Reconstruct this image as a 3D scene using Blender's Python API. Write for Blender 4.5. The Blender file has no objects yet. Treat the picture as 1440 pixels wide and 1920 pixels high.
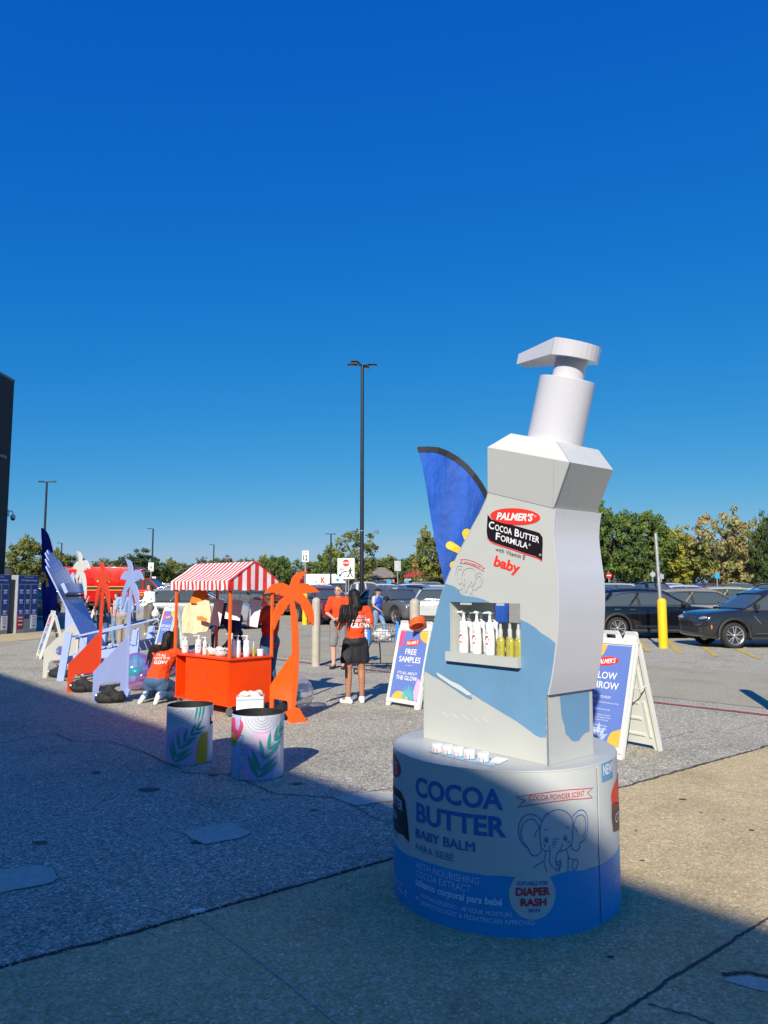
import bpy, bmesh, math, random
from mathutils import Vector, Matrix, geometry, noise
random.seed(7)
R=math.radians; PI=math.pi; sc=bpy.context.scene; COL=sc.collection
# ---------------- camera ----------------
F=1400.0; CH=1.7; PIT=math.atan(143/F)
cam_d=bpy.data.cameras.new('camera'); cam=bpy.data.objects.new('camera',cam_d); COL.objects.link(cam)
cam.location=(0,0,CH); cam.rotation_euler=(PI/2+PIT,0,0)
cam_d.sensor_fit='HORIZONTAL'; cam_d.sensor_width=36; cam_d.lens=36*F/1440; cam_d.clip_end=2500; cam_d.clip_start=.05
sc.camera=cam
# ---------------- sky, sun, exposure ----------------
SUN_EL=R(30.3); SUN_AZ=R(180+15)      # azimuth measured clockwise from +Y
wd=bpy.data.worlds.new('World'); sc.world=wd; wd.use_nodes=True
nt=wd.node_tree; bg=nt.nodes['Background']
sky=nt.nodes.new('ShaderNodeTexSky'); sky.sky_type='NISHITA'; sky.sun_disc=False
sky.sun_elevation=SUN_EL; sky.sun_rotation=SUN_AZ; sky.air_density=1.0; sky.dust_density=.1; sky.ozone_density=1.5; sky.altitude=300
# the phone's colour response on the sky's own light, channel by channel
sp_=nt.nodes.new('ShaderNodeSeparateColor'); cb_=nt.nodes.new('ShaderNodeCombineColor'); nt.links.new(sky.outputs[0],sp_.inputs[0])
for i,(p,k) in enumerate([(2.1,.0040),(.80,.089),(.25,.445)]):
    a=nt.nodes.new('ShaderNodeMath'); a.operation='POWER'; a.inputs[1].default_value=p; nt.links.new(sp_.outputs[i],a.inputs[0])
    m=nt.nodes.new('ShaderNodeMath'); m.operation='MULTIPLY'; m.inputs[1].default_value=k*10; nt.links.new(a.outputs[0],m.inputs[0])
    q=nt.nodes.new('ShaderNodeMath'); q.operation='MINIMUM'; q.inputs[1].default_value=(3.5,6.0,7.7)[i]; nt.links.new(m.outputs[0],q.inputs[0]); nt.links.new(q.outputs[0],cb_.inputs[i])
nt.links.new(cb_.outputs[0],bg.inputs['Color']); bg.inputs['Strength'].default_value=.074
sl=bpy.data.lights.new('sun','SUN'); sl.energy=5.0; sl.angle=R(.5); sl.color=(1,.925,.79)
so=bpy.data.objects.new('sun',sl); COL.objects.link(so); so.location=(-4,-14,30)
TS=Vector((math.sin(SUN_AZ)*math.cos(SUN_EL),math.cos(SUN_AZ)*math.cos(SUN_EL),math.sin(SUN_EL)))
so.rotation_euler=TS.to_track_quat('Z','Y').to_euler()
sc.view_settings.view_transform='Standard'; sc.view_settings.look='None'; sc.view_settings.exposure=.33; sc.view_settings.gamma=1
# ---------------- pixel helpers (1440x1920 photograph) ----------------
def ray(px,py):
    x=(px-720)/F; z=(960-py)/F
    return Vector((x, math.cos(PIT)-z*math.sin(PIT), math.sin(PIT)+z*math.cos(PIT)))
def G(px,py,z=0.0):
    d=ray(px,py); t=(z-CH)/d.z; return Vector((d.x*t,d.y*t,z))
def P(px,py,Y):
    d=ray(px,py); t=Y/d.y; return Vector((d.x*t,Y,CH+d.z*t))
def PL(px,py,p0,n):
    d=ray(px,py); o=Vector((0,0,CH)); t=(Vector(p0)-o).dot(n)/d.dot(n); return o+d*t
def gz(Y):
    return 0.0 if Y<28 else .0115*(Y-28)
def GX(px,Y):                      # ground point under a column of pixels at a given depth
    return Vector(((px-720)/F*Y,Y,gz(Y)))
# ---------------- materials ----------------
def lin(h):
    if isinstance(h,str):
        h=h.lstrip('#'); c=[int(h[i:i+2],16)/255 for i in (0,2,4)]
        return tuple(x/12.92 if x<.04045 else ((x+.055)/1.055)**2.4 for x in c)
    return tuple(h)
_M={}
def M(name,col='808080',rough=.5,metal=0,var=.05,vs=5,bump=0,bs=60,coat=0,spec=.5,trans=0,alpha=1,emit=0,stretch=None):
    if name in _M: return _M[name]
    m=bpy.data.materials.new(name); m.use_nodes=True; t=m.node_tree; b=t.nodes['Principled BSDF']; c=lin(col)
    b.inputs['Roughness'].default_value=rough; b.inputs['Metallic'].default_value=metal
    b.inputs['Specular IOR Level'].default_value=spec; b.inputs['Coat Weight'].default_value=coat; b.inputs['Coat Roughness'].default_value=.05
    b.inputs['Transmission Weight'].default_value=trans; b.inputs['Alpha'].default_value=alpha
    b.inputs['Base Color'].default_value=(*c,1)
    tc=t.nodes.new('ShaderNodeTexCoord'); mp=t.nodes.new('ShaderNodeMapping'); t.links.new(tc.outputs['Object'],mp.inputs[0])
    if stretch: mp.inputs['Scale'].default_value=stretch
    if var>0:
        n=t.nodes.new('ShaderNodeTexNoise'); n.inputs['Scale'].default_value=vs; n.inputs['Detail'].default_value=5; n.inputs['Roughness'].default_value=.65
        t.links.new(mp.outputs[0],n.inputs['Vector'])
        r=t.nodes.new('ShaderNodeValToRGB'); t.links.new(n.outputs['Fac'],r.inputs[0])
        r.color_ramp.elements[0].position=.3; r.color_ramp.elements[1].position=.7
        r.color_ramp.elements[0].color=(*[x*(1-var) for x in c],1); r.color_ramp.elements[1].color=(*[min(1,x*(1+var)) for x in c],1)
        t.links.new(r.outputs[0],b.inputs['Base Color'])
        rr=t.nodes.new('ShaderNodeMapRange'); t.links.new(n.outputs['Fac'],rr.inputs[0]); rr.inputs[1].default_value=.3; rr.inputs[2].default_value=.7
        rr.inputs[3].default_value=max(0,rough-.06); rr.inputs[4].default_value=min(1,rough+.08); t.links.new(rr.outputs[0],b.inputs['Roughness'])
    if bump>0:
        n2=t.nodes.new('ShaderNodeTexNoise'); n2.inputs['Scale'].default_value=bs; n2.inputs['Detail'].default_value=4
        t.links.new(mp.outputs[0],n2.inputs['Vector'])
        bp=t.nodes.new('ShaderNodeBump'); bp.inputs['Strength'].default_value=bump; bp.inputs['Distance'].default_value=min(.05,max(.008,.5/bs))
        t.links.new(n2.outputs['Fac'],bp.inputs['Height']); t.links.new(bp.outputs[0],b.inputs['Normal'])
    if emit: b.inputs['Emission Color'].default_value=(*c,1); b.inputs['Emission Strength'].default_value=emit
    _M[name]=m; return m
# ---------------- mesh builder ----------------
def wm(o):
    m=Matrix.LocRotScale(o.location,o.rotation_euler,o.scale)
    return wm(o.parent)@m if o.parent else m
def tri(polys):
    vs=[[Vector((p[0],p[1],0)) for p in q] for q in polys]
    flat=[v for q in vs for v in q]
    out=[]
    for a,b,c in geometry.tessellate_polygon(vs):
        ar=(flat[b]-flat[a]).cross(flat[c]-flat[a]).z
        if abs(ar)<1e-12: continue
        out.append((a,b,c) if ar>0 else (a,c,b))
    return [(v.x,v.y) for v in flat],out
def strips(pts,tris,w):
    """cut triangles into vertical strips of width w so that they can be bent round a cylinder"""
    V=[];Fc=[]
    for t in tris:
        p=[pts[i] for i in t]; x0=min(q[0] for q in p); x1=max(q[0] for q in p)
        k=math.floor(x0/w)
        while k*w<x1:
            poly=p
            for lim,sg in ((k*w,1),((k+1)*w,-1)):
                o=[]
                for i in range(len(poly)):
                    a=poly[i]; b=poly[(i+1)%len(poly)]; da=(a[0]-lim)*sg; db=(b[0]-lim)*sg
                    if da>=0: o.append(a)
                    if (da>=0)!=(db>=0) and abs(da-db)>1e-12:
                        u=da/(da-db); o.append((a[0]+(b[0]-a[0])*u,a[1]+(b[1]-a[1])*u))
                poly=o
                if len(poly)<3: break
            if len(poly)>=3:
                i=len(V); V+=poly; Fc.append(tuple(range(i,i+len(poly))))
            k+=1
    return V,Fc
_TX={}
def text2d(s,size=1,bold=0,shear=0,space=1,small=None):
    key=(s,bold,shear,space)
    if key not in _TX:
        cu=bpy.data.curves.new('t','FONT'); cu.body=s; cu.size=1; cu.offset=bold; cu.shear=shear; cu.space_character=space; cu.resolution_u=3; cu.fill_mode='FRONT'
        ob=bpy.data.objects.new('t',cu); COL.objects.link(ob); dg=bpy.context.evaluated_depsgraph_get(); dg.update()
        me=bpy.data.meshes.new_from_object(ob.evaluated_get(dg)); 
        vs=[(v.co.x,v.co.y) for v in me.vertices]; fs=[tuple(p.vertices) for p in me.polygons]
        bpy.data.objects.remove(ob); bpy.data.curves.remove(cu); bpy.data.meshes.remove(me)
        out=[]
        for f in fs:
            a,b,c=[Vector(vs[i]) for i in f[:3]]
            for k in range(1,len(f)-1):
                t=(f[0],f[k],f[k+1]); A,B,C=[vs[i] for i in t]
                cr=(B[0]-A[0])*(C[1]-A[1])-(B[1]-A[1])*(C[0]-A[0])
                if abs(cr)>1e-12: out.append(t if cr>0 else (t[0],t[2],t[1]))
        _TX[key]=(vs,out)
    vs,fs=_TX[key]
    return [(x*size,y*size) for x,y in vs],fs
class MB:
    def __init__(s): s.v=[];s.f=[];s.m=[];s.sm=[];s.mats=[]
    def mi(s,m):
        if m not in s.mats: s.mats.append(m)
        return s.mats.index(m)
    def add(s,vs,fs,mat,smooth=False,X=None):
        o=len(s.v); k=s.mi(mat)
        for v in vs:
            v=Vector(v); s.v.append(X@v if X is not None else v)
        for f in fs: s.f.append(tuple(i+o for i in f)); s.m.append(k); s.sm.append(smooth)
        return s
    def box(s,c,d,mat,rz=0,X=None,bev=0,rot=None):
        T=Matrix.Translation(Vector(c))@(rot if rot is not None else Matrix.Rotation(rz,4,'Z'))
        if X is not None: T=X@T
        if bev>0:
            bm=bmesh.new(); bmesh.ops.create_cube(bm,size=1)
            for v in bm.verts: v.co=Vector((v.co.x*d[0],v.co.y*d[1],v.co.z*d[2]))
            bmesh.ops.bevel(bm,geom=bm.edges[:],offset=bev,segments=2,affect='EDGES',profile=.6)
            bm.verts.index_update(); s.add([v.co.copy() for v in bm.verts],[[v.index for v in f.verts] for f in bm.faces],mat,True if bev>.02 else False,T); bm.free(); return s
        x,y,z=d[0]/2,d[1]/2,d[2]/2
        vs=[(-x,-y,-z),(x,-y,-z),(x,y,-z),(-x,y,-z),(-x,-y,z),(x,-y,z),(x,y,z),(-x,y,z)]
        return s.add(vs,[(0,3,2,1),(4,5,6,7),(0,1,5,4),(1,2,6,5),(2,3,7,6),(3,0,4,7)],mat,False,T)
    def tube(s,pts,r,mat,n=8,caps=True,smooth=True,X=None,flat=1.0,ref=None):
        pts=[Vector(p) for p in pts]; N=len(pts); rs=r if isinstance(r,(list,tuple)) else [r]*N
        vs=[];fs=[]; up=None
        for i,p in enumerate(pts):
            t=(pts[min(i+1,N-1)]-pts[max(i-1,0)]).normalized()
            if up is None:
                up=Vector(ref) if ref else (Vector((0,0,1)) if abs(t.z)<.9 else Vector((1,0,0)))
            a=t.cross(up)
            if a.length<1e-6: a=t.orthogonal()
            a.normalize(); up=a.cross(t).normalized()
            for k in range(n):
                an=2*PI*k/n; vs.append(p+a*math.cos(an)*rs[i]+up*math.sin(an)*rs[i]*flat)
        for i in range(N-1):
            for k in range(n): fs.append((i*n+k,i*n+(k+1)%n,(i+1)*n+(k+1)%n,(i+1)*n+k))
        s.add(vs,fs,mat,smooth,X)
        if caps:
            s.add(vs[:n],[tuple(range(n))[::-1]],mat,False,X); s.add(vs[-n:],[tuple(range(n))],mat,False,X)
        return s
    def cyl(s,c,r,h,mat,n=24,r2=None,X=None,caps=True,bev=0):
        r2=r if r2 is None else r2
        if bev: prof=[(0,0),(r-bev,0),(r,bev),(r2,h-bev),(r2-bev,h),(0,h)]
        else: prof=[(0,0),(r,0),(r2,h),(0,h)] if caps else [(r,0),(r2,h)]
        T=Matrix.Translation(Vector(c)); 
        return s.lathe(prof,mat,n,(X@T) if X is not None else T,sharp=True)
    def lathe(s,prof,mat,n=24,X=None,smooth=True,a0=0,a1=2*PI,sharp=False,sy=1.0):
        full=abs(a1-a0-2*PI)<1e-6; k=n if full else n+1
        segs=[prof] if not sharp else [prof[i:i+2] for i in range(len(prof)-1)]
        for pr in segs:
            vs=[];fs=[]
            for (r,z) in pr:
                for j in range(k):
                    a=a0+(a1-a0)*j/n; vs.append((r*math.cos(a),r*math.sin(a)*sy,z))
            for i in range(len(pr)-1):
                for j in range(n):
                    j2=(j+1)%k
                    q=[i*k+j,i*k+j2,(i+1)*k+j2,(i+1)*k+j]
                    if pr[i][0]<1e-7: q=[q[0],q[2],q[3]]
                    elif pr[i+1][0]<1e-7: q=[q[0],q[1],q[2]]
                    fs.append(tuple(q))
            s.add(vs,fs,mat,smooth,X)
        return s
    def ell(s,c,r,mat,n=16,m=10,X=None,rot=None):
        T=Matrix.Translation(Vector(c))@(rot if rot is not None else Matrix())@Matrix.Diagonal((r[0],r[1],r[2],1))
        if X is not None: T=X@T
        return s.lathe([(math.sin(PI*i/m) if 0<i<m else 0,-math.cos(PI*i/m)) for i in range(m+1)],mat,n,T)
    def prism(s,poly,th,mat,X=None,holes=(),side=None):
        pts,ts=tri([poly]+list(holes)); side=side or mat
        s.add([(x,y,0) for x,y in pts],ts,mat,False,X)
        s.add([(x,y,-th) for x,y in pts],[t[::-1] for t in ts],mat,False,X)
        for q in [poly]+list(holes):
            n=len(q); ar=sum(q[i][0]*q[(i+1)%n][1]-q[(i+1)%n][0]*q[i][1] for i in range(n))
            hole=q is not poly; vs=[(x,y,0) for x,y in q]+[(x,y,-th) for x,y in q]
            fs=[(i,i+n,(i+1)%n+n,(i+1)%n) for i in range(n)]
            if (ar<0)!=hole: fs=[f[::-1] for f in fs]
            s.add(vs,fs,side,False,X)
        return s
    def sheet(s,poly,mat,fn,holes=(),w=None):
        pts,ts=tri([poly]+list(holes))
        if w: pts,ts=strips(pts,ts,w)
        return s.add([fn(x,y) for x,y in pts],ts,mat)
    def text(s,t,mat,fn,box=None,h=None,at=(0,0),bold=0,shear=0,align='L',w=None,rot=0,sx=1,arc=None,space=1):
        """box=(x0,y0,x1,y1): fit the ink exactly; else cap height h at point"""
        vs,fs=text2d(t,1,bold,shear,space)
        if not vs: return s
        x0=min(v[0] for v in vs);x1=max(v[0] for v in vs);y0=min(v[1] for v in vs);y1=max(v[1] for v in vs)
        if box: vs=[(box[0]+(x-x0)/(x1-x0)*(box[2]-box[0]),box[1]+(y-y0)/(y1-y0)*(box[3]-box[1])) for x,y in vs]
        else:
            k=h/.73; dx={'L':0,'C':-(x0+x1)/2,'R':-x1}[align]; c,sn=math.cos(rot),math.sin(rot)
            vs=[((x+dx)*k*sx,y*k) for x,y in vs]; vs=[(at[0]+x*c-y*sn,at[1]+x*sn+y*c) for x,y in vs]
        if arc: vs=[(x,y+arc(x)) for x,y in vs]
        if w: vs,fs=strips(vs,fs,w)
        return s.add([fn(x,y) for x,y in vs],fs,mat)
    def line(s,pts,wd,mat,fn,closed=False,sub=.03):
        q=[]; n=len(pts)
        for i in range(n if closed else n-1):
            a=Vector(pts[i][:2]);c=Vector(pts[(i+1)%n][:2]); k=max(1,int((c-a).length/sub)) if sub else 1
            q+=[a.lerp(c,j/k) for j in range(k)]
        if not closed: q.append(Vector(pts[-1][:2]))
        n=len(q); vs=[];fs=[]
        for i,p in enumerate(q):
            a=q[(i-1)%n] if (closed or i>0) else None; b=q[(i+1)%n] if (closed or i<n-1) else None
            d1=(p-a) if a is not None else (b-p); d2=(b-p) if b is not None else d1
            if d1.length<1e-9: d1=d2
            if d2.length<1e-9: d2=d1
            if d1.length<1e-9: d1=d2=Vector((1,0))
            d1=d1.normalized(); d2=d2.normalized(); t=d1+d2
            if t.length<1e-3: t=d1.copy()
            t.normalize(); nn=Vector((-t.y,t.x)); k=wd/2/max(.45,abs(t.dot(d1)))
            vs+=[fn(*(p-nn*k)),fn(*(p+nn*k))]
        m=n if closed else n-1
        for i in range(m):
            j=(i+1)%n; fs.append((i*2,j*2,j*2+1,i*2+1))
        return s.add(vs,fs,mat)
    def mesh(s,name):
        me=bpy.data.meshes.new(name); me.from_pydata([tuple(v) for v in s.v],[],s.f)
        for m in s.mats: me.materials.append(m)
        me.polygons.foreach_set('material_index',s.m); me.polygons.foreach_set('use_smooth',s.sm); me.update(); return me
    def build(s,name,parent=None,world=False,loc=None,rz=0):
        me=s.mesh(name); o=bpy.data.objects.new(name,me); COL.objects.link(o)
        if parent is not None:
            o.parent=parent
            if world: me.transform(wm(parent).inverted())
        if loc is not None:
            o.location=loc; o.rotation_euler=(0,0,rz)
            if world: me.transform(wm(o).inverted())
        return o
def smooth_curve(pts,n=6,closed=False):
    out=[]; N=len(pts); P_=[Vector((*p,)) for p in pts]; rg=range(N if closed else N-1)
    for i in rg:
        if closed: a,b,c,d=P_[(i-1)%N],P_[i],P_[(i+1)%N],P_[(i+2)%N]
        else: a,b,c,d=P_[max(i-1,0)],P_[i],P_[i+1],P_[min(i+2,N-1)]
        for k in range(n):
            t=k/n; out.append(tuple(.5*((2*b)+(-a+c)*t+(2*a-5*b+4*c-d)*t*t+(-a+3*b-3*c+d)*t**3)))
    if not closed: out.append(tuple(P_[-1]))
    return out
# ---------------- scene objects ----------------
def thing(name,label,cat,loc=(0,0,0),rz=0,group=None):
    o=bpy.data.objects.new(name,None); COL.objects.link(o); o.empty_display_size=.2
    o.location=loc; o.rotation_euler=(0,0,rz); return tag(o,label,cat,group)
def tag(o,label,cat,group=None):
    o['label']=label; o['category']=cat
    if group: o['group']=group
    return o
def struct(o,kind='structure'): o['kind']=kind; return o
def kids(o): return [c for c in bpy.data.objects if c.parent==o]
def dup(o,parent=None,loc=None,rz=None,label=None,scale=None):
    c=o.copy(); COL.objects.link(c); c.parent=parent
    if loc is not None: c.location=loc
    if rz is not None: c.rotation_euler=(0,0,rz)
    if scale is not None: c.scale=(scale,)*3
    if label: c['label']=label
    for k in kids(o): dup(k,c)
    return c
def organic(name,prims,voxel,mat,parent=None,world=False,sm=4,loc=None,warp=None):
    """tapered limbs and ellipsoids melted into ONE continuous skin"""
    b=MB()
    for p in prims:
        if p[0]=='c':
            _,a,c,r0,r1=p[:5]; a=Vector(a);c=Vector(c); fl=p[5] if len(p)>5 else 1
            d=(c-a); L=d.length; k=5; pts=[a-d/L*r0*math.cos(PI/2*i/k) for i in range(k)]+[a,c]+[c+d/L*r1*math.sin(PI/2*i/k) for i in range(1,k+1)]
            rs=[max(.001,r0*math.sin(PI/2*i/k)) for i in range(k)]+[r0,r1]+[max(.001,r1*math.cos(PI/2*i/k)) for i in range(1,k+1)]
            b.tube(pts,rs,mat,12,True,True,None,fl,p[6] if len(p)>6 else None)
        elif p[0]=='e': b.ell(p[1],p[2],mat,18,12,rot=p[3] if len(p)>3 else None)
        elif p[0]=='m': b.add(p[1],p[2],mat)
    me=b.mesh('tmp')
    bm=bmesh.new(); bm.from_mesh(me); bmesh.ops.remove_doubles(bm,verts=bm.verts,dist=1e-5); bmesh.ops.recalc_face_normals(bm,faces=bm.faces); bm.to_mesh(me); bm.free()
    o=bpy.data.objects.new('tmp',me); COL.objects.link(o)
    md=o.modifiers.new('r','REMESH'); md.mode='VOXEL'; md.voxel_size=voxel; md.use_smooth_shade=True
    if sm: s2=o.modifiers.new('s','SMOOTH'); s2.iterations=sm; s2.factor=.5
    dg=bpy.context.evaluated_depsgraph_get(); dg.update()
    m2=bpy.data.meshes.new_from_object(o.evaluated_get(dg)); bpy.data.objects.remove(o); bpy.data.meshes.remove(me)
    m2.materials.clear(); m2.materials.append(mat); m2.name=name
    if warp:
        for v in m2.vertices: v.co=Vector(warp(v.co))
    m2.polygons.foreach_set('use_smooth',[True]*len(m2.polygons))
    ob=bpy.data.objects.new(name,m2); COL.objects.link(ob)
    if parent is not None:
        ob.parent=parent
        if world: m2.transform(wm(parent).inverted())
    elif loc is not None:
        ob.location=loc
        if world: m2.transform(wm(ob).inverted())
    return ob
def frame(o,xd,yd):            # matrix with origin o, x along xd, y along yd, z = normal
    x=Vector(xd).normalized(); z=x.cross(Vector(yd)).normalized(); y=z.cross(x)
    return Matrix(((x.x,y.x,z.x,o[0]),(x.y,y.y,z.y,o[1]),(x.z,y.z,z.z,o[2]),(0,0,0,1)))
# ================= setting =================
def ground_mat(name,c1,c2,dark,light,big,agg=90,bump=.5,tint=None,rough=.9):
    m=bpy.data.materials.new(name); m.use_nodes=True; t=m.node_tree; N=t.nodes; L=t.links; b=N['Principled BSDF']
    tc=N.new('ShaderNodeTexCoord')
    def noi(s,d=4,r=.6):
        n=N.new('ShaderNodeTexNoise'); n.inputs['Scale'].default_value=s; n.inputs['Detail'].default_value=d; n.inputs['Roughness'].default_value=r; L.new(tc.outputs['Object'],n.inputs['Vector']); return n.outputs['Fac']
    def ramp(f,a,b_,ca,cb):
        r=N.new('ShaderNodeValToRGB'); L.new(f,r.inputs[0]); r.color_ramp.elements[0].position=a; r.color_ramp.elements[1].position=b_; r.color_ramp.elements[0].color=(*lin(ca),1); r.color_ramp.elements[1].color=(*lin(cb),1); return r.outputs[0]
    def mix(f,a,b_,ty='MIX'):
        x=N.new('ShaderNodeMix'); x.data_type='RGBA'; x.blend_type=ty
        if isinstance(f,float): x.inputs[0].default_value=f
        else: L.new(f,x.inputs[0])
        L.new(a,x.inputs[6]); L.new(b_,x.inputs[7]); return x.outputs[2]
    base=ramp(noi(.35,6,.7),.38,.64,c1,c2)
    base=mix(.55,base,ramp(noi(2.6,5,.7),.35,.7,c1,c2))
    v=N.new('ShaderNodeTexVoronoi'); v.inputs['Scale'].default_value=agg; L.new(tc.outputs['Object'],v.inputs['Vector'])
    sp=N.new('ShaderNodeSeparateColor'); L.new(v.outputs['Color'],sp.inputs[0])
    base=mix(.5 if agg<100 else .35,base,ramp(sp.outputs[0],.1,.95,dark,light))
    hi=ramp(sp.outputs[1],.93,.95,(0,0,0),(1,1,1)); l2=N.new('ShaderNodeRGB'); l2.outputs[0].default_value=(*lin(light),1); base=mix(hi,base,l2.outputs[0])
    st=ramp(noi(.9,3,.5),.52,.62,(1,1,1),big); base=mix(1.0,base,st,'MULTIPLY')
    n5=ramp(noi(14,4,.7),.4,.65,(.90,.90,.90),(1.08,1.08,1.08)); base=mix(1.0,base,n5,'MULTIPLY')
    L.new(base,b.inputs['Base Color']); b.inputs['Roughness'].default_value=rough; b.inputs['Specular IOR Level'].default_value=.3
    bp=N.new('ShaderNodeBump'); bp.inputs['Strength'].default_value=bump; bp.inputs['Distance'].default_value=.006
    L.new(sp.outputs[2],bp.inputs['Height']); bp2=N.new('ShaderNodeBump'); bp2.inputs['Strength'].default_value=.35; bp2.inputs['Distance'].default_value=.03
    L.new(noi(22,5,.8),bp2.inputs['Height']); L.new(bp.outputs[0],bp2.inputs['Normal']); L.new(bp2.outputs[0],b.inputs['Normal'])
    return m
m_asph=ground_mat('asphalt',(.35,.325,.235),(.46,.43,.31),(.085,.08,.06),(.88,.80,.64),(.86,.87,.88),75,.7)
m_road=ground_mat('road_asphalt',(.385,.34,.24),(.47,.43,.30),(.24,.22,.16),(.58,.53,.39),(.9,.9,.9),140,.35)
m_conc=ground_mat('concrete',(.47,.35,.155),(.70,.54,.255),(.36,.275,.13),(.80,.66,.45),(.86,.86,.86),85,.4)
m_patch=ground_mat('patch_concrete',(.50,.49,.40),(.60,.58,.48),(.42,.41,.35),(.68,.66,.56),(.95,.95,.95),150,.15)
m_lotg=ground_mat('lot_asphalt',(.37,.33,.235),(.46,.42,.295),(.24,.23,.17),(.52,.49,.38),(.85,.85,.85),60,.3)
m_crack=M('crack_dark',(.06,.052,.045),.95,var=0); m_grass=M('grass_ground',(.07,.085,.03),.95,var=.5,vs=.7)
m_yel=M('yellow_paint',(.62,.42,.06),.8,var=.35,vs=9); m_red=M('red_paint',(.34,.06,.07),.85,var=.35,vs=9)
ys=[-60,-20,0,10,20,28,40,60,80,100,120,132,150,200,400,2400]; xs=[-2400,-200,-60,-20,0,20,60,200,2400]
def gzz(y): return gz(min(y,132))
b=MB(); V=[(x,y,gzz(y)) for y in ys for x in xs]; nx=len(xs); b.add(V,[(j*nx+i,j*nx+i+1,(j+1)*nx+i+1,(j+1)*nx+i) for j in range(len(ys)-1) for i in range(nx-1)],m_asph)
struct(b.build('ground'))
def flat(name,pts,z,mat,kind='structure'):
    b=MB(); b.sheet([(p[0],p[1]) for p in pts],mat,lambda x,y:(x,y,z)); return struct(b.build(name),kind)
def band(name,y0,y1,mat,dz=.004,x0=-90,x1=90,n=None):
    yy=[y0]+[y for y in ys if y0<y<y1]+[y1]; b=MB()
    b.add([(x,y,gzz(y)+dz) for y in yy for x in (x0,x1)],[(2*i,2*i+1,2*i+3,2*i+2) for i in range(len(yy)-1)],mat); return struct(b.build(name))
# driving lane beyond the red line runs at 45 degrees, the car park beyond it
e=Vector((.70,-.715)); en=Vector((.715,.70)); r0=Vector(G(740,1262)[:2])
def along(t,o): p=r0+e*t+en*o; return (p.x,p.y)
flat('road',[along(-40,.6),along(25,.6),along(25,5.2),along(-40,5.2)],.0060,m_road)
band('parking_lot',26,124,m_lotg,.0025)
band('grass_verge',124,2400,m_grass,.3,-2300,2300)
def jag(a,c,n,amp,seed=0):
    rnd=random.Random(seed); a=Vector(a);c=Vector(c); d=(c-a); nn=Vector((-d.y,d.x)).normalized(); o=[]
    for i in range(n+1):
        p=a+d*i/n; o.append(tuple(p+nn*(noise.noise((p.x*1.3,p.y*1.3,seed))*amp*1.5+rnd.uniform(-1,1)*amp*.5)))
    return o
# pavement near the camera
E0=G(0,1820).xy; E1=G(735,1613).xy; E2=G(1165,1478).xy; E3=G(1440,1400).xy
L0=E0+(E0-E1).normalized()*14; L3=E3+(E3-E2).normalized()*9
edge=jag(L0,E0,60,.012,1)+jag(E0,E1,110,.016,2)[1:]+jag(E1,E2,80,.016,3)[1:]+jag(E2,E3,70,.02,4)[1:]+jag(E3,L3,60,.02,5)[1:]
flat('pavement',edge+[(20,2),(20,-20),(-9.5,-20),(-15,-6)],.006,m_conc)
b=MB()
n_=len(edge); 
for i in range(n_-1):
    p=Vector(edge[i]);q=Vector(edge[i+1]); d=(q-p).normalized(); nn=Vector((-d.y,d.x))
    w1=.022+.018*noise.noise((p.x*4,p.y*4,3)); w2=.022+.018*noise.noise((q.x*4,q.y*4,3))
    b.add([(*(p-nn*.01),.0075),(*(q-nn*.01),.0075),(*(q+nn*w2),.0075),(*(p+nn*w1),.0075)],[(0,1,2,3)],m_crack)
struct(b.build('pavement_edge_gap'))
def crack(pts,w,mat,z,sub=10,seed=0,px=True,amp=.02):
    P_=[G(*p).xy if px else Vector(p) for p in pts]; out=[]
    for i in range(len(P_)-1): out+=jag(P_[i],P_[i+1],sub,amp,seed+i)[:-1]
    out.append(tuple(P_[-1])); b=MB(); n=len(out); vs=[];fs=[]
    for i in range(n):
        a=Vector(out[max(i-1,0)]);c=Vector(out[min(i+1,n-1)]); t=(c-a).normalized(); nn=Vector((-t.y,t.x)); k=w*(.5+.45*noise.noise((i*.6,seed,0)))
        p=Vector(out[i]); vs+=[(*(p-nn*k),z),(*(p+nn*k),z)]
    fs=[(2*i,2*i+2,2*i+3,2*i+1) for i in range(n-1)]; b.add(vs,fs,mat); return b
m_crk2=M('crack_soft',(.13,.115,.095),.95,var=.3,vs=20)
for i,(pts,w) in enumerate([([(0,1394),(60,1382),(105,1376),(135,1390),(210,1391),(262,1408),(345,1448),(430,1452),(520,1490),(627,1497)],.03),
      ([(690,1486),(740,1478)],.02),([(590,1353),(640,1348),(700,1350),(790,1338)],.016),([(590,1420),(690,1400),(740,1402)],.012),
      ([(0,1340),(60,1352),(120,1372)],.012),([(660,1510),(690,1530),(735,1545)],.018),([(270,1480),(282,1468),(300,1455)],.01),
      ([(1235,1388),(1300,1372),(1380,1368),(1440,1352)],.012),([(620,1310),(680,1330),(730,1318)],.01)]):
    struct(crack(pts,w*.5,m_crk2,.0055,12,i).build('asphalt_crack'))
m_joint=M('joint_light',(.42,.42,.40),.9,var=.2,vs=30); m_jd=M('joint_dark',(.07,.065,.06),.95,var=.2)
struct(crack([(362,1716),(450,1778),(530,1840),(640,1930)],.008,m_joint,.010,8,21,amp=.003).build('pavement_joint'))
struct(crack([(1120,1930),(1250,1845),(1380,1762),(1450,1720)],.014,m_jd,.010,14,22,amp=.008).build('pavement_joint'))
struct(crack([(1162,1651),(1260,1692),(1400,1738)],.006,m_joint,.010,8,23,amp=.002).build('pavement_joint'))
struct(crack([(1240,1459),(1340,1478),(1460,1502)],.006,m_joint,.010,8,24,amp=.002).build('pavement_joint'))
struct(crack([(1215,1885),(1290,1905),(1340,1925)],.008,m_jd,.0105,8,25,amp=.01).build('pavement_crack'))
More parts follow.
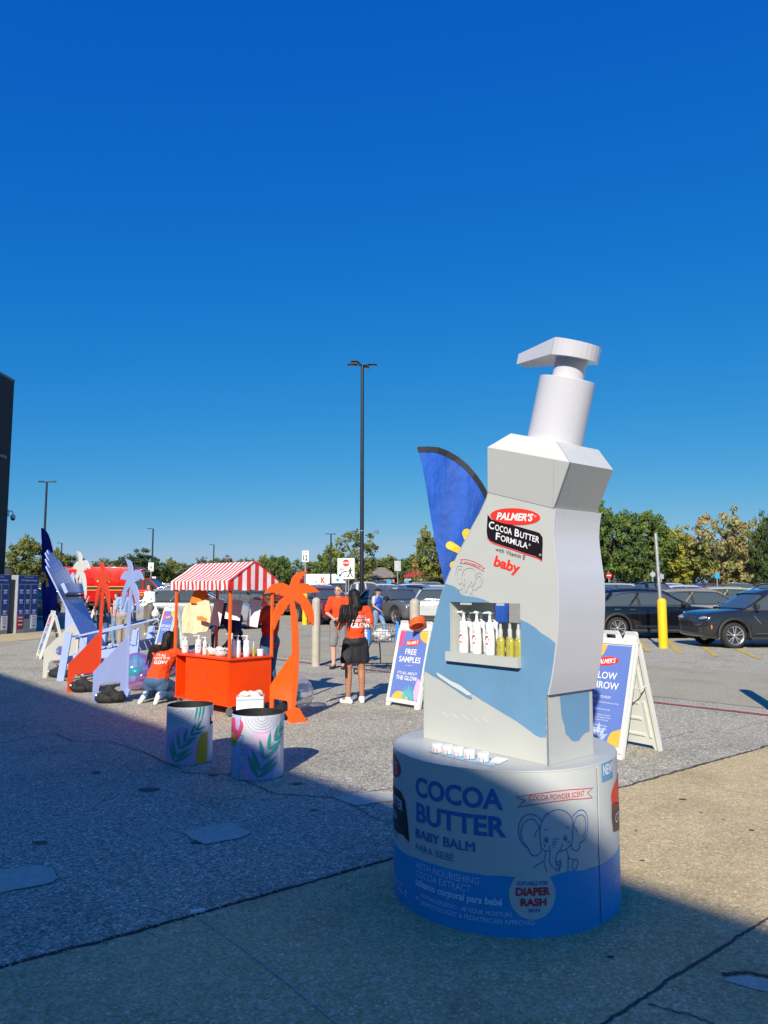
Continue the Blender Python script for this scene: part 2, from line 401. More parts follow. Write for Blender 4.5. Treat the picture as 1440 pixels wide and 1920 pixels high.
struct(crack([(1355,1832),(1400,1828),(1450,1838)],.02,m_jd,.0105,8,26,amp=.01).build('pavement_crack'))
flat('pavement_spall',[G(*p) for p in [(1352,1840),(1400,1833),(1450,1842),(1450,1866),(1410,1858)]],.0098,m_patch)
flat('pavement_strip',[G(*p) for p in [(-260,1226),(-80,1212),(0,1205),(60,1199.5),(120,1191),(170,1184),(230,1176),(230,1171),(150,1174),(60,1182),(0,1188),(-260,1200)]],.0095,m_conc)
def patchp(pts,seed):
    P_=[G(*p).xy for p in pts]; o=[]
    for i in range(len(P_)): o+=jag(P_[i],P_[(i+1)%len(P_)],7,.012,seed+i)[:-1]
    c=sum((Vector(p) for p in o),Vector((0,0)))/len(o)
    b=MB(); b.sheet([tuple(c+(Vector(p)-c)*1.012+Vector((0,.006))) for p in o],m_crack,lambda x,y:(x,y,.0045)); struct(b.build('patch_gap'))
    b=MB(); b.sheet(o,m_patch,lambda x,y:(x,y,.0065)); struct(b.build('asphalt_patch'))
patchp([(342,1561),(432,1543),(470,1562),(452,1572),(382,1585),(362,1576)],3)
patchp([(-60,1640),(75,1623),(104,1630),(110,1646),(98,1656),(30,1670),(-60,1686)],9)
patchp([(627,1496),(690,1486),(740,1486),(740,1502),(668,1512),(650,1506)],15)
for p,r in [((280,1481),.05),((180,1449),.03),((557,1470),.03),((372,1580),.03),((400,1454),.03),((590,1520),.02),((75,1581),.03)]:
    c=G(*p); rnd=random.Random(p[0]); flat('asphalt_pit',[(c.x+r*(1+.3*rnd.random())*math.cos(a/9*2*PI)*1.6,c.y+r*math.sin(a/9*2*PI)*(1+.3*rnd.random())) for a in range(9)],.006,m_crk2)
for p,r in [((1280,1501),.022),((1409,1559),.016),((1205,1616),.012),((1145,1798),.012)]:
    c=G(*p); flat('pavement_pit',[(c.x+r*math.cos(a/8*2*PI)*1.4,c.y+r*math.sin(a/8*2*PI)) for a in range(8)],.0105,m_jd)
# gravel specks by the edge of the pavement
rnd=random.Random(5); b=MB()
for i in range(260):
    t=rnd.random(); p=E0.lerp(E1,t*1.35-.15); q=p+Vector((rnd.gauss(0,.10),rnd.gauss(.06,.09))); s=rnd.uniform(.003,.008)
    b.ell((q.x,q.y,.009),(s,s*.8,s*.6),[m_patch,m_conc,m_asph][i%3],6,4)
struct(b.build('gravel_specks'),'stuff')
rnd=random.Random(77); b=MB()
for i in range(420):
    x=rnd.uniform(-9,9); y=rnd.uniform(5,24); s_=rnd.uniform(.006,.02); a=rnd.random()*6.3; c_,d_=math.cos(a)*s_,math.sin(a)*s_
    b.add([(x-c_,y-d_,.0115),(x+d_*.5,y-c_*.5,.0135),(x+c_,y+d_,.0125),(x-d_*.5,y+c_*.5,.0115)],[(0,1,2,3)],[M('leaf_litter',(.22,.13,.05),.9,var=.3),m_joint,m_crk2][i%3])
struct(b.build('leaf_litter'),'stuff')
b=MB(); c=G(370,1713); b.box((c.x,c.y,.014),(.075,.02,.012),M('chalk',(.8,.8,.78),.8),rz=.45); tag(b.build('chalk_stick',loc=None),'small white chalk piece lying at the edge of the concrete pavement','chalk')
# red kerb line, parking stripes
c=[along(t,0) for t in (-14,30)]; b=MB(); A_=r0+e*(-14); B_=r0+e*16
rd=jag(A_,B_,160,.01,40); b.line(rd,.11,m_red,lambda x,y:(x,y,.0085)); struct(b.build('red_line'))
for a,c in [((1252,1201),(1275,1226)),((1318,1213),(1343,1231)),((1380,1217),(1425,1236)),((1196,1200),(1215,1222))]:
    p=G(*a).xy;q=G(*c).xy; b=MB(); b.line(jag(p,q,14,.015,a[0]),.12,m_yel,lambda x,y:(x,y,.0085)); struct(b.build('parking_stripe'))
for y0 in (36,52,68,84):
    b=MB()
    for i in range(-22,30): 
        x=i*2.75; b.add([(x,y0,gz(y0)+.012),(x+.1,y0,gz(y0)+.012),(x+1.3,y0+5,gz(y0+5)+.012),(x+1.2,y0+5,gz(y0+5)+.012)],[(0,1,2,3)],m_yel)
    struct(b.build('parking_stripes'))
# store building behind and to the left of the camera
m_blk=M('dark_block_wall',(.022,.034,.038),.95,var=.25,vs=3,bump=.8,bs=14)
st=thing('store_building','tall dark block walled store building at the left edge of the photo','building',(-15.2,30,0))
HB=P(15,712,30).z; nA=Vector((.76,.65)); oA=HB/math.tan(SUN_EL)*(nA.x*-math.sin(SUN_AZ)+nA.y*-math.cos(SUN_AZ)); kA=4.07-oA
aA=nA*kA; dA=Vector((.65,-.76)); m_cop=M('roof_coping',(.12,.13,.14),.5)
m_tan=M('facade_bounce_tan',(.80,.75,.67),.9,var=.08,vs=2)  # unseen facade, made this pale to bounce light into the shaded foreground
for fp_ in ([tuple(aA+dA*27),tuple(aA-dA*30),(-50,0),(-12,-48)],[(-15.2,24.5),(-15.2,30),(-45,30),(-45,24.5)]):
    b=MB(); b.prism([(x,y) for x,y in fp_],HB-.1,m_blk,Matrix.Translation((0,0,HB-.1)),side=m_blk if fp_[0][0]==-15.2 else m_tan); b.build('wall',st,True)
    b=MB(); n=len(fp_); ctr=sum((Vector(f) for f in fp_),Vector((0,0)))/n
    for i in range(n):
        p=Vector(fp_[i]);q=Vector(fp_[(i+1)%n]); d=q-p; cc_=(p+q)/2; nn=(ctr-cc_).normalized()*.02; b.box((cc_.x+nn.x,cc_.y+nn.y,HB-.052),(d.length+.02,.06,.1),m_cop,rz=math.atan2(d.y,d.x))
    b.build('coping',st,True)
b=MB()
for k in range(-6,9):
    p=aA+dA*(k*3.2); b.box((p.x,p.y,HB*.5-.2),(.5,.12,HB-.5),m_tan,rz=math.atan2(dA.y,dA.x))
b.build('pilaster',st,True)
b=MB(); b.box((-15.1,29.2,P(12,862,30).z),(.06,.5,.12),m_cop); b.build('wall_bracket',st,True)
# ================= giant product display =================
BC=Vector((.69,4.46)); BR=.635; BH=.795
m_card2=M('collar_card_brightened',(.55,.56,.53),.42,var=.02,vs=3,bump=.03,bs=30)  # white card brightened: the sunlight the collar lacks is put into its colour
m_card=M('white_card',(.475,.49,.46),.42,var=.02,vs=3,bump=.04,bs=7); m_base=M('base_wrap_brightened',(.555,.57,.545),.40,var=.02,vs=3)  # base wrap is the card white raised, fill light for its shade put in colour
m_gloss=M('white_gloss',(.56,.56,.595),.25,var=.015,vs=2,coat=.3)
m_lb=M('print_light_blue',(.135,.285,.45),.5,var=.06,vs=3); m_db=M('print_blue',(.004,.31,.66),.38,var=.06,vs=3)
m_pr=M('print_red',(.80,.035,.02),.45,var=.02); m_pk=M('print_black',(.012,.006,.008),.4,var=0); m_pw=M('print_white',(.8,.8,.8),.45,var=0)
m_nb=M('print_navy_text',(.01,.16,.46),.5,var=0); m_mb=M('print_mid_blue',(.12,.32,.56),.5,var=0); m_gl=M('print_grey_line',(.30,.34,.40),.6,var=0)
m_pale=M('print_pale_text',(.62,.74,.90),.5,var=0); m_seam=M('seam_dark',(.02,.02,.02),.8,var=0); m_rl=M('print_red_line',(.62,.03,.05),.5,var=0)
def cyl_px(px,py):
    d=ray(px,py); ox,oy=-BC.x,-BC.y; A=d.x**2+d.y**2; B=ox*d.x+oy*d.y; C_=ox*ox+oy*oy-BR*BR; D=B*B-A*C_
    t=(-B-math.sqrt(max(D,0)))/A; x=ox+d.x*t; y=oy+d.y*t; return ((math.atan2(y,x)+PI/2)*BR, CH+d.z*t)
def cf(s,t,off=.003):
    a=s/BR-PI/2; return (BC.x+(BR+off)*math.cos(a),BC.y+(BR+off)*math.sin(a),t)
C1=lambda s,t:cf(s,t,.003)
C2=lambda s,t:cf(s,t,.0055)
base=thing('round_display_base','round white and blue baby balm drum base under the giant bottle','display base',(BC.x,BC.y,0))
wav=[cyl_px(*p) for p in [(738.5,1572),(744,1587),(759,1599),(788,1611.5),(820,1622),(845,1629),(903,1640),(940,1642),(964,1644),(1034,1644),(1050,1637),(1064,1634),(1090,1631.6),(1124,1622),(1146,1608),(1159,1589),(1163,1572)]]
def wave(s):
    if s<=wav[0][0]: return wav[0][1]
    for a,c in zip(wav,wav[1:]):
        if s<=c[0]: return a[1]+(c[1]-a[1])*(s-a[0])/(c[0]-a[0]+1e-9)
    return wav[-1][1]
b=MB(); n=180; prv=None
for i in range(n):
    q=[]
    for k in (i,i+1):
        s=(k/n*2-1)*PI*BR; q.append((cf(s,0.006,0),cf(s,wave(s)+.004*noise.noise((s*14,0,0)),0),cf(s,BH,0)))
    b.add([q[0][0],q[1][0],q[1][1],q[0][1]],[(0,1,2,3)],m_db,True); b.add([q[0][1],q[1][1],q[1][2],q[0][2]],[(0,1,2,3)],m_base,True)
b.build('wrapped_side',base,True)
b=MB(); b.lathe([(0,BH-.012),(BR-.004,BH-.012),(BR+.002,BH-.006),(BR-.004,BH),(0,BH)],m_card,90,Matrix.Translation((BC.x,BC.y,0)),True,sharp=True); b.build('round_top',base,True)
b=MB(); g=b
def fit(t,mat,L,Rt,top,bot,bold=0,shear=0,fn=C1,w=.03,**k):
    """L, Rt: pixel points on the left and right ends; top, bot: pixel points on cap line and baseline"""
    x0=cyl_px(*L)[0]; x1=cyl_px(*Rt)[0]; g.text(t,mat,fn,box=(x0,cyl_px(*bot)[1],x1,cyl_px(*top)[1]),bold=bold,shear=shear,w=w,**k)
fit('COCOA',m_nb,(779.7,1476),(943.8,1518.7),(925,1478),(943,1519.5),bold=.03)
fit('BUTTER',m_nb,(781.2,1503.7),(950,1570.7),(922.6,1530),(948,1570.7),bold=.03)
for i_,dx in enumerate((0,-.0018,.0018)): fit('BABY BALM',m_nb,(780.5,1552),(890.3,1597),(889,1579),(889,1597),fn=(lambda s,t,i_=i_,dx=dx:cf(s+dx,t+dx*.3,.003+.0005*i_)))
fit('PARA BEBÉ',m_nb,(780.5,1579),(851,1615),(850,1598),(850,1615),bold=-.004)
fit('WITH NOURISHING',m_pale,(780.5,1616),(898.6,1659),(898,1645.5),(898,1659),bold=-.006)
fit('COCOA EXTRACT',m_pale,(780.5,1633),(883,1673.5),(883,1660),(883,1673.5),bold=-.006)
fit('bálsamo corporal para bebé',m_pale,(780,1652),(942,1701),(942,1684),(942,1703),bold=.03,shear=.15)
fit('HYPOALLERGENIC · 48 HOUR MOISTURE',m_pale,(788.8,1675),(960.4,1719),(960,1711),(960,1719.5))
fit('DERMATOLOGIST & PEDIATRICIAN APPROVED',m_pale,(788.8,1690),(1002,1734),(1002,1725),(1002,1734))
fit('+',m_pale,(779.5,1683),(786,1683),(782,1679),(783,1686),bold=.02)
def cl(pts,w,mat,fn=C1,closed=False,n=5):
    q=[cyl_px(*p) for p in pts]; g.line(smooth_curve(q,n,closed) if n else q,w,mat,fn,closed)
def cpoly(pts,mat,fn=C1,n=4): g.sheet(smooth_curve([cyl_px(*p) for p in pts],n,True) if n else [cyl_px(*p) for p in pts],mat,fn,w=.03)
# ribbon
rb=[(967,1494),(1000,1489),(1035,1484),(1070,1480),(1110.6,1477),(1101,1486),(1109.7,1495.6),(1070,1498.5),(1035,1503),(1000,1508.5),(971,1513.4),(984,1500.7)]
q=[cyl_px(*p) for p in rb]; g.line(q,.0035,m_rl,C1,True)
fit('COCOA POWDER SCENT',m_rl,(991.6,1500),(1095,1491),(1043,1488.5),(1043,1498.5),bold=.005)
ZB=lambda pts:[(940+x/5.333,1400+y/5.333) for x,y in pts]
for pts,cls in [([(385,820),(340,740),(280,725),(225,765),(195,850),(215,940),(265,1010),(280,1050),(310,1085),(350,1090),(390,1060),(405,1020)],0),
   ([(410,750),(350,690),(290,675),(235,690),(190,740),(170,830),(185,920),(225,985),(270,1015),(290,1065),(335,1090)],0),
   ([(400,1010),(390,930),(385,840),(400,760),(450,680),(520,635),(590,630),(650,655),(700,710),(715,800),(710,900),(700,970),(650,1020),(580,1050)],0),
   ([(400,1010),(430,1035),(470,1048)],0),([(710,700),(750,650),(800,630),(840,660),(860,740),(855,850),(830,930),(785,965),(780,1010),(750,1040),(710,1020),(695,960)],0),
   ([(720,780),(750,700),(800,680),(835,720),(840,810),(815,900)],0),([(330,905),(350,850),(385,820)],0),([(715,780),(745,820),(755,855)],0),
   ([(480,990),(485,1080),(480,1140),(510,1200),(560,1225),(595,1190),(590,1150),(560,1148),(548,1175),(570,1180)],0),
   ([(612,970),(600,1010),(565,1060),(545,1110),(542,1160),(560,1195)],0),([(440,1045),(435,1120),(410,1150),(350,1185),(320,1210)],0),([(425,1155),(440,1200),(452,1250)],0),
   ([(650,1025),(668,1100),(665,1180),(665,1245)],0),([(595,1120),(580,1180),(580,1250)],0),([(668,1115),(720,1125),(755,1125),(765,1160),(750,1210),(725,1235)],0),
   ([(735,1130),(712,1160),(708,1205),(725,1235)],0),([(430,840),(445,825),(465,825)],0),([(645,810),(660,805),(672,815)],0),([(520,960),(540,950),(560,958)],0),([(515,935),(545,915),(575,925)],0),
   ([(500,985),(520,975),(545,982)],0),([(415,975),(435,985),(430,1005)],0),([(655,960),(670,945),(680,965)],0),([(545,1225),(555,1250)],0),([(510,1005),(530,1000)],0),([(505,1100),(515,1105)],0)]:
    cl(ZB(pts),.0042,m_nb)
for c,rx,ry in [((450,930),19,33),((640,912),17,32)]:
    cpoly(ZB([(c[0]+rx*math.cos(a),c[1]+ry*math.sin(a)) for a in [i*PI/5 for i in range(10)]]),m_nb,C1,0)
    cpoly(ZB([(c[0]-4+5*math.cos(a),c[1]-14+7*math.sin(a)) for a in [i*PI/4 for i in range(8)]]),m_pw,C2,0)
# round badge
cc=cyl_px(998.7,1677.5); rr=abs(cyl_px(1042.2,1677)[0]-cyl_px(955.2,1677)[0])/2
g.sheet([(cc[0]+rr*math.cos(a*PI/24),cc[1]+rr*math.sin(a*PI/24)) for a in range(48)],m_base,C1,w=.03)
def bt(t,mat,x0,x1,y0,y1,bold): 
    a=cc[0]+(x0-313)/232*rr; c=cc[0]+(x1-313)/232*rr; g.text(t,mat,C2,box=(a,cc[1]-(y1-1472)/232*rr,c,cc[1]-(y0-1472)/232*rr),bold=bold,w=.03)
bt('SUITABLE FOR',m_nb,160,470,1344,1382,.02); bt('DIAPER',m_rl,147,490,1402,1480,.045); bt('RASH',m_rl,190,448,1503,1577,.045); bt('SKIN',m_nb,265,380,1598,1634,.02)
# seam, NEW flash, neighbouring logos
s1=cyl_px(1118,1440)[0]; g.line([(s1,.01),(s1,BH-.02)],.004,m_seam,C1); g.line([(s1+.006,.33),(s1+.006,BH-.01)],.006,m_pw,C1)
sa=cyl_px(1127,1440)[0]; sb=cyl_px(1148,1440)[0]; t0=cyl_px(1135,1464)[1]
g.sheet([(sa,t0),(sb,t0),(sb,BH-.004),(sa,BH-.004)],m_mb,C1,w=.03); g.text('NEW!',m_pw,C2,box=(sa+.012,t0+.03,sb-.012,t0+.085),bold=.03,w=.03)
s2=cyl_px(1145,1500)[0]
def logo(fn,mb,x,y,s,mats,w=None,fn2=None,shear_y=0):
    """oval and black block mark; x,y centre, s half width"""
    rd,bk,wh,rl=mats; f2=fn2 or fn
    K=lambda u,v:fn(x+u*s,y+v*s); K2=lambda u,v:f2(x+u*s,y+v*s)
    return K,K2
g.sheet([(s2+.20+.20*math.cos(a*PI/16),.60+.075*math.sin(a*PI/16)) for a in range(32)],m_pr,C1,w=.03)
g.sheet([(s2+.01,.575),(s2+.4,.48),(s2+.4,.36),(s2+.02,.42),(s2,.5)],M('print_brown',(.10,.05,.035),.5,var=0),C1,w=.03); g.text('COCOA',m_pw,C2,at=(s2+.05,.455),h=.05,w=.03)
g.text('NET WT',m_pale,C1,at=(s2+.01,.16),h=.035,w=.03)
# left logo running round out of sight
s3=cyl_px(752,1445); g.sheet([(s3[0]-.22+.22*math.cos(a*PI/20),s3[1]+.07*math.sin(a*PI/20)) for a in range(40)],m_pr,C1,w=.03)
xr=s3[0]-.05; g.text('PALMER’S',m_pw,C2,box=(xr-.34,s3[1]-.035,xr,s3[1]+.035),shear=.2,w=.03)
bl=[cyl_px(*p) for p in [(740,1474),(752,1484),(760,1502),(765,1540),(768,1579),(757,1566),(745,1560),(739,1552)]]
g.sheet([(bl[0][0]-.34,bl[0][1]+.03)]+bl+[(bl[-1][0]-.34,bl[-1][1]+.03)],m_pk,C1,w=.03)
xr=cyl_px(756.5,1515)[0]; g.text('COCOA BUTTER',m_pw,C2,box=(xr-.42,cyl_px(756,1521)[1],xr,cyl_px(756,1502)[1]),bold=.01,w=.03)
xr=cyl_px(746,1535)[0]; g.text('FORMULA',m_pw,C2,box=(xr-.25,cyl_px(747,1538)[1],xr,cyl_px(747,1524)[1]),bold=.01,w=.03)
xr=cyl_px(745.5,1568)[0]; g.text('with Vitamin E',m_pk,C1,box=(xr-.25,cyl_px(744,1572)[1],xr,cyl_px(744,1562)[1]),w=.03)
xr=cyl_px(763.5,1668)[0]; g.text('5.28 OZ e',m_pale,C1,box=(xr-.26,cyl_px(760,1680)[1],xr,cyl_px(760,1660)[1]),w=.03)
g.build('printed_graphics',base,True)

# ---- bottle body ----
A0=Vector((.24,4.66,BH)); B0=Vector((.835,3.95,BH)); uu=(B0-A0); uu.z=0; uu.normalize(); nf=Vector((uu.y,-uu.x,0)); dd=-nf; DEP=.40
if nf.y>0: nf=-nf; dd=-nf
def fuv(px,py): p=PL(px,py,A0,nf); return ((p-A0).dot(uu),p.z)
def FR(off): return lambda u,v:tuple(A0+uu*u+nf*off+Vector((0,0,v-BH)))
def fpx(off): return lambda px,py:tuple(PL(px,py,A0,nf)+nf*off)
bot=thing('giant_bottle','giant white pump bottle display with blue painted band on the round base','display',(.69,4.3,BH))
left=[(794,1383),(795,1258),(798,1240),(807,1197),(820,1140),(835,1093),(853,1050),(880,997),(900,960),(912,933),(914.5,923)]
right=[(1040,953),(1037,977),(1036,1007),(1040,1047),(1045,1087),(1046,1137),(1043,1197),(1035,1263),(1027,1303),(1025,1304),(1025,1437)]
Lf=[fuv(*p) for p in left]; Rf=[fuv(*p) for p in right]
Lf[0]=(Lf[0][0],BH+.001); Rf[-1]=(Rf[-1][0],BH+.001); um=max(Rf[-1][0],Rf[-2][0]); Rf[-1]=(um,BH+.001); Rf[-2]=(um,Rf[-2][1])
Ls=Lf[:2]+smooth_curve(Lf[1:],4)[1:]; Rs=smooth_curve(Rf[:9],4)+Rf[9:]
outline=[Lf[0]]+Rs[::-1]+Ls[::-1][:-1]
hole=[fuv(*p) for p in [(845.5,1127),(976,1133.5),(976,1236),(843.5,1224)]]
hu0=sum(h[0] for h in (hole[0],hole[3]))/2; hu1=sum(h[0] for h in hole[1:3])/2; hv1=(hole[0][1]+hole[1][1])/2; hv0=(hole[2][1]+hole[3][1])/2
hole=[(hu0,hv0),(hu1,hv0),(hu1,hv1),(hu0,hv1)]
XF=frame(FR(0)(0,BH),uu,(0,0,1)); XF=Matrix.Translation(A0-Vector((0,0,BH)))@Matrix(((uu.x,0,nf.x,0),(uu.y,0,nf.y,0),(0,1,0,0),(0,0,0,1)))
b=MB(); b.prism(outline,.008,m_card,XF,holes=[hole[::-1]]); b.build('front_panel',bot,True)
rzf0=math.atan2(uu.y,uu.x)
XB=Matrix.Translation(dd*(DEP-.008))@XF
def expand(pts,k):
    c=sum(p[0] for p in pts)/len(pts); return [(p[0]+(k if p[0]>c else -k),p[1]) for p in pts]
b=MB(); bo=outline
b.prism(bo,.008,m_card,XB,holes=[[(hu0,hv0+.17),(hu1,hv0+.17),(hu1,hv1),(hu0,hv1)][::-1]]); b.build('back_panel',bot,True)
# curved side panels (thin bent card) : right one stands proud of the lower box
b=MB(); 
def bent(prof,mat,off,d0,d1,th=.006,bw=None):
    m=bw or b; vs=[]
    for (u,v) in prof:
        for o in (off,off+th):
            for d in (d0,d1): vs.append(A0+uu*(u+o)+dd*d+Vector((0,0,v-BH)))
    fs=[];n=len(prof)
    for i in range(n-1):
        a=4*i;c=4*(i+1); fs+=[(a+2,a+3,c+3,c+2),(a,c,c+1,a+1),(a,a+2,c+2,c),(a+1,c+1,c+3,a+3)]
    fs+=[(0,1,3,2),(4*n-4,4*n-2,4*n-1,4*n-3)]
    m.add(vs,fs,mat,False)
RsT=smooth_curve(Rf[:9],8)
bent(RsT,m_gloss,.004,-.004,DEP+.006)
b.build('curved_side_panel',bot,True)
b=MB(); bent(Rf[9:],m_card,-.006,.0,DEP-.001); b.build('side_panel',bot,True)
b=MB(); bent(Ls,m_card,-.002,.0,DEP-.001); b.build('side_panel',bot,True)
# niche
b=MB()
def nb(u0,u1,v0,v1,d0,d1,mat=m_card): b.box(A0+uu*(u0+u1)/2+dd*(d0+d1)/2+Vector((0,0,(v0+v1)/2-BH)),(u1-u0,d1-d0,v1-v0),mat,rz=math.atan2(uu.y,uu.x))
nb(hu0-.02,hu0-.002,hv0-.01,hv1+.012,.009,DEP-.01); nb(hu1+.002,hu1+.02,hv0-.01,hv1+.012,.009,DEP-.01)
nb(hu0-.001,hu1+.001,hv0-.012,hv0-.001,-.001,DEP-.01); nb(hu0-.001,hu1+.001,hv1+.002,hv1+.011,.009,DEP-.01)
b.build('display_niche',bot,True)
b=MB(); tl=fuv(843,1217)[1]; bl_=fuv(976,1252)[1]; nb(hu0-.012,hu1+.004,bl_,tl-.012,-.034,-.004)
for q in (hu0-.006,hu1-.002): pass
b.build('niche_lip',bot,True)
# band prints
g=MB(); top_=[(835,1094),(845,1097),(853,1100),(860,1106),(866,1116),(878,1118),(893,1120),(907,1124),(925,1133),(950,1147),(977,1162),(990,1168),(1003,1176),(1015,1187),(1030,1196),(1043,1206)]
botm=[(795.5,1258),(803,1262),(812,1268),(822,1273),(833,1280),(845,1288),(857,1296),(868,1304),(878,1310),(885,1312),(886,1308),(880,1303),(887,1302),(905,1314),(927,1327),(950,1341),(970,1353),(985,1364),(997,1373),(1005,1379),(1013,1382.5),(1024.5,1382)]
def onleft(v):
    for a,c in zip(Ls,Ls[1:]):
        if a[1]<=v<=c[1]: return a[0]+(c[0]-a[0])*(v-a[1])/(c[1]-a[1]+1e-9)
    return Ls[-1][0]
def onright(v):
    for a,c in zip(Rs,Rs[1:]):
        if c[1]<=v<=a[1]: return a[0]+(c[0]-a[0])*(v-a[1])/(c[1]-a[1]-1e-9)
    return Rs[-1][0]
T_=[fuv(*p) for p in top_]; B_=[fuv(*p) for p in botm]
T_[0]=(onleft(T_[0][1])+.001,T_[0][1]); T_[-1]=(onright(T_[-1][1])-.001,T_[-1][1]); B_[0]=(onleft(B_[0][1])+.001,B_[0][1]); B_[-1]=(onright(B_[-1][1])-.001,B_[-1][1])
rs=[(u-.001,v) for u,v in Rs if B_[-1][1]<v<T_[-1][1]]; ls=[(u+.001,v) for u,v in Ls if B_[0][1]<v<T_[0][1]]
bp_=T_+rs+B_[::-1]+ls
hv_=[(hu0-.001,hv0-.001),(hu1+.001,hv0-.001),(hu1+.001,hv1+.001),(hu0-.001,hv1+.001)]
# band top runs behind the niche opening: cut the opening out by clipping two loops
def clipband():
    TT=[]; 
    for p in T_: TT.append(p)
    return TT
def above(u):
    for a,c in zip(T_,T_[1:]):
        if a[0]<=u<=c[0]: return a[1]+(c[1]-a[1])*(u-a[0])/(c[0]-a[0]+1e-9)
    return T_[-1][1]
t0=above(hu0); 
TL=[p for p in T_ if p[0]<hu0-.002]; 
# where the top edge enters the opening
ue=hu0
while above(ue)>hv1+.001 and ue<hu1: ue+=.002
Tin=[p for p in T_ if hu0<=p[0]<ue]
us=hu1; TR=[p for p in T_ if p[0]>hu1+.003]
poly=TL+Tin+[(ue,hv1+.001),(hu0-.001,hv1+.001),(hu0-.001,hv0-.001),(hu1+.001,hv0-.001),(hu1+.001,above(hu1))]+TR+rs+B_[::-1]+ls
g.sheet(poly,m_lb,FR(.0015))
FP=fpx(.003)
def ql(s,mat,quad,bold=0,shear=0,fn=None,arc=None):
    """quad = pixel points bottom-left, bottom-right, top-right, top-left of the lettering"""
    bl,br,tr,tlp=[Vector(q) for q in quad]; fn=fn or FP
    def f(x,y):
        y+=0 if not arc else arc*4*x*(1-x)
        p=bl*(1-x)*(1-y)+br*x*(1-y)+tr*x*y+tlp*(1-x)*y; return fn(p.x,p.y)
    g.text(s,mat,f,box=(0,0,1,1),bold=bold,shear=shear)
Z5=lambda pts:[(840+x/7.2,930+y/7.2) for x,y in pts]
def pp(pts,mat,off,n=4): g.sheet([fuv(*p) for p in (smooth_curve(pts,n,True) if n else pts)],mat,FR(off))
pp(Z5([(548,262),(590,315),(680,345),(780,372),(880,395),(960,415),(1060,445),(1180,478),(1240,500),(1280,560),(1283,640),(1278,740),(1274,872),(1240,840),(1180,812),(1060,775),(900,720),(760,675),(640,635),(570,600),(535,555),(525,480),(530,380),(538,250)]),m_pk,.0022,0)
pts=Z5([(535,560),(575,612),(640,648),(760,688),(900,733),(1060,788),(1180,826),(1245,856),(1272,880)]); g.line([fuv(*p) for p in smooth_curve(pts,4)],.006,m_pr,FR(.0026))
c=Vector((912,277)); pp(Z5([(c.x+338*math.cos(a)+ -0*math.sin(a),c.y+112*math.sin(a)+ .045*338*math.cos(a)) for a in [i*PI/20 for i in range(40)]]),m_pr,.003,0)
FP=fpx(.0048)
ql('PALMER’S',m_pw,Z5([(660,322),(1150,345),(1165,240),(665,220)]),bold=.035,shear=.22); ql('®',m_pw,Z5([(1172,288),(1200,290),(1202,262),(1174,260)]))
FP=fpx(.0045)
ql('C',m_pw,Z5([(556,440),(628,455),(632,350),(562,340)]),bold=.02); ql('OCOA',m_pw,Z5([(640,462),(868,530),(872,440),(645,380)]),bold=.015)
ql('B',m_pw,Z5([(905,540),(968,560),(972,455),(912,440)]),bold=.02); ql('UTTER',m_pw,Z5([(975,562),(1235,638),(1245,555),(985,480)]),bold=.015)
ql('F',m_pw,Z5([(650,585),(705,602),(712,505),(657,490)]),bold=.02); ql('ORMULA',m_pw,Z5([(715,605),(1080,715),(1085,630),(722,525)]),bold=.015); ql('®',m_pw,Z5([(1092,670),(1122,678),(1124,648),(1094,640)])); ql('®',m_pw,Z5([(1236,808),(1264,814),(1266,782),(1238,776)]))
FP=fpx(.0025)
ql('with Vitamin E',m_pk,Z5([(640,738),(1040,862),(1050,802),(650,690)]))
ql('baby',m_pr,Z5([(605,985),(965,1095),(985,915),(640,795)]),bold=.035,shear=.1)
el=lambda pts,w=.0022,m=m_gl,n=4,cls=False: g.line([fuv(*p) for p in (smooth_curve(Z5(pts),n,cls) if n else Z5(pts))],w,m,FR(.0032),cls)
for pts in [[(215,1030),(200,960),(170,940),(130,960),(108,1030),(115,1110),(140,1170),(165,1190),(195,1170)],[(205,1060),(190,1000),(165,985),(140,1010),(132,1070),(150,1130)],
  [(195,1170),(190,1080),(225,1000),(290,970),(350,990),(380,1060),(375,1150),(350,1200),(310,1225)],[(195,1170),(210,1195),(235,1205)],
  [(378,1090),(400,1050),(440,1040),(470,1080),(472,1150),(440,1220),(400,1240),(380,1270),(345,1250),(335,1200)],[(390,1120),(415,1085),(445,1095),(440,1160)],
  [(235,1170),(225,1230),(225,1270),(245,1300),(265,1280),(250,1270)],[(310,1180),(280,1220),(265,1260)],[(210,1200),(200,1260),(190,1330)],[(350,1205),(340,1260),(330,1300)],
  [(125,1270),(120,1290),(135,1315),(160,1300),(160,1270),(140,1262)],[(190,1330),(205,1345),(220,1325),(215,1300)],[(250,1350),(270,1365),(285,1345)],[(310,1330),(305,1360),(325,1375),(348,1350),(335,1320),(300,1310)],[(160,1270),(190,1250)],[(245,1160),(265,1155)],[(225,1065),(235,1058)]]: el(pts)
for c in [(225,1130),(320,1160)]: pp(Z5([(c[0]+9*math.cos(a),c[1]+16*math.sin(a)) for a in [i*PI/4 for i in range(8)]]),m_gl,.0032,0)
rbn=[(170,858),(260,858),(360,888),(440,930),(497,975),(470,980),(490,1020),(430,985),(350,945),(260,915),(165,908),(192,885)]
g.line([fuv(*p) for p in Z5(rbn)],.003,m_rl,FR(.0028),True); ql('COCOA POWDER SCENT',m_rl,Z5([(215,905),(440,975),(455,955),(225,880)]),arc=.35)
m_wr=M('print_streak',(.60,.61,.60),.5,var=0)
pp([(819,1261.5),(824,1263),(845,1276),(862,1284),(875,1294),(884,1300.5),(884,1303.5),(876,1303),(866,1296),(850,1287),(834,1276),(823,1268)],m_wr,.0032,3)
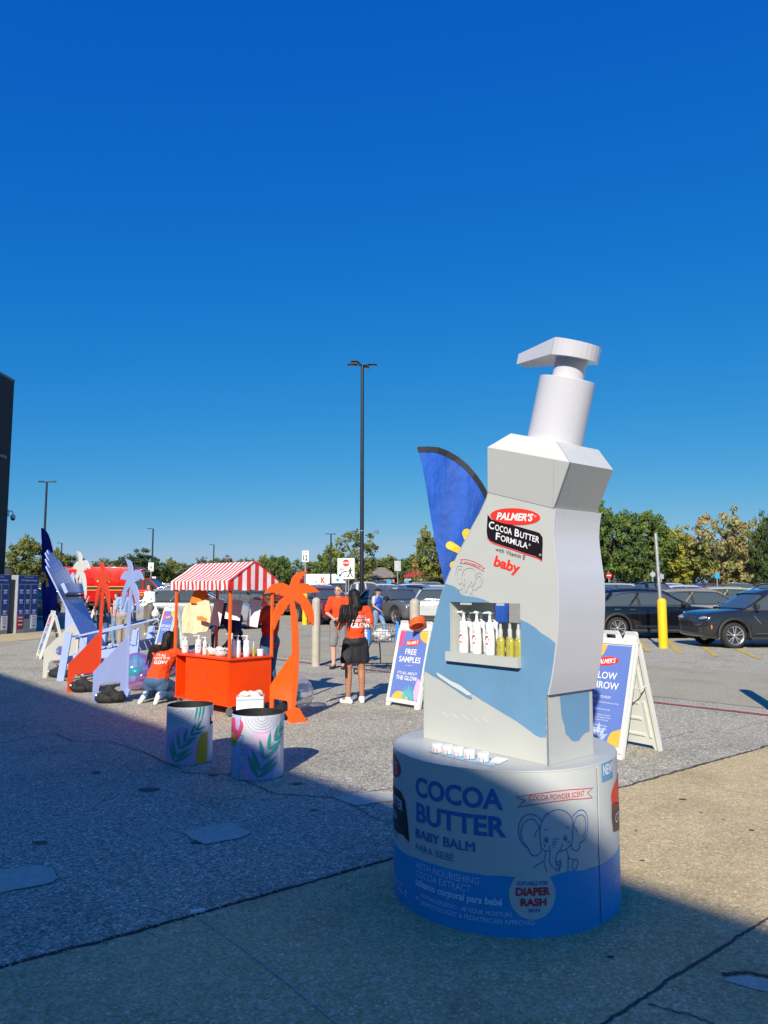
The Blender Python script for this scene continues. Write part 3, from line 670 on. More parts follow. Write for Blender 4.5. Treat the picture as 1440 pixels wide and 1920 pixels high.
for x in (0,19,38,57,76):
    pp([(829+x,1335+x*.13),(832+x,1335.5+x*.14),(842+x,1344.5+x*.14),(838+x,1343.5+x*.14)],m_wr,.002,0)
g.build('printed_graphics',bot,True)
vt_=Rf[-2][1]
for nm_,u_ in (('edge_tabs',um-.004),('edge_tabs',Ls[0][0]+.004)):
    b=MB(); k=0; v=BH+.01
    while v<vt_-.02:
        b.box(FR(.001)(u_,v+.012),(.005,.004,.020),m_gl,rz=rzf0); v+=.042
    o_=b.build(nm_,bot,True); o_['kind']='stuff'
for x0,x1 in ((864,885),(932,946)): b=MB(); q0=fuv(x0,1128); q1=fuv(x1,1130); b.box(FR(.004)((q0[0]+q1[0])/2,hv1-.008),(q1[0]-q0[0],.004,.012),m_card,rz=rzf0); b.build('niche_tab',bot,True)
# side print patch
B1=A0+uu*um
g=MB(); fs_=lambda px,py:tuple(PL(px,py,B1,uu)+uu*.0015)
sp=[(1049,1304),(1104.5,1297),(1105,1371),(1097,1374),(1090,1381),(1086,1388),(1078,1390),(1071,1388),(1066,1381),(1060,1376),(1058,1360),(1053,1345),(1051,1325)]
pts,ts=tri([sp]); g.add([fs_(*p) for p in pts],[t[::-1] for t in ts],m_lb)
g.build('side_print',bot,True)
# collar
def onF(px,py,off): return PL(px,py,A0+nf*off,nf)
def onS(px,py,off): return PL(px,py,A0+uu*(Rf[0][0]+off),uu)
w0=Rf[0][0]-Ls[-1][0]
def reach(p,pxt):
    lo,hi=0,1.2
    for _ in range(40):
        m=(lo+hi)/2; q=p+dd*m; zc=q.y*math.cos(PIT)+(q.z-CH)*math.sin(PIT)
        if 720+F*q.x/zc<pxt: lo=m
        else: hi=m
    return lo
cb=[onF(914.5,923,.003),onF(1038.5,953,.003)]; lc_=reach(cb[1],1118.5); cb+= [cb[1]+dd*lc_,cb[0]+dd*lc_]
fo=.075
m0=onF(914,838.5,fo); m1=onF(1068.5,866.7,fo); 
lm_=reach(m1,1150); m2=m1+dd*lm_; m3=m0+dd*lm_
ti=-.03; t0_=onF(958,812.5,ti); t1_=onF(1043.5,827.5,ti); lt_=reach(t1_,1122); t2_=t1_+dd*lt_; t3_=t0_+dd*lt_; print('LEN',lc_,lm_,lt_)
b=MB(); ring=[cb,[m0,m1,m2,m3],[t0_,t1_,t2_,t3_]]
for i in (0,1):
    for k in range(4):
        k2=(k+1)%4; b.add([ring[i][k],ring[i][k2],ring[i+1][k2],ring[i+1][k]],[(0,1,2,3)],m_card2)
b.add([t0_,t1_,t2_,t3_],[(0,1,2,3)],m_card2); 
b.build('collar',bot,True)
b=MB(); 
def seam(p,q,w=.003):
    p=Vector(p);q=Vector(q); b.tube([p,q],w*.5,m_gl,5,False)
f1=onF(1039,863,fo); seam(onF(1037,952,.004),f1,.002); seam(f1,onF(1043.5,829,ti),.002)
seam(m1,cb[1],.005); seam(m1,t1_,.004); b.build('fold_line',bot,True)
# pump
tc_=(t0_+t1_+t2_+t3_)/4; pb=PL(1040,828,tc_,nf); pt=PL(1072,674,tc_,nf); ax=(pt-pb).normalized(); px_=ax.cross(nf).normalized()
sd=uu if px_.dot(uu)>0 else uu; xx=(uu-ax*uu.dot(ax)).normalized(); yy=ax.cross(xx)
def PX(o): return Matrix(((xx.x,yy.x,ax.x,o.x),(xx.y,yy.y,ax.y,o.y),(xx.z,yy.z,ax.z,o.z),(0,0,0,1)))
k=(pb.y)/F; L1=(PL(1064,712,tc_,nf)-pb).length; L2=(pt-pb).length
b=MB(); b.lathe([(0,-.05),(.155,-.05),(.155,L1-.004),(.150,L1),(0,L1)],m_gloss,28,PX(pb),True,sharp=True); b.build('pump_collar',bot,True)
b=MB(); b.lathe([(0,L1-.01),(.088,L1-.01),(.088,L2+.03),(0,L2+.03)],m_gloss,28,PX(pb),True,sharp=True); b.build('pump_stem',bot,True)
hd=L2-.012; hh=.105; 
# head: round back joined to a tapering spout that points along -u
prof=[(.146*math.cos(a),.150*math.sin(a)) for a in [(-100+200*i/16)*PI/180 for i in range(17)]]
def headshape():
    vs=[];fs=[]; top=[];bt_=[]
    for x,y in prof: top.append((x,y,hd+hh-.012*(x+.03)/.18)); bt_.append((x,y,hd+.01))
    n=len(top); m=len(vs)
    b.add(top+bt_,[tuple(range(n)),tuple(range(2*n-1,n-1,-1))]+[(i,i+n,i+1+n,i+1) for i in range(n-1)]+[(n-1,2*n-1,n,0)],m_gloss,False,PX(pb))
b=MB(); headshape(); b.build('pump_head',bot,True)
b=MB(); w1=.15; w2=.045; x0_=-.028; x1_=-.355
vs=[(x0_,-w1,hd+.012),(x0_,w1,hd+.012),(x0_,w1,hd+hh-.003),(x0_,-w1,hd+hh-.003),(x1_,-w2,hd-.042),(x1_,w2,hd-.042),(x1_,w2,hd+.018),(x1_,-w2,hd+.018)]
b.add(vs,[(0,1,2,3),(7,6,5,4),(0,4,5,1),(1,5,6,2),(2,6,7,3),(3,7,4,0)],m_gloss,False,PX(pb)); b.build('pump_spout',bot,True)
# ---- small products ----
m_oil=M('baby_oil',(.55,.50,.08),.12,var=.05,trans=.25,coat=.4); m_plast=M('white_plastic',(.82,.82,.80),.3,var=.01,coat=.2); m_clear=M('clear_cap',(.75,.77,.78),.12,trans=.4,var=0)
m_olive=M('label_olive',(.25,.25,.08),.5,var=.2,vs=60); m_brn=M('label_brown',(.25,.10,.04),.5,var=0)
def bottle_prof(h): return [(0,0),(.028,0),(.031,.004),(.032,h*.35),(.027,h*.58),(.0265,h*.66),(.028,h*.74),(.012,h*.76),(.012,h*.80),(.0085,h*.80),(.0085,h*.90),(.006,h*.90),(.006,h*.955),(0,h*.955)]
def lotion(loc,rz,label,group,h=.245,name='lotion_bottle',prints=True):
    t=thing(name,label,'bottle',loc,rz,group)
    b=MB(); b.lathe(bottle_prof(h)[:8],m_plast,16,None,True,sy=.8); 
    if prints:
        fb=lambda o:(lambda x,y:(x,-(math.sqrt(max(1e-6,.032**2-x*x))*.8+o),y))
        b.sheet([(.014*math.cos(a)-.003,h*.42+.0055*math.sin(a)) for a in [i*PI/6 for i in range(12)]],m_pr,fb(.0015))
        b.sheet([(-.016,h*.39),(.013,h*.375),(.013,h*.33),(-.014,h*.35)],m_pk,fb(.001)); b.sheet([(-.018,h*.04),(.012,h*.04),(.012,h*.18),(-.018,h*.18)],m_lb2,fb(.001))
        b.sheet([(-.008,h*.24),(.006,h*.24),(.006,h*.28),(-.008,h*.28)],m_pr,fb(.001)); b.sheet([(-.012,h*.5),(.008,h*.5),(.004,h*.56),(-.008,h*.55)],m_lb2,fb(.001))
    b.build('body',t)
    b=MB(); b.lathe([(0,h*.75)]+bottle_prof(h)[7:],m_plast,12,None,True,sharp=True); b.tube([(.012,0,h*.955),(-.005,0,h*.975),(-.045,0,h*.965),(-.052,0,h*.95)],[.008,.008,.0055,.004],m_plast,8,ref=(0,1,0)); b.build('pump',t)
    if not prints or h>.225 and h!=.245: t.scale=(1.55,1.55,1)
    return t
m_lb2=M('label_pale_blue',(.42,.62,.80),.5,var=.1,vs=80)
def oil(loc,rz,label,group,h=.18):
    t=thing('oil_bottle',label,'bottle',loc,rz,group)
    b=MB(); b.lathe([(0,0),(.024,0),(.026,.004),(.026,h*.50),(.018,h*.58),(.010,h*.60)],m_oil,14,None,True,sy=.8)
    fb=lambda o:(lambda x,y:(x,-(math.sqrt(max(1e-6,.0262**2-x*x))*.8+o),y))
    b.sheet([(-.02,h*.4),(.016,h*.4),(.012,h*.53),(-.01,h*.55)],m_olive,fb(.001)); b.sheet([(-.018,h*.25),(.013,h*.23),(.013,h*.36),(-.016,h*.38)],m_brn,fb(.0015)); b.sheet([(-.016,h*.03),(.014,h*.03),(.014,h*.2),(-.016,h*.2)],m_olive,fb(.001))
    b.build('body',t)
    b=MB(); b.lathe([(0,h*.59),(.012,h*.59),(.013,h*.80),(.008,h*.86),(.007,h),(0,h)],m_clear,12,None,True,sharp=True); b.build('cap',t); return t
rzf=math.atan2(uu.y,uu.x)
def inn(u,d,z=hv0+.001): p=A0+uu*u+dd*d; return (p.x,p.y,z)
ord_=['leftmost','second','third']
def upx(px): return fuv(px,1200)[0]
for i,px in enumerate((868,893,918)): lotion(inn(upx(px)-.055,.065),rzf,'front row white lotion pump bottle in the niche, %s from the left'%ord_[i],'lotion bottles in the niche')
for i,px in enumerate((881,905,930)): lotion(inn(upx(px)-.148,.15),rzf,'back row white lotion pump bottle in the niche, %s from the left'%ord_[i],'lotion bottles in the niche')
for i,px in enumerate((939,957,973)): oil(inn(min(upx(px)-.045,hu1-.03),.05),rzf,'front row yellow baby oil bottle in the niche, %s from the left'%ord_[i],'oil bottles in the niche')
for i,px in enumerate((945,962)): oil(inn(upx(px)-.06,.12),rzf,'back row yellow baby oil bottle in the niche, %s from the left'%['left','right'][i],'oil bottles in the niche')
g_=MB(); c=[G(*p,BH).xy for p in [(806,1409),(925,1436),(957,1424),(900,1408),(830,1396)]]
def jar(loc,rz,label):
    t=thing('balm_jar',label,'jar',loc,rz,'balm jars on the display base')
    b=MB(); b.lathe([(0,0),(.030,0),(.032,.003),(.032,.028),(0,.028)],m_plast,20,None,True,sharp=True)
    fb=lambda o:(lambda x,y:(x,-(math.sqrt(max(1e-6,.032**2-x*x))+o),y))
    b.sheet([(-.026+.012*(1+math.cos(a)),.018+.006*math.sin(a)) for a in [i*PI/6 for i in range(12)]],m_pr,fb(.0012)); b.sheet([(-.025,.013),(-.002,.011),(-.003,.003),(-.022,.005)],m_pk,fb(.001)); b.sheet([(.004,.004),(.024,.004),(.024,.018),(.004,.018)],m_lb2,fb(.001)); b.build('body',t)
    b=MB(); b.lathe([(0,.028),(.0335,.028),(.0335,.042),(.031,.045),(0,.045)],m_plast,20,None,True,sharp=True); b.build('lid',t); return t
for i,(x,y) in enumerate([(820,1413),(839.5,1416),(859.5,1420),(881,1425),(907,1431)]):
    c=G(x,y,BH); jar((c.x,c.y+.02,BH+.0055),0.05,['leftmost small white balm jar on the round base','second small white balm jar from the left','middle one of the five small balm jars','small white balm jar just left of the rightmost','rightmost small white balm jar on the round base'][i])
g=MB(); g.sheet([tuple(G(*p,BH).xy) for p in [(804,1409),(830,1417),(875,1428),(925,1438),(930,1428),(890,1418),(840,1406),(812,1402)]],m_lb2,lambda x,y:(x,y,BH+.002)); g.sheet([tuple(G(*p,BH).xy) for p in [(915,1430),(935,1434),(955,1424),(930,1420)]],m_pw,lambda x,y:(x,y,BH+.003)); tag(g.build('paper_mat'),'pale blue paper strip under the five balm jars','paper')
# ================= promotional props =================
m_wp=M('white_sign_plastic',(.66,.67,.63),.35,var=.03,vs=4,coat=.15); m_post=M('poster_periwinkle',(.12,.195,.52),.5,var=.03); m_por=M('poster_orange',(.90,.45,.06),.5,var=0)
m_ppk=M('poster_pink',(.80,.08,.22),.5,var=0); m_plil=M('poster_lilac',(.75,.40,.62),.5,var=0); m_ptl=M('poster_teal',(.10,.42,.45),.5,var=0); m_plb=M('poster_pale_blue',(.40,.50,.82),.5,var=0)
m_oran=M('orange_painted_board',(.84,.125,.010),.42,var=.05,vs=3,bump=.04,bs=12); m_oran2=M('coral_painted_board',(.74,.06,.014),.42,var=.05,vs=3); m_lav=M('lavender_painted_board',(.31,.40,.69),.42,var=.04,vs=3,bump=.04,bs=12); m_whb=M('cream_painted_board',(.66,.65,.56),.45,var=.03,vs=3)
m_blackbag=M('black_sandbag',(.012,.012,.013),.75,var=.3,vs=12,bump=.3,bs=40)
def leafs(fn,mb,cx,cy,s,mat,n=7,spread=2.6,a0=None,lw=.16):
    """fan of pointed leaves"""
    for i in range(n):
        a=PI/2+(i/(n-1)-.5)*spread; L=s*(1-.25*abs(i/(n-1)-.5)*2)
        d=Vector((math.cos(a),math.sin(a))); nn=Vector((-d.y,d.x)); o=Vector((cx,cy))+d*s*.12
        mb.sheet([tuple(o),tuple(o+d*L*.4+nn*L*lw*.5),tuple(o+d*L),tuple(o+d*L*.4-nn*L*lw*.5)],mat,fn)
def blob(cx,cy,r,seed,sx=1,sy=1,n=26,amp=.25):
    return [(cx+sx*r*math.cos(a)*(1+amp*noise.noise((math.cos(a)*1.2,math.sin(a)*1.2,seed))),cy+sy*r*math.sin(a)*(1+amp*noise.noise((math.cos(a)*1.2,math.sin(a)*1.2,seed)))) for a in [i*2*PI/n for i in range(n)]]
def clipbox(p,x0,y0,x1,y1):
    for ax,lim,sg in ((0,x0,1),(0,x1,-1),(1,y0,1),(1,y1,-1)):
        o=[]
        for i in range(len(p)):
            a=p[i];b_=p[(i+1)%len(p)]; da=(a[ax]-lim)*sg; db=(b_[ax]-lim)*sg
            if da>=0:o.append(a)
            if (da>=0)!=(db>=0): u=da/(da-db); o.append((a[0]+(b_[0]-a[0])*u,a[1]+(b_[1]-a[1])*u))
        p=o
    return p
def aframe(label,foot,xd,w=.66,h=1.22,sp=.62,lines=(),kind=0,back_print=False):
    xd=Vector(xd).normalized(); ang=math.atan2(xd.y,xd.x); yd=Vector((-xd.y,xd.x))
    f=Vector(foot[:2]); c=f+xd*w/2+yd*sp/2
    t=thing('sandwich_board',label,'sign',(c.x,c.y,0),ang,'white sandwich boards around the stall'); H=math.hypot(h,sp/2)
    out=[(-w/2,0),(-w/2+.075,0),(-w/2+.10,.05),(w/2-.10,.05),(w/2-.075,0),(w/2,0),(w/2-.012,H-.02),(w/2-.03,H),(w/2-.15,H),(w/2-.175,H-.085),(.125,H-.085),(.10,H-.015),(.08,H),(-.08,H),(-.10,H-.015),(-.125,H-.085),(-w/2+.175,H-.085),(-w/2+.15,H),(-w/2+.03,H),(-w/2+.012,H-.02)]
    hole=[(-.075,H-.085),(.075,H-.085),(.06,H-.035),(-.06,H-.035)]
    for sgn,nm in ((-1,'front_panel'),(1,'back_panel')):
        X=frame((0,sgn*sp/2,0),(-sgn*1.0,0,0) if sgn>0 else (1,0,0),(0,-sgn*sp/2,h))
        b=MB(); b.prism(out,.022,m_wp,X,holes=[hole[::-1]])
        for x in (-w/2+.022,w/2-.022): b.box((x,H*.47,.006),(.03,H*.86,.02),m_wp,X=X)
        b.box((0,H-.125,.004),(w-.06,.045,.018),m_wp,X=X); b.box((0,.075,.004),(w-.06,.04,.018),m_wp,X=X)
        # moulded ribs on the inner face
        for y in (.16,.34,.52,.70,.88): b.box((0,y,-.028),(w*.52,.028,.012),m_wp,X=X,bev=.004)
        for x in (-w*.36,w*.36): b.box((x,.34,-.028),(.03,.40,.012),m_wp,X=X,bev=.004); b.box((x,.80,-.028),(.03,.34,.012),m_wp,X=X,bev=.004)
        for x in (-w/2+.012,w/2-.012): b.box((x,H*.46,-.034),(.024,H*.9,.03),m_wp,X=X)
        b.lathe([(0,-.022),(.03,-.022),(.03,-.03),(.024,-.03),(0,-.03)],m_wp,14,X@Matrix.Translation((w*.2,.25,0))@Matrix.Rotation(0,4,'X'))
        p=b.build(nm,t)
        if sgn<0 or back_print:
            g=MB(); x0,x1,y0,y1=-w/2+.05,w/2-.05,.11,H-.16; K=lambda o:(lambda x,y:tuple(X@Vector((x,y,o))))
            g.sheet([(x0,y0),(x1,y0),(x1,y1),(x0,y1)],m_post,K(.002)); W_=x1-x0; Hh=y1-y0
            bx=lambda p_:clipbox(p_,x0+.001,y0+.001,x1-.001,y1-.001)
            if kind==0:
                g.sheet(bx(blob(x1-.02,y1-.02,.15,3,1,.9)),m_por,K(.0035)); g.sheet(bx(blob(x0+.03,y1-.10,.06,5,1,2.6)),m_ppk,K(.0035)); g.sheet(bx(blob(x0+.07,y1-.05,.05,6)),m_ppk,K(.004))
                g.sheet(bx(blob(x0+.22,y0+.0,.14,8,1.3,.8)),m_por,K(.0035)); g.sheet(bx(blob(x1-.03,y0+.15,.08,9,1,1.9)),m_plil,K(.0035)); leafs(K(.005),g,x0+.37,y0+.01,.2,m_ptl,9,2.8,lw=.22)
            else:
                g.sheet(bx([(x0,y1),(x0+.28,y1),(x0+.24,y1-.1),(x0+.17,y1-.17),(x0,y1-.2)]),m_por,K(.0035)); g.sheet(bx(blob(x1,y0+.02,.15,4,1,1.1)),m_por,K(.0035)); leafs(K(.004),g,x1-.27,y0+.03,.17,m_plb,5,1.9,lw=.4)
            oy=y1-Hh*.17; ow=.155; g.sheet([(ow*math.cos(a*PI/16)+.0,oy+.048*math.sin(a*PI/16)+.03*math.cos(a*PI/16)*.6) for a in range(32)],m_pr,K(.005))
            g.text('PALMER’S',m_pw,K(.0065),box=(-ow*.75,oy-.026,ow*.75,oy+.026),bold=.02,shear=.2,arc=lambda x:x*.12)
            for (s_,yy,hh,bo) in lines: g.text(s_,m_pw,K(.0055),at=(0,y0+Hh*yy),h=hh,bold=bo,align='C')
            g.build('poster',t)
    for x in (-w/2+.01,w/2-.01):
        b=MB(); b.tube([(x,-.13,h*.55),(x,0,h*.53),(x,.13,h*.55)],.008,m_wp,6); b.build('hinge_strut',t)
    return t
fs=[('FREE',.655,.085,.012),('SAMPLES',.54,.085,.012),('www.palmers.com',.49,.014,0),('IT’S ALL ABOUT',.36,.042,.008),('THE GLOW',.28,.062,.012)]
a_=G(723,1321).xy; c_=G(784.5,1331.5).xy; aframe('sandwich board reading FREE SAMPLES with an orange ring over its top',a_,c_-a_,w=(c_-a_).length,lines=fs)
gl=[('GLOW',.65,.075,.01),('THROW',.55,.075,.01),('HOW TO PLAY',.455,.026,.006)]+[('Toss the ring over the stand and travel zones from',.405,.016,0),('the glow, and the other is the',.335,.016,0),('the score for the win. 1 point if',.28,.016,.0),('landed, 3 points if it goes in from',.255,.016,0),('5 points if it goes in this tall',.23,.016,0),('Stand behind the throw line',.175,.016,0),('ask the team for glow pads',.145,.016,0),('and have fun with it',.115,.016,0)]
rf=G(1165,1425).xy; bf=G(1243,1408).xy; yd=(bf-rf); sp=yd.length; yd.normalize(); xd=Vector((yd.y,-yd.x)); aframe('sandwich board reading GLOW THROW half hidden behind the giant bottle',rf-xd*.68,xd,w=.68,h=1.25,sp=sp,lines=gl,kind=1)
f3=G(73,1236).xy; aframe('sandwich board seen edge-on at the far left behind the lavender chair',f3-Vector((.52,-.85))*.6,(.52,-.85),w=.62,lines=fs,h=1.15)
f4=Vector((GX(161,23.3).x,23.3)); aframe('sandwich board standing open behind the coral palm trunk',f4,(.36,-.93),w=.6,lines=gl,h=1.15)
f5=G(288,1219).xy; aframe('sandwich board seen between the kneeling woman and the cart post',f5,(.72,-.69),w=.66,lines=[('GET BACK',.55,.075,.01),('TO GLOW',.46,.06,.01)],kind=0)
b=MB(); 
o=Vector(tuple(P(785,1170,10.9))); o.z=1.165
ringm=M('orange_foam_ring',(.85,.12,.02),.6,var=.08,vs=20,bump=.3,bs=30)
for k,(dz,rr_) in enumerate(((0,.105),(.035,.10),(.066,.097))):
    b.tube([(o.x-.02+rr_*math.cos(a)*1.0,o.y+rr_*math.sin(a)*.7,o.z+dz-.05*math.sin(a)+.02*math.cos(a)) for a in [i*2*PI/24 for i in range(25)]],.019,ringm,8,False)
tag(b.build('hose_coil'),'coiled orange hose hung over the top of the FREE SAMPLES board','hose')
# ---------- palm cut-outs ----------
pz=[(690,62),(668,100),(660,85),(650,130),(638,122),(628,165),(612,160),(606,205),(600,218),(640,212),(700,222),(770,262),(825,318),(760,322),(700,330),(690,318),(668,340),(640,338),(662,362),(700,410),(740,480),(762,560),(768,640),(765,718),(742,700),(722,660),(716,690),(705,640),(696,600),(682,615),(668,560),(655,520),(640,535),(628,480),(600,452),(545,412),(560,470),(578,560),(592,680),(602,800),(607,1000),(607,1200),(600,1400),(585,1560),(575,1650),(620,1672),(655,1745),(708,1830),(545,1832),(520,1780),(465,1695),(480,1690),(538,1680),(540,1500),(540,1200),(538,1000),(532,800),(522,600),(510,480),(503,448),(478,478),(470,520),(455,515),(435,575),(420,570),(398,640),(388,632),(368,700),(345,756),(328,700),(330,620),(345,540),(368,470),(405,412),(452,372),(400,352),(398,340),(352,345),(350,322),(300,325),(245,336),(262,300),(300,250),(350,216),(430,207),(480,232),(500,258),(512,215),(525,160),(555,110),(600,80)]
pz=[((x-548)*.0017,(1832-y)*.00109) for x,y in pz]
def palm(label,base,bd,s,mat,name='palm_cutout',fin=.58,flip=False,ks=1):
    bd=Vector(bd).normalized(); ang=math.atan2(bd.y,bd.x)
    t=thing(name,label,'palm cutout',(base[0],base[1],0),ang,'painted palm tree cutouts'); 
    X=Matrix(((1,0,0,0),(0,0,-1,-.009),(0,1,0,0),(0,0,0,1)))
    b=MB(); b.prism([(x*s*ks,y*s) for x,y in pz],.02,mat,X); b.build('palm_board',t)
    X2=Matrix(((0,0,1,.009),(1,0,0,.011),(0,1,0,0),(0,0,0,1))) if not flip else Matrix(((0,0,-1,-.009),(-1,0,0,-.0115),(0,1,0,0),(0,0,0,1)))
    fp2=[(0,0),(.09,0),(.095,.23),(.115,.26),(fin-.13,.25),(fin-.09,.22),(fin-.07,0),(fin,0),(fin,.41),(0,.88)]
    b=MB(); b.prism([(x,y*s) for x,y in fp2],.018,mat,X2,holes=() if mat is not m_whb else [[(.3+.09*math.cos(-a),.50+.09*math.sin(-a)) for a in [i*PI/8 for i in range(16)]]]); b.build('support_fin',t)
    b=MB(); b.box((.012,.025,.55),(.03,.03,.5),mat); b.build('joining_batten',t)
    return t
def sandbag(label,c,rz,s=1,seed=0,base=None):
    pr=[('e',(-.085*s,0,.075*s),(.115*s,.085*s,.08*s)),('e',(.095*s,.01,.07*s),(.11*s,.08*s,.072*s)),('c',(-.10*s,0,.09*s),(-.01*s,0,.185*s),.07*s,.022*s),('c',(.10*s,0,.08*s),(0,0,.18*s),.06*s,.022*s),('e',(-.03*s,-.05*s,.06*s),(.1*s,.05*s,.06*s)),('c',(-.03*s,0,.10*s),(0,0,.20*s),.05*s,.018*s),('c',(0,0,.19*s),(.07*s,.02*s,.215*s),.02*s,.012*s),('c',(0,0,.19*s),(-.05*s,0,.225*s),.018*s,.01*s)]
    def wp(v): 
        n=noise.noise_vector(v*9+Vector((seed,0,0)))*.022+noise.noise_vector(v*24+Vector((seed,0,0)))*.008; return (v.x+n.x,v.y+n.y,max(.002,v.z+n.z))
    o=organic('sandbag',pr,.012,m_blackbag,None,sm=2,warp=wp); o.location=(c[0],c[1],0); o.rotation_euler=(0,0,rz); tag(o,label,'sandbag','black sandbags on the palm stands')
    b=MB(); b.box((-.15*s,-.075*s,.11*s),(.025,.004,.025),m_pw); b.build('tag',o); return o
jn=G(548,1356).xy; bd1=Vector((.80,.60)); fd1=Vector((-.60,.80))
palm('bright orange palm cutout standing beside the cart, right of the two drums',jn,bd1,1,m_oran,ks=.82)
pj=G(238,1313).xy; palm('lavender palm cutout nearest the kneeling woman, with a black sandbag',pj,(-.59,.80),1.12,m_lav,fin=.50)
pk=G(186,1294).xy; palm('coral palm cutout between the white and lavender palms',pk,(-.59,.80),1.12,m_oran2,fin=.50)
pw=G(143,1267).xy; palm('cream white palm cutout leftmost, behind the lavender chair back',pw,(-.59,.80),1.27,m_whb,fin=.60)
sandbag('black sandbag in the foot of the lavender palm',(pj.x-.17,pj.y-.26),0.05,1.15,1); sandbag('black sandbag in the foot of the coral palm',(pk.x-.17,pk.y-.26),.1,1.15,5); sandbag('black sandbag in the foot of the cream white palm',(pw.x-.22,pw.y-.30),-.3,1.1,9)
c=jn+fd1*.33+bd1*.1; sandbag('black sandbag lying behind the fin of the orange palm',(c.x,c.y),.9,1.2,3)
# ---------- giant garden chair ----------
ch=thing('giant_garden_chair','oversized lavender slatted garden chair facing right, left of the palms','chair',tuple(G(130,1275)))
YN=G(112,1277).y; YF=YN+.92
def onY(px,py,Y=YN): return P(px,py,Y)
def plank(name,p,q,w,th,mat=m_lav,wd=(0,1,0)):
    """board from p to q; w = width across (in the x-z plane), th = thickness along wd"""
    p=Vector(p);q=Vector(q); wd=Vector(wd).normalized(); d=(q-p).normalized(); n=d.cross(wd).normalized(); b=MB()
    vs=[c+n*w/2*i+wd*th/2*j for c in (p,q) for i,j in ((-1,-1),(1,-1),(1,1),(-1,1))]
    b.add(vs,[(0,3,2,1),(4,5,6,7),(0,1,5,4),(1,2,6,5),(2,3,7,6),(3,0,4,7)],mat); return b.build(name,ch,True)
# back slats: seven boards side by side across the width, rounded tops
bt0=onY(163,1200); tp=onY(88,1030)
for i,(k,dz) in enumerate([(0,0),(1,.16),(2,.30),(3,.36),(4,.30),(5,.16),(6,0)]):
    y=YN+.04+k*.13; p=Vector((bt0.x,y,bt0.z-.12)); q=Vector((tp.x,y,tp.z-.30)); d=(q-p).normalized(); q=q+d*dz
    b=MB(); X=frame(p,(0,1,0),d); L=(q-p).length; hw=.052
    b.prism([(-hw,0),(hw,0),(hw,L-.05),(hw*.7,L-.015),(0,L),(-hw*.7,L-.015),(-hw,L-.05)],.025,m_lav,X); b.build('back_slat',ch,True)
d=(Vector((tp.x,0,tp.z))-Vector((bt0.x,0,bt0.z))).normalized(); nrm=Vector((-abs(d.z),0,-abs(d.x)))
pc=onY(104,1103); b=MB(); b.box((pc.x+.16,(YN+YF)/2-.03,pc.z),(.07,.84,.20),m_lav,rot=Matrix.Rotation(-math.atan2(-d.x,d.z),4,'Y'),bev=.01); b.build('headrest',ch,True)
b=MB(); b.box((pc.x+.17,(YN+YF)/2-.03,pc.z-.14),(.06,.86,.045),m_seam); b.build('headrest_strap',ch,True)
plank('lower_back_rail',onY(134,1196)+Vector((0,0,0)),onY(134,1196)+Vector((0,.92,0)),.16,.03,wd=(.2,0,1))
for Y in (YN,YF):
    A1=P(113,1277,YN); A2=P(129,1186,YN); dx=0
    sh=Vector((0,Y-YN,0)); plank('rear_leg',Vector((A1.x,Y,0)),Vector((A2.x,Y,A2.z)),.13,.035)
    fl=P(257,1178,YN); plank('front_leg',Vector((fl.x,Y,0.0)),Vector((fl.x,Y,fl.z)),.10,.04)
    s0=P(150,1190,YN); s1_=P(272,1161,YN); b=MB()
    pts=[Vector((s0.x,Y,s0.z)),Vector((s1_.x,Y,s1_.z))]; b.add([pts[0]+Vector((0,-.05,0)),pts[0]+Vector((0,.05,0)),pts[1]+Vector((0,.10,0)),pts[1]+Vector((0,-.08,0))]+[p+Vector((0,0,-.035)) for p in (pts[0]+Vector((0,-.05,0)),pts[0]+Vector((0,.05,0)),pts[1]+Vector((0,.10,0)),pts[1]+Vector((0,-.08,0)))],[(0,3,2,1),(4,5,6,7),(0,1,5,4),(1,2,6,5),(2,3,7,6),(3,0,4,7)],m_lav); b.build('armrest',ch,True)
    r0_=P(128,1268,YN); r1_=P(258,1224,YN); plank('side_stringer',Vector((P(135,1252,YN).x,Y+.04,.42)),Vector((fl.x,Y+.04,P(257,1216,YN).z)),.17,.03)
    plank('arm_bracket',Vector((fl.x-.05,Y-.03,fl.z-.30)),Vector((fl.x-.02,Y-.03,fl.z-.02)),.10,.03)
    plank('rear_upright',Vector((P(150,1262,YN).x,Y+.02,.12)),Vector((P(157,1190,YN).x,Y+.02,P(157,1190,YN).z)),.13,.03)
plank('cross_bar',(P(122,1246,YN).x,YN+.02,P(122,1239,YN).z),(P(122,1246,YN).x,YF-.02,P(122,1239,YN).z),.14,.03,wd=(1,0,.1))
sA=P(180,1216,YN); sB=P(258,1203,YN)
for k in range(7):
    p=sA.lerp(sB,k/6); b=MB(); b.box((p.x,(YN+YF)/2,p.z),(.115,.98,.025),m_lav,rot=Matrix.Rotation(-math.atan2(sB.z-sA.z,sB.x-sA.x),4,'Y'),bev=.006); b.build('seat_slat',ch,True)
# second board shaped like a surfboard leaning behind the chair back
sb=thing('surfboard_cutout','lavender rounded board leaning upright behind the giant chair back','board',(GX(132,16.2).x,16.2,0))
b=MB(); X=frame(GX(139,16.2),(1,-.2,0),(-.04,0,1)); b.prism([(.14*math.sin(a)*1.0,1.02-1.02*math.cos(a)) for a in [i*2*PI/40 for i in range(40)]][::-1],.04,m_lav,X); b.build('board',sb,True)
b=MB(); b.prism([(-.03,0),(.03,0),(.02,.5),(-.02,.5)],.25,m_lav,frame(GX(139,16.5),(1,-.2,0),(-.04,0,1))); b.build('stand',sb,True)
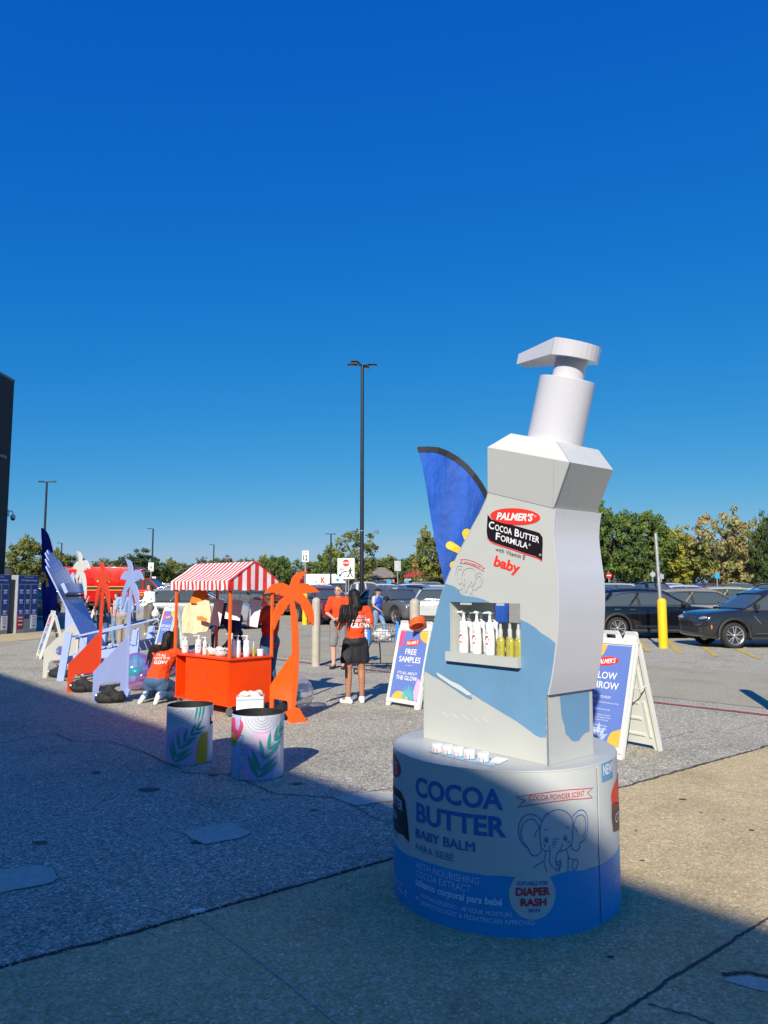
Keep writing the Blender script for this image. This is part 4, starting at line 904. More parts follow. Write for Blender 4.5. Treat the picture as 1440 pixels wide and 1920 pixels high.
# ---------- iridescent balls ----------
def iri(nm='iridescent_vinyl',clear=False):
    m=bpy.data.materials.new(nm); m.use_nodes=True; t=m.node_tree; N=t.nodes; L=t.links; b=N['Principled BSDF']; tc=N.new('ShaderNodeTexCoord')
    n=N.new('ShaderNodeTexNoise'); n.inputs['Scale'].default_value=2.2; n.inputs['Detail'].default_value=2; L.new(tc.outputs['Object'],n.inputs['Vector'])
    lw=N.new('ShaderNodeLayerWeight'); lw.inputs[0].default_value=.45; ad=N.new('ShaderNodeMath'); ad.operation='ADD'; L.new(n.outputs['Fac'],ad.inputs[0]); ml=N.new('ShaderNodeMath'); ml.operation='MULTIPLY'; ml.inputs[1].default_value=.55; L.new(lw.outputs['Facing'],ml.inputs[0]); L.new(ml.outputs[0],ad.inputs[1])
    r=N.new('ShaderNodeValToRGB'); L.new(ad.outputs[0],r.inputs[0]); cr=r.color_ramp; cr.elements[0].position=.40; cr.elements[0].color=(.08,.55,.62,1); cr.elements[1].position=.98; cr.elements[1].color=(.62,.30,.62,1)
    for p_,c in ((.52,(.22,.30,.75,1)),(.64,(.45,.15,.62,1)),(.76,(.75,.22,.50,1)),(.86,(.50,.52,.60,1))): e_=cr.elements.new(p_); e_.color=c
    L.new(r.outputs[0],b.inputs['Base Color']); b.inputs['Roughness'].default_value=.08; b.inputs['Metallic'].default_value=.35; b.inputs['Coat Weight'].default_value=1
    al=N.new('ShaderNodeMapRange'); L.new(lw.outputs['Facing'],al.inputs[0]); al.inputs[3].default_value=.22 if clear else .50; al.inputs[4].default_value=.75 if clear else .92;
    if clear:
        for e_,c_ in zip(cr.elements,[(.25,.60,.62,1),(.55,.62,.66,1),(.60,.58,.66,1),(.62,.60,.64,1),(.62,.64,.66,1),(.60,.56,.62,1)]): e_.color=c_
    L.new(al.outputs[0],b.inputs['Alpha']); return m
m_iri=iri(); m_iri2=iri('clear_vinyl',True); m_foil=M('teal_foil',(.02,.62,.55),.25,metal=.5,var=.3,vs=20)
def ball(label,c,r,seed=0,mt=None):
    t=thing('beach_ball',label,'ball',(c[0],c[1],0),seed,'iridescent inflatable balls')
    b=MB(); b.ell((0,0,r),(r,r,r),mt or m_iri,40,24); b.build('vinyl_skin',t)
    b=MB(); b.ell((0,0,r*.98),(r*.35,r*.3,r*.25),m_foil,10,6); b.build('inner_core',t); return t
def bat(px,pyb,r): g_=G(px,pyb).xy; d=g_.normalized(); return g_+d*r*.55
ball('iridescent pink and teal ball between the lavender palm and the kneeling woman',bat(255,1296,.31),.31,0.3)
ball('iridescent lilac ball behind the kneeling woman',bat(291,1278,.31)+Vector((0,.6)),.31,1.3)
ball('clear iridescent ball behind the orange palm trunk',bat(554,1338,.25),.25,2.1,m_iri2)
ball('dusky iridescent ball behind the cream palm fin',bat(109,1244,.26),.26,4)
# ---------- drums ----------
m_dw=M('drum_white_wrap',(.60,.61,.66),.3,var=.02,coat=.25); m_din=M('drum_black_inside',(.012,.012,.012),.6,var=.1); m_leaf=M('drum_teal',(.03,.33,.26),.4,var=.04); m_lil=M('drum_lilac',(.50,.40,.66),.4,var=.02); m_mus=M('drum_mustard',(.62,.42,.03),.4,var=.04); m_pink2=M('drum_pink',(.70,.07,.17),.4,var=.03); m_dl=M('drum_line',(.09,.13,.20),.5,var=0); m_palep=M('drum_pale_pink',(.72,.52,.68),.4,var=0); m_skyb=M('drum_sky',(.35,.52,.80),.4,var=0)
def leafbranch(g,f,x0,y0,x1,y1,n,s,mat=None):
    mat=mat or m_leaf; a=Vector((x0,y0));c=Vector((x1,y1)); mid=(a+c)/2+Vector((-.03,.03)); cv=smooth_curve([tuple(a),tuple(mid),tuple(c)],8); g.line(cv,.004,mat,f(.0022),sub=.02)
    for i in range(n):
        u=i/(n-1); p=Vector(cv[int(u*(len(cv)-3))+1]); q=Vector(cv[int(u*(len(cv)-3))+2]); d=(q-p).normalized()
        for sg in (1,-1):
            an=sg*R(42-20*u); dd_=Vector((d.x*math.cos(an)-d.y*math.sin(an),d.x*math.sin(an)+d.y*math.cos(an))); nn=Vector((-dd_.y,dd_.x)); L=s*(1-.45*u); w=L*.11
            g.sheet([tuple(p+dd_*L*k+nn*w*math.sin(PI*k**.8)) for k in (0,.15,.3,.5,.7,.85,1)]+[tuple(p+dd_*L*k-nn*w*math.sin(PI*k**.8)) for k in (.85,.7,.5,.3,.15)],mat,f(.0028 if sg>0 else .0034),w=.015)
def drum(label,c,r,h,ang,kind):
    t=thing('patterned_drum',label,'drum',(c[0],c[1],0),0,'pair of patterned drums')
    f=lambda o:(lambda s,z:((r+o)*math.cos(ang+s/r-PI/2),(r+o)*math.sin(ang+s/r-PI/2),z))
    b=MB(); n=56; mx=PI*r
    cut=lambda s:False
    for i in range(n):
        s0=-mx+2*mx*i/n; s1=s0+2*mx/n; top=h
        segs=[(0.003,h)]
        if kind==0 and .92*r<s0+.0<1.9*r: segs=[(.003,h*.66),(h*.80,h)]
        for z0,z1 in segs:
            q=[f(0)(s0,z0),f(0)(s1,z0),f(0)(s1,z1),f(0)(s0,z1)]; b.add(q,[(0,1,2,3)],m_dw,True)
            q=[f(-.006)(s0,z0),f(-.006)(s1,z0),f(-.006)(s1,z1),f(-.006)(s0,z1)]; b.add(q,[(3,2,1,0)],m_din,True)
            for zz in (z0,z1): b.add([f(0)(s0,zz),f(0)(s1,zz),f(-.006)(s1,zz),f(-.006)(s0,zz)],[(0,1,2,3) if zz==z1 else (3,2,1,0)],m_din)
    b.lathe([(0,.05),(r-.008,.05)],m_din,24); b.build('wrapped_shell',t)
    g=MB(); W=.015
    for k in range(5):
        rr_=.045+.027*k; ln=[(x0c+rr_*math.cos(a)*(1+.10*noise.noise((a*1.1,k*.3,kind))),h-.002+rr_*math.sin(a)*.95*(1+.12*noise.noise((a,k*.3,kind+4)))) for x0c in ((-.12,.035)[kind],) for a in [PI+PI*i/22 for i in range(1,22)]]
        g.line([p for p in ln if p[0]>-mx*.49 or kind],.0022,m_dl,f(.0035),sub=.02)
    if kind==0:
        g.sheet([p for p in clipbox(blob(-.10,.12,.20,3,1,1.2),-.30,.004,.30,.38)],m_lil,f(.0008),w=W); g.sheet(clipbox(blob(.17,.10,.12,5,.95,1.6),-.3,.004,.195,.33),m_mus,f(.0013),w=W)
        leafbranch(g,f,-.15,.01,.07,.33,6,.20); 
        for i in range(3): x=.055+.035*i; g.sheet([(x,h-.002),(x+.022,h-.002),(x+.014,h-.06),(x-.012,h-.13-.01*i),(x-.008,h-.07)],m_leaf,f(.002),w=W)
    else:
        g.sheet(clipbox(blob(-.02,.13,.26,2,.85,1.0),-.14,.004,.3,.32),m_lil,f(.0008),w=W); g.sheet(blob(.05,.37,.10,7,1,.8),m_palep,f(.0012),w=W)
        leafbranch(g,f,.0,.01,.22,.40,6,.23)
        xs_=-.165; zs=[.004,.10,.10,.15,.15,.22,.22,.27,.27,.34,.34,.39,.39,.44]
        g.sheet([(-.36,.004),(xs_,.004),(xs_,.30),(-.36,.33)],m_skyb,f(.0010),w=W); g.sheet([(-.36,.42),(xs_+.0,.42),(xs_,h-.002),(-.36,h-.002)],m_skyb,f(.0010),w=W)
        g.sheet(clipbox(blob(-.26,.44,.12,2,1,1.0),-.36,.30,xs_+.03,h-.03),m_pink2,f(.0016),w=W)
        g.sheet([(-.24,.53),(-.20,.56),(-.17,.50),(-.19,.43),(-.23,.44)],m_lil,f(.0022),w=W); g.sheet(clipbox(blob(-.30,.33,.08,8),-.36,.28,xs_-.01,.40),m_mus,f(.0019),w=W)
        for z in (.10,.22,.34): g.sheet([(xs_-.001,z),(xs_+.028,z),(xs_+.028,z+.05),(xs_-.001,z+.05)],m_skyb,f(.0024),w=W)
        sm_=[(xs_,.004)]; z=.004
        for z0 in (.10,.22,.34): sm_+=[(xs_,z0),(xs_+.028,z0),(xs_+.028,z0+.05),(xs_,z0+.05)]
        sm_+=[(xs_,h-.01)]; g.line(sm_,.0035,m_dl,f(.003),sub=.03)
        for k in range(6): g.line([(-.23+.02*k*math.cos(a)-.00,.01+(.03+.028*k)*math.sin(a)) if False else (-.235+(.012+.010*k)*math.cos(a)*1.6,.006+(.02+.034*k)*math.sin(a)) for a in [PI*i/14 for i in range(15)]],.0025,m_dl,f(.0032),sub=.02)
    g.build('printed_pattern',t); return t
def drumpos(px0,px1,pyb):
    cx=(px0+px1)/2; g_=G(cx,pyb); r=(px1-px0)/2/F*(g_.y+.22)*1.0; return (Vector((g_.x,g_.y))+Vector((g_.x,g_.y)).normalized()*r,r)
c1_,r1=drumpos(312.6,395.5,1434.5); h1=P(354,1327,(c1_.y-r1)).z; drum('left patterned drum with a notch in its side and a mustard blob',c1_,r1,h1,math.atan2(-c1_.x,c1_.y)*-1*-1,0)
c2_,r2=drumpos(434.5,529.6,1464); h2=P(482,1343,(c2_.y-r2)).z; drum('right patterned drum with a puzzle seam and a pink shape',c2_,r2,h2,math.atan2(-c2_.x,c2_.y),1)
# carton of samples behind the second drum
m_bag=M('white_plastic_bag',(.72,.70,.66),.4,var=.12,vs=25,bump=.5,bs=35); gb=G(463,1352).xy+Vector((0,.25)); t=thing('sample_carton','white carton heaped with samples just behind the right drum','carton',(gb.x,gb.y,0),.1)
b=MB(); X=Matrix(); 
for x,y,w,d_ in ((0,-.13,.34,.008),(0,.13,.34,.008),(-.17,0,.008,.26),(.17,0,.008,.26)): b.box((x,y,.15),(w,d_,.28),m_pw)
b.box((0,0,.1),(.33,.25,.01),m_pw); b.box((0,-.1355,.25),(.34,.002,.012),m_nb); b.build('carton_box',t)
rnd=random.Random(3); pr=[('e',(rnd.uniform(-.12,.12),rnd.uniform(-.08,.08),.27+rnd.uniform(0,.05)),(.05,.04,.035)) for _ in range(22)]; o=organic('sample_heap',pr,.012,m_bag,t,sm=1)
# ---------- feather flags ----------
m_fb=M('flag_blue',(.006,.075,.40),.7,var=.35,vs=2.2,bump=.8,bs=6,stretch=(1.2,1.2,.5)); m_fy=M('flag_yellow',(.90,.50,.02),.6,var=.1,vs=10,bump=.4,bs=14); m_fk=M('flag_black_edge',(.012,.013,.02),.7,var=.1); m_polek=M('pole_black',(.02,.022,.028),.4,metal=.3,var=.1)
def flagmesh(poly,wave,thk=.003):
    pass
def feather(label,fn_px,outline,border,sp_list,name='feather_flag',text=None,base=None,plane=None):
    pass
def flag(label,px_outline,Y,nrm_tilt,edge_px,rays,base_px,mat,extra=None,wavy=.03):
    p0=P(px_outline[0][0],px_outline[0][1],Y); n=Vector((nrm_tilt,-1,0)).normalized()
    gp=PL(base_px,1103,p0,n); t=thing('feather_flag',label,'flag',(gp.x,gp.y,gz(gp.y)))
    xd=Vector((-n.y,n.x,0)); 
    def toloc(px,py): q=PL(px,py,p0,n)-p0; return (q.dot(xd),q.z)
    def fn(o): 
        def f(x,y):
            w=wavy*(math.sin(x*5+y*2.2)+.5*math.sin(x*13-y*4))+.012*noise.noise((x*6,y*3,0)); return tuple(p0+xd*x+Vector((0,0,y))+n*(w+o))
        return f
    poly=[toloc(*p) for p in px_outline]; pts,ts=tri([poly])
    # cut to a fine grid so that the cloth can ripple
    V,Fc=strips(pts,ts,.06); V2=[(y,x) for x,y in V]; T2=[]
    for f_ in Fc:
        for k in range(1,len(f_)-1): T2.append((f_[0],f_[k],f_[k+1]))
    V3,F3=strips(V2,T2,.10); b=MB(); b.add([fn(0)(x,y) for y,x in V3],[f_[::-1] for f_ in F3],mat,True)
    o=b.build('cloth',t,True); me=o.data; bm=bmesh.new(); bm.from_mesh(me); bmesh.ops.remove_doubles(bm,verts=bm.verts,dist=1e-4); bm.to_mesh(me); bm.free()
    b=MB(); b.line([toloc(*p) for p in edge_px[0]],edge_px[1],m_fk,fn(.006),sub=.08); b.build('sleeve',t,True)
    b=MB(); b.tube([tuple(gp*1.0)[:2]+(gz(gp.y),)]+[fn(-.012)(*toloc(*p)) for p in edge_px[2]],[.016]+[.012]*len(edge_px[2]),m_polek,6); b.build('pole',t,True)
    b=MB(); b.box((gp.x,gp.y,gz(gp.y)+.015),(.45,.45,.03),m_polek,rz=.5); b.build('base_plate',t,True)
    b=MB()
    for (c,a,L,w) in rays:
        c=Vector(c); d=Vector((math.cos(R(a)),math.sin(R(a)))); nn=Vector((-d.y,d.x)); q=[]
        for k in range(9): an=-PI/2+PI*k/8; q.append(c+d*(L+w*math.cos(an))+nn*w*math.sin(an))
        q+=[c+d*.12+nn*w*.45,c+d*.12-nn*w*.45]
        b.sheet([toloc(*tuple(p)) for p in q],m_fy,fn(.008),w=.04)
    b.build('spark_emblem',t,True)
    if extra: extra(t,toloc,fn)
    return t
dk=Vector((878,1048))
def fpix(c,a,L,w): return ((c[0],c[1]),a,L,w)
arc_=[(783,840),(800,840.5),(820,842),(838,848),(856,858),(872,872),(888,891),(900,907),(912,927),(925,955),(937,990),(945,1030),(950,1080),(952,1150),(952,1225)]
flag('large blue feather flag with yellow rays rising behind the giant bottle',arc_+[(880,1225),(858,1150),(845,1112),(833,1092),(822,1040),(812,985),(800,920),(790,868)],6.6,.12,([(783,843),(800,843.5),(820,845),(838,851),(855,861),(871,875),(886,893),(898,909),(911,930),(922,955)],.05,arc_[::-1][:-1]+[(783,840)]),
   [fpix((889,1048),-108,50,8.5),fpix((889,1048),-151,52,7.5),fpix((889,1048),163,40,7.5)],938,m_fb)
def wal(t,toloc,fn):
    g=MB(); a=toloc(86,1166); c=toloc(100,1156); g.text('Walmart',M('flag_text_grey',(.35,.38,.45),.6,var=0),fn(.01),box=(a[0],a[1],c[0],c[1])); g.build('flag_lettering',t,True)
arc2=[(77,990),(81,991),(86,995),(91,1003),(95,1014),(98,1028),(101,1050),(104,1080),(106,1120),(107,1160),(108,1190)]
flag('dark blue feather flag with yellow rays beside the propane lockers',arc2+[(96,1190),(82,1186),(80,1150),(79,1100),(78,1040)],31.5,-.1,([(78,992),(78.5,1040),(79.5,1100),(81,1150)],.03,[(96,1190)]+arc2[::-1]),
   [fpix((87,1082),-130,9,3),fpix((87,1082),-200,9,3),fpix((87,1084),140,11,3),fpix((88,1084),85,14,2.6)],100,M('flag_navy',(.012,.02,.30),.6,var=.2,vs=2),wal,.02)

p=GX(968,8.2); t=thing('folding_chair','black folding chair with pale frame glimpsed through the niche of the giant bottle','chair',(p.x,8.2,0),.5)
for s_ in (-1,1):
    b=MB(); b.tube([(s_*.22,.20,0),(s_*.22,-.12,.55),(s_*.20,-.20,.95+.35)],.013,m_wp,6); b.build('side_tube',t)
b=MB(); b.box((0,-.17,1.12),(.42,.02,.30),m_polek,bev=.006); b.build('backrest',t); b=MB(); b.box((0,.05,.50),(.42,.40,.03),m_polek,bev=.01); b.build('seat',t)
b=MB(); b.tube([(-.2,-.19,1.30),(.2,-.19,1.30)],.012,m_wp,6); b.build('top_rail',t)
# ================= orange market cart =================
K_=G(428,1326,.14); ca=math.atan2(.72,.69)
cart=thing('market_cart','orange wooden sampling cart with a red and white striped roof','cart',(K_.x,K_.y,0),ca)
m_co=M('cart_orange',(.84,.058,.0015),.42,var=.05,vs=4,bump=.05,bs=9,coat=0,spec=.2); m_sr=M('awning_red',(.70,.03,.03),.7,var=.12,vs=10); m_sw=M('awning_white',(.80,.74,.72),.7,var=.06,vs=10); m_wheel=M('caster_grey',(.1,.1,.1),.6)
CW,CL,Z0,Z1=.70,1.36,.14,.745; OP=1.06
b=MB(); b.box((CW/2,CL/2,Z0+.012),(CW,CL,.024),m_co); b.box((CW-.01,CL/2,(Z0+Z1)/2),(.018,CL,Z1-Z0-.03),m_co); b.box((CW/2,.010,(Z0+Z1)/2+.012),(CW-.002,.018,Z1-Z0-.028),m_co); b.box((CW/2,CL-.01,(Z0+Z1)/2+.01),(CW-.04,.018,Z1-Z0-.04),m_co); b.box((CW/2,OP,(Z0+Z1)/2+.01),(CW-.04,.016,Z1-Z0-.04),m_co); b.build('cabinet',cart)
b=MB(); b.box((CW/2-.01,CL/2,Z1+.012),(CW+.05,CL+.06,.024),m_co,bev=.004); b.build('counter_top',cart)
for y0,y1 in ((.022,OP/2-.002),(OP/2+.002,OP)):
    b=MB(); b.box((.006,(y0+y1)/2,(Z0+Z1)/2+.008),(.018,y1-y0,Z1-Z0-.03),m_co,bev=.002); o=b.build('door',cart)
    b=MB(); yh=y1-.03 if y0<.1 else y1-.035; b.box((-.006,yh,.47),(.008,.012,.12),m_sr); b.build('handle',o)
for x,y in ((.06,.06),(CW-.06,.06),(.06,CL-.06),(CW-.06,CL-.06)):
    b=MB(); b.tube([(x-.02,y,.06),(x+.02,y,.06)],.055,m_wheel,14); b.box((x,y,.115),(.05,.03,.04),M('caster_steel',(.4,.4,.4),.3,metal=.8)); b.build('caster',cart)
for x,y in ((.0,.0),(CW,.0),(.0,CL),(CW,CL)):
    b=MB(); b.box((x,y,(Z1+1.80)/2),(.034,.034,1.80-Z1-.02),m_oran,bev=.003); b.build('post',cart)
def zz(x,y,off=0): return off
b=MB(); ex0,ex1,ey0,ey1=-.06,CW+.06,-.06,CL+.06; ze,zr=1.80,2.065; xm=CW/2
ns=30; nr=8
for side in (0,1):
    for i in range(ns):
        y0=ey0+(ey1-ey0)*i/ns; y1=ey0+(ey1-ey0)*(i+1)/ns; mat=m_sr if i%2==0 else m_sw
        cols=[]
        for y in (y0,y1):
            pts=[]
            for j in range(nr+1):
                u=j/nr; x=xm+(ex0-xm if side==0 else ex1-xm)*u; z=zr+(ze-zr)*u
                sag=-.028*math.sin(PI*u)*math.sin(PI*(y-ey0)/(ey1-ey0))+.014*noise.noise((y*4,u*3,side))*math.sin(PI*u); pts.append((x,y+.015*noise.noise((y*3,u*2.5,5)),z+sag))
            pts.append((pts[-1][0]+(.004 if side==0 else -.004)+.008*math.sin(y*25),y,ze-.065)); pts.append((pts[-1][0]+.004*math.sin(y*31),y,ze-.125+.008*math.sin(y*30)))
            cols.append(pts)
        n=len(cols[0]); vs=cols[0]+cols[1]; b.add(vs,[(j,j+n,j+n+1,j+1) if side==1 else (j,j+1,j+n+1,j+n) for j in range(n-1)],mat,True)
b.build('awning_roof',cart)
for ye,nm in ((ey0,'awning_gable'),(ey1,'awning_gable')):
    b=MB(); N_=12
    for i in range(N_):
        x0=ex0+(ex1-ex0)*i/N_; x1=ex0+(ex1-ex0)*(i+1)/N_; mat=m_sr if i%2==0 else m_sw
        zt=lambda x: zr-(zr-ze)*abs(x-xm)/(xm-ex0)-.004
        wob=lambda x,z: ye+.008*math.sin(x*18)*(1 if z<1.8 else .4)
        zs=[ze-.125,ze-.06,ze]
        vs=[]
        for x in (x0,x1): vs+=[(x,wob(x,1.6),ze-.125+.008*math.sin(x*26)),(x,wob(x,1.7),ze-.06),(x,wob(x,1.8),ze),(x,wob(x,2),zt(x))]
        b.add(vs,[(0,4,5,1),(1,5,6,2),(2,6,7,3)],mat,True)
    b.build(nm,cart)
b=MB(); 
for x,z in ((xm,zr-.014),(0,ze-.02),(CW,ze-.02)): b.tube([(x,0,z),(x,CL,z)],.011,m_oran,6)
for y in (0,CL):
    b.tube([(0,y,ze-.02),(CW,y,ze-.02)],.011,m_oran,6); b.tube([(0,y,ze-.02),(xm,y,zr-.014)],.010,m_oran,6); b.tube([(CW,y,ze-.02),(xm,y,zr-.014)],.010,m_oran,6)
b.tube([(xm,ey0-.003,zr+.002),(ex0-.003,ey0-.004,ze)],.009,m_sr,6); b.tube([(xm,ey0-.003,zr+.002),(ex1,ey0-.004,ze)],.009,m_sr,6); b.build('roof_frame',cart)
# inner red skirt under the roof at the far side
def cw(x,y,z=0): c,s_=math.cos(ca),math.sin(ca); return Vector((K_.x+x*c-y*s_,K_.y+x*s_+y*c,z))
ct=Z1+.0245
def item(fn,x,y,label,group,**k): p=cw(x,y,ct); return fn((p.x,p.y,p.z),0.3,label,group,**k)
for i,(px,x,hh) in enumerate([(345,.10,.21),(363,.20,.235),(383,.14,.225)]):
    y=(1.25,1.06,.80)[i]; item(lotion,x,y,['white lotion bottle at the far left end of the cart counter','white lotion bottle second from the left on the cart counter','white lotion bottle nearest the middle of the cart counter'][i],'lotion bottles on the cart',h=hh+.02,prints=True)
for i,(x,hh) in enumerate([(.10,.33),(.19,.30),(.34,.29)]):
    item(lotion,x,.09,['tall white lotion bottle next to the front cart post','second tall white lotion bottle on the right end of the cart','slim white lotion bottle near the right cart end'][i],'tall bottles at the cart end',h=hh,prints=False)
item(oil,.46,.09,'small oil spray bottle between tall bottles and white jar on the cart','oil bottles on the cart',h=.2)
item(oil,.12,.66,'small oil bottle in the middle of the cart counter','oil bottles on the cart',h=.15)
p=cw(.58,.10,ct); t=thing('cream_tub','white cream tub at the right corner of the cart counter','tub',tuple(p)); b=MB(); b.lathe([(0,0),(.045,0),(.048,.07),(0,.07)],m_plast,18,None,True,sharp=True); b.build('body',t); b=MB(); b.lathe([(0,.07),(.05,.07),(.05,.09),(0,.09)],m_plast,18,None,True,sharp=True); b.build('lid',t)
p=cw(.16,.42,ct); t=thing('sample_tray','clear tray of crumpled white sample packets on the cart counter','tray',tuple(p),ca)
b=MB(); b.lathe([(0,0),(.085,0),(.10,.06),(.095,.06),(.08,.005),(0,.005)],m_clear,18,None,True); b.build('tray',t)
rnd=random.Random(8); b=MB()
for i in range(26): b.box((rnd.uniform(-.06,.06),rnd.uniform(-.06,.06),.03+rnd.uniform(0,.07)),(.05,.035,.006),m_bag,rot=Matrix.Rotation(rnd.random()*3,4,'Z')@Matrix.Rotation(rnd.uniform(-.8,.8),4,'X'))
b.build('sample_packets',t)
p=cw(.18,.60,ct); o=organic('plastic_bag',[('e',(rnd.uniform(-.08,.08),rnd.uniform(-.08,.08),rnd.uniform(.02,.09)),(.05,.04,.03)) for _ in range(14)],.012,m_bag,None,sm=1,warp=lambda v:(v.x,v.y,max(.0,v.z)+.004*noise.noise(v*40))); o.location=p; tag(o,'crumpled clear plastic bag on the middle of the cart counter','bag')
# hanging cards
m_cardg=M('hanging_card',(.74,.70,.68),.6,var=.03); m_str=M('string',(.55,.25,.12),.8,var=0)
for i,(px_,Y_,w,hh,z) in enumerate([(408,11.0,.14,.38,0),(439,10.85,.22,.29,0),(477,10.6,.16,.38,0)]):
    p=P(px_,1124,Y_); z=p.z; t=thing('hanging_card',['left hanging blank card under the cart roof','middle hanging blank card under the cart roof, widest','right hanging blank card under the cart roof, half in sun'][i],'card',tuple(p),.1,'blank cards hung under the cart roof')
    b=MB(); rot=Matrix.Rotation(R(9),4,'Y'); b.box((0,0,-hh/2),(w,.008,hh),m_cardg,rot=rot); b.build('card',t); b=MB()
    for s_ in (-1,1): b.tube([(s_*w*.35,0,0),(s_*w*.45,0,ze-.02-z)],.003,m_str,4)
    b.build('string',t)
# tote bags and shirts hanging on the far left post
m_tote=M('tote_canvas',(.72,.60,.38),.85,var=.1,vs=15,bump=.4,bs=25); m_cloth_o=M('orange_cloth',(.85,.22,.02),.8,var=.15,vs=10,bump=.5,bs=14)
def hang(name,label,cat,pxs,Y,mat,th=.03,seed=0,group=None):
    pts=[P(x,y,Y) for x,y in pxs]; c=sum(pts,Vector())/len(pts); poly=[(p.x-c.x,p.z-c.z) for p in pts]
    V,T=tri([poly]); V,Fc=strips(V,T,.03); V2=[(y,x) for x,y in V]; T2=[(f_[0],f_[k],f_[k+1]) for f_ in Fc for k in range(1,len(f_)-1)]; V3,F3=strips(V2,T2,.04)
    b=MB(); w=lambda x,z,s: s*th*.5+.03*noise.noise((x*9+seed,z*2.5,0))+.012*noise.noise((x*25,z*8,seed))
    b.add([(x,-w(x,z,1),z) for z,x in V3],[f_[::-1] for f_ in F3],mat,True); b.add([(x,-w(x,z,-1),z) for z,x in V3],list(F3),mat,True)
    n=len(poly); b.add([(x,-w(x,z,1),z) for x,z in poly]+[(x,-w(x,z,-1),z) for x,z in poly],[(i,(i+1)%n,(i+1)%n+n,i+n) for i in range(n)],mat)
    o=b.build(name); o.location=c; tag(o,label,cat,group); return o
hang('tote_bag','pale canvas tote bag hanging left side of the cart','bag',[(352,1130),(372,1128),(372,1186),(366,1189),(358,1187),(342,1186),(341,1160),(345,1142)],10.9,m_tote,.04,1,'canvas tote bags on the cart')
hang('tote_bag','pale canvas tote bag printed with an orange shape, nearer the cart middle','bag',[(370,1130),(392,1122),(396,1150),(394,1172),(388,1184),(372,1185)],10.75,m_tote,.04,4,'canvas tote bags on the cart')
hang('folded_shirt','orange shirt hanging above the canvas tote bags','shirt',[(365,1107),(386,1106),(392,1120),(388,1130),(374,1132),(356,1130)],10.85,m_cloth_o,.04,7)
hang('hanging_cloth','small orange cloth patch over the second tote bag','cloth',[(369,1156),(377,1155),(390,1161),(386,1165),(370,1163)],10.6,m_cloth_o,.01,9)
# ================= street furniture =================
m_bol=M('bollard_tan_grey',(.42,.38,.31),.5,var=.12,vs=6,bump=.15,bs=20); m_by=M('bollard_yellow',(.85,.50,.01),.4,var=.06,vs=5,coat=.1); m_bb=M('bollard_blue',(.01,.30,.72),.4,var=.06); m_galv=M('galvanised_steel',(.42,.43,.42),.4,metal=.6,var=.1,vs=8)
def bollard(label,p,r,h,mat,grp,name='bollard'):
    b=MB(); b.lathe([(r,0),(r,h-r*.9)]+[(r*math.cos(a),h-r*.9+r*.9*math.sin(a)) for a in [i*PI/16 for i in range(1,8)]]+[(0,h)],mat,22,None,True); b.lathe([(r*1.01,0),(r*1.25,.0),(r*1.22,.012),(r*1.01,.012)],mat,22)
    o=b.build(name); o.location=(p[0],p[1],p[2] if len(p)>2 else 0); tag(o,label,'bollard',grp); return o
gB='tan grey bollards along the red line'
p=G(592,1249); bollard('tan grey bollard between the orange palm and the man in grey shorts',p,.094,1.50,m_bol,gB)
p=G(778,1266); bollard('tan grey bollard behind the FREE SAMPLES board',p,.10,1.50,m_bol,gB)
bollard('tan grey bollard hidden mostly behind the giant bottle',(2.72,12.75),.098,1.5,m_bol,gB)
p=G(1467,1340); bollard('tan grey bollard just outside the right edge of the photo',p,.098,1.5,m_bol,gB)
def signpost(name,label,px,Y,zt,bol=None,bh=0,br=.1,pr=.03,lean=0,grp=None):
    g=GX(px,Y); t=thing(name,label,'sign post',tuple(g),0,grp)
    if bol: b=MB(); b.lathe([(br,0),(br,bh-br*.8)]+[(br*math.cos(a),bh-br*.8+br*.8*math.sin(a)) for a in [i*PI/14 for i in range(1,7)]]+[(0,bh)],bol,18,None,True); b.build('bollard_sleeve',t)
    b=MB(); b.tube([(0,0,0),(lean,0,zt)],pr,m_galv,8,True,False); b.build('post',t); return t
m_sgn=M('sign_white',(.78,.78,.76),.4,var=.03); m_sk=M('sign_black_ink',(.02,.02,.02),.5,var=0); m_stop=M('sign_stop_red',(.60,.01,.02),.4,var=0); m_sback=M('sign_bare_back',(.45,.46,.48),.4,metal=.4,var=.05); m_sgreen=M('sign_green_edge',(.05,.22,.12),.5)
def board(t,w,h,z,mat,y=-.04,x=0,txt=()):
    b=MB(); b.box((x,y,z),(w,.006,h),mat,bev=0); o=b.build('sign_plate',t); g=MB()
    K=lambda xx,yy:(x+xx,y-.006,z+yy)
    for (s_,m_,bx,bo) in txt: g.text(s_,m_,K,box=bx,bold=bo)
    if txt: g.build('lettering',t)
    return K
# row 12 marker
t=signpost('row_marker','tall ROW 12 marker on a yellow bollard','573' and 573,34,P(573,1035,34).z-gz(34),m_by,P(573,1111,34).z-gz(34),.12,.045); z=(P(573,1043,34).z-gz(34)); board(t,.30,.50,z,m_sgn,-.055,0,[('ROW',m_sk,(-.10,.10,.10,.19),.01),('12',m_sk,(-.11,-.20,.11,.05),.03)])
t=signpost('row_marker','white row marker left of the striped roof on a thin post',284.5,54,P(285,1055,54).z-gz(54),None,0,.1,.045); z=(P(285,1063,54).z-gz(54)); board(t,.38,.62,z,m_sgn,-.055,0,[('ROW',m_sk,(-.10,.10,.10,.19),.01),('9',m_sk,(-.06,-.18,.06,.06),.03)])
t=signpost('parking_sign','small white sign on a short post right of the row marker',290.5,55,P(290,1082,55).z-gz(55),None,0,.1,.03); board(t,.28,.45,P(290,1087,55).z-gz(55),m_sgn,-.04)
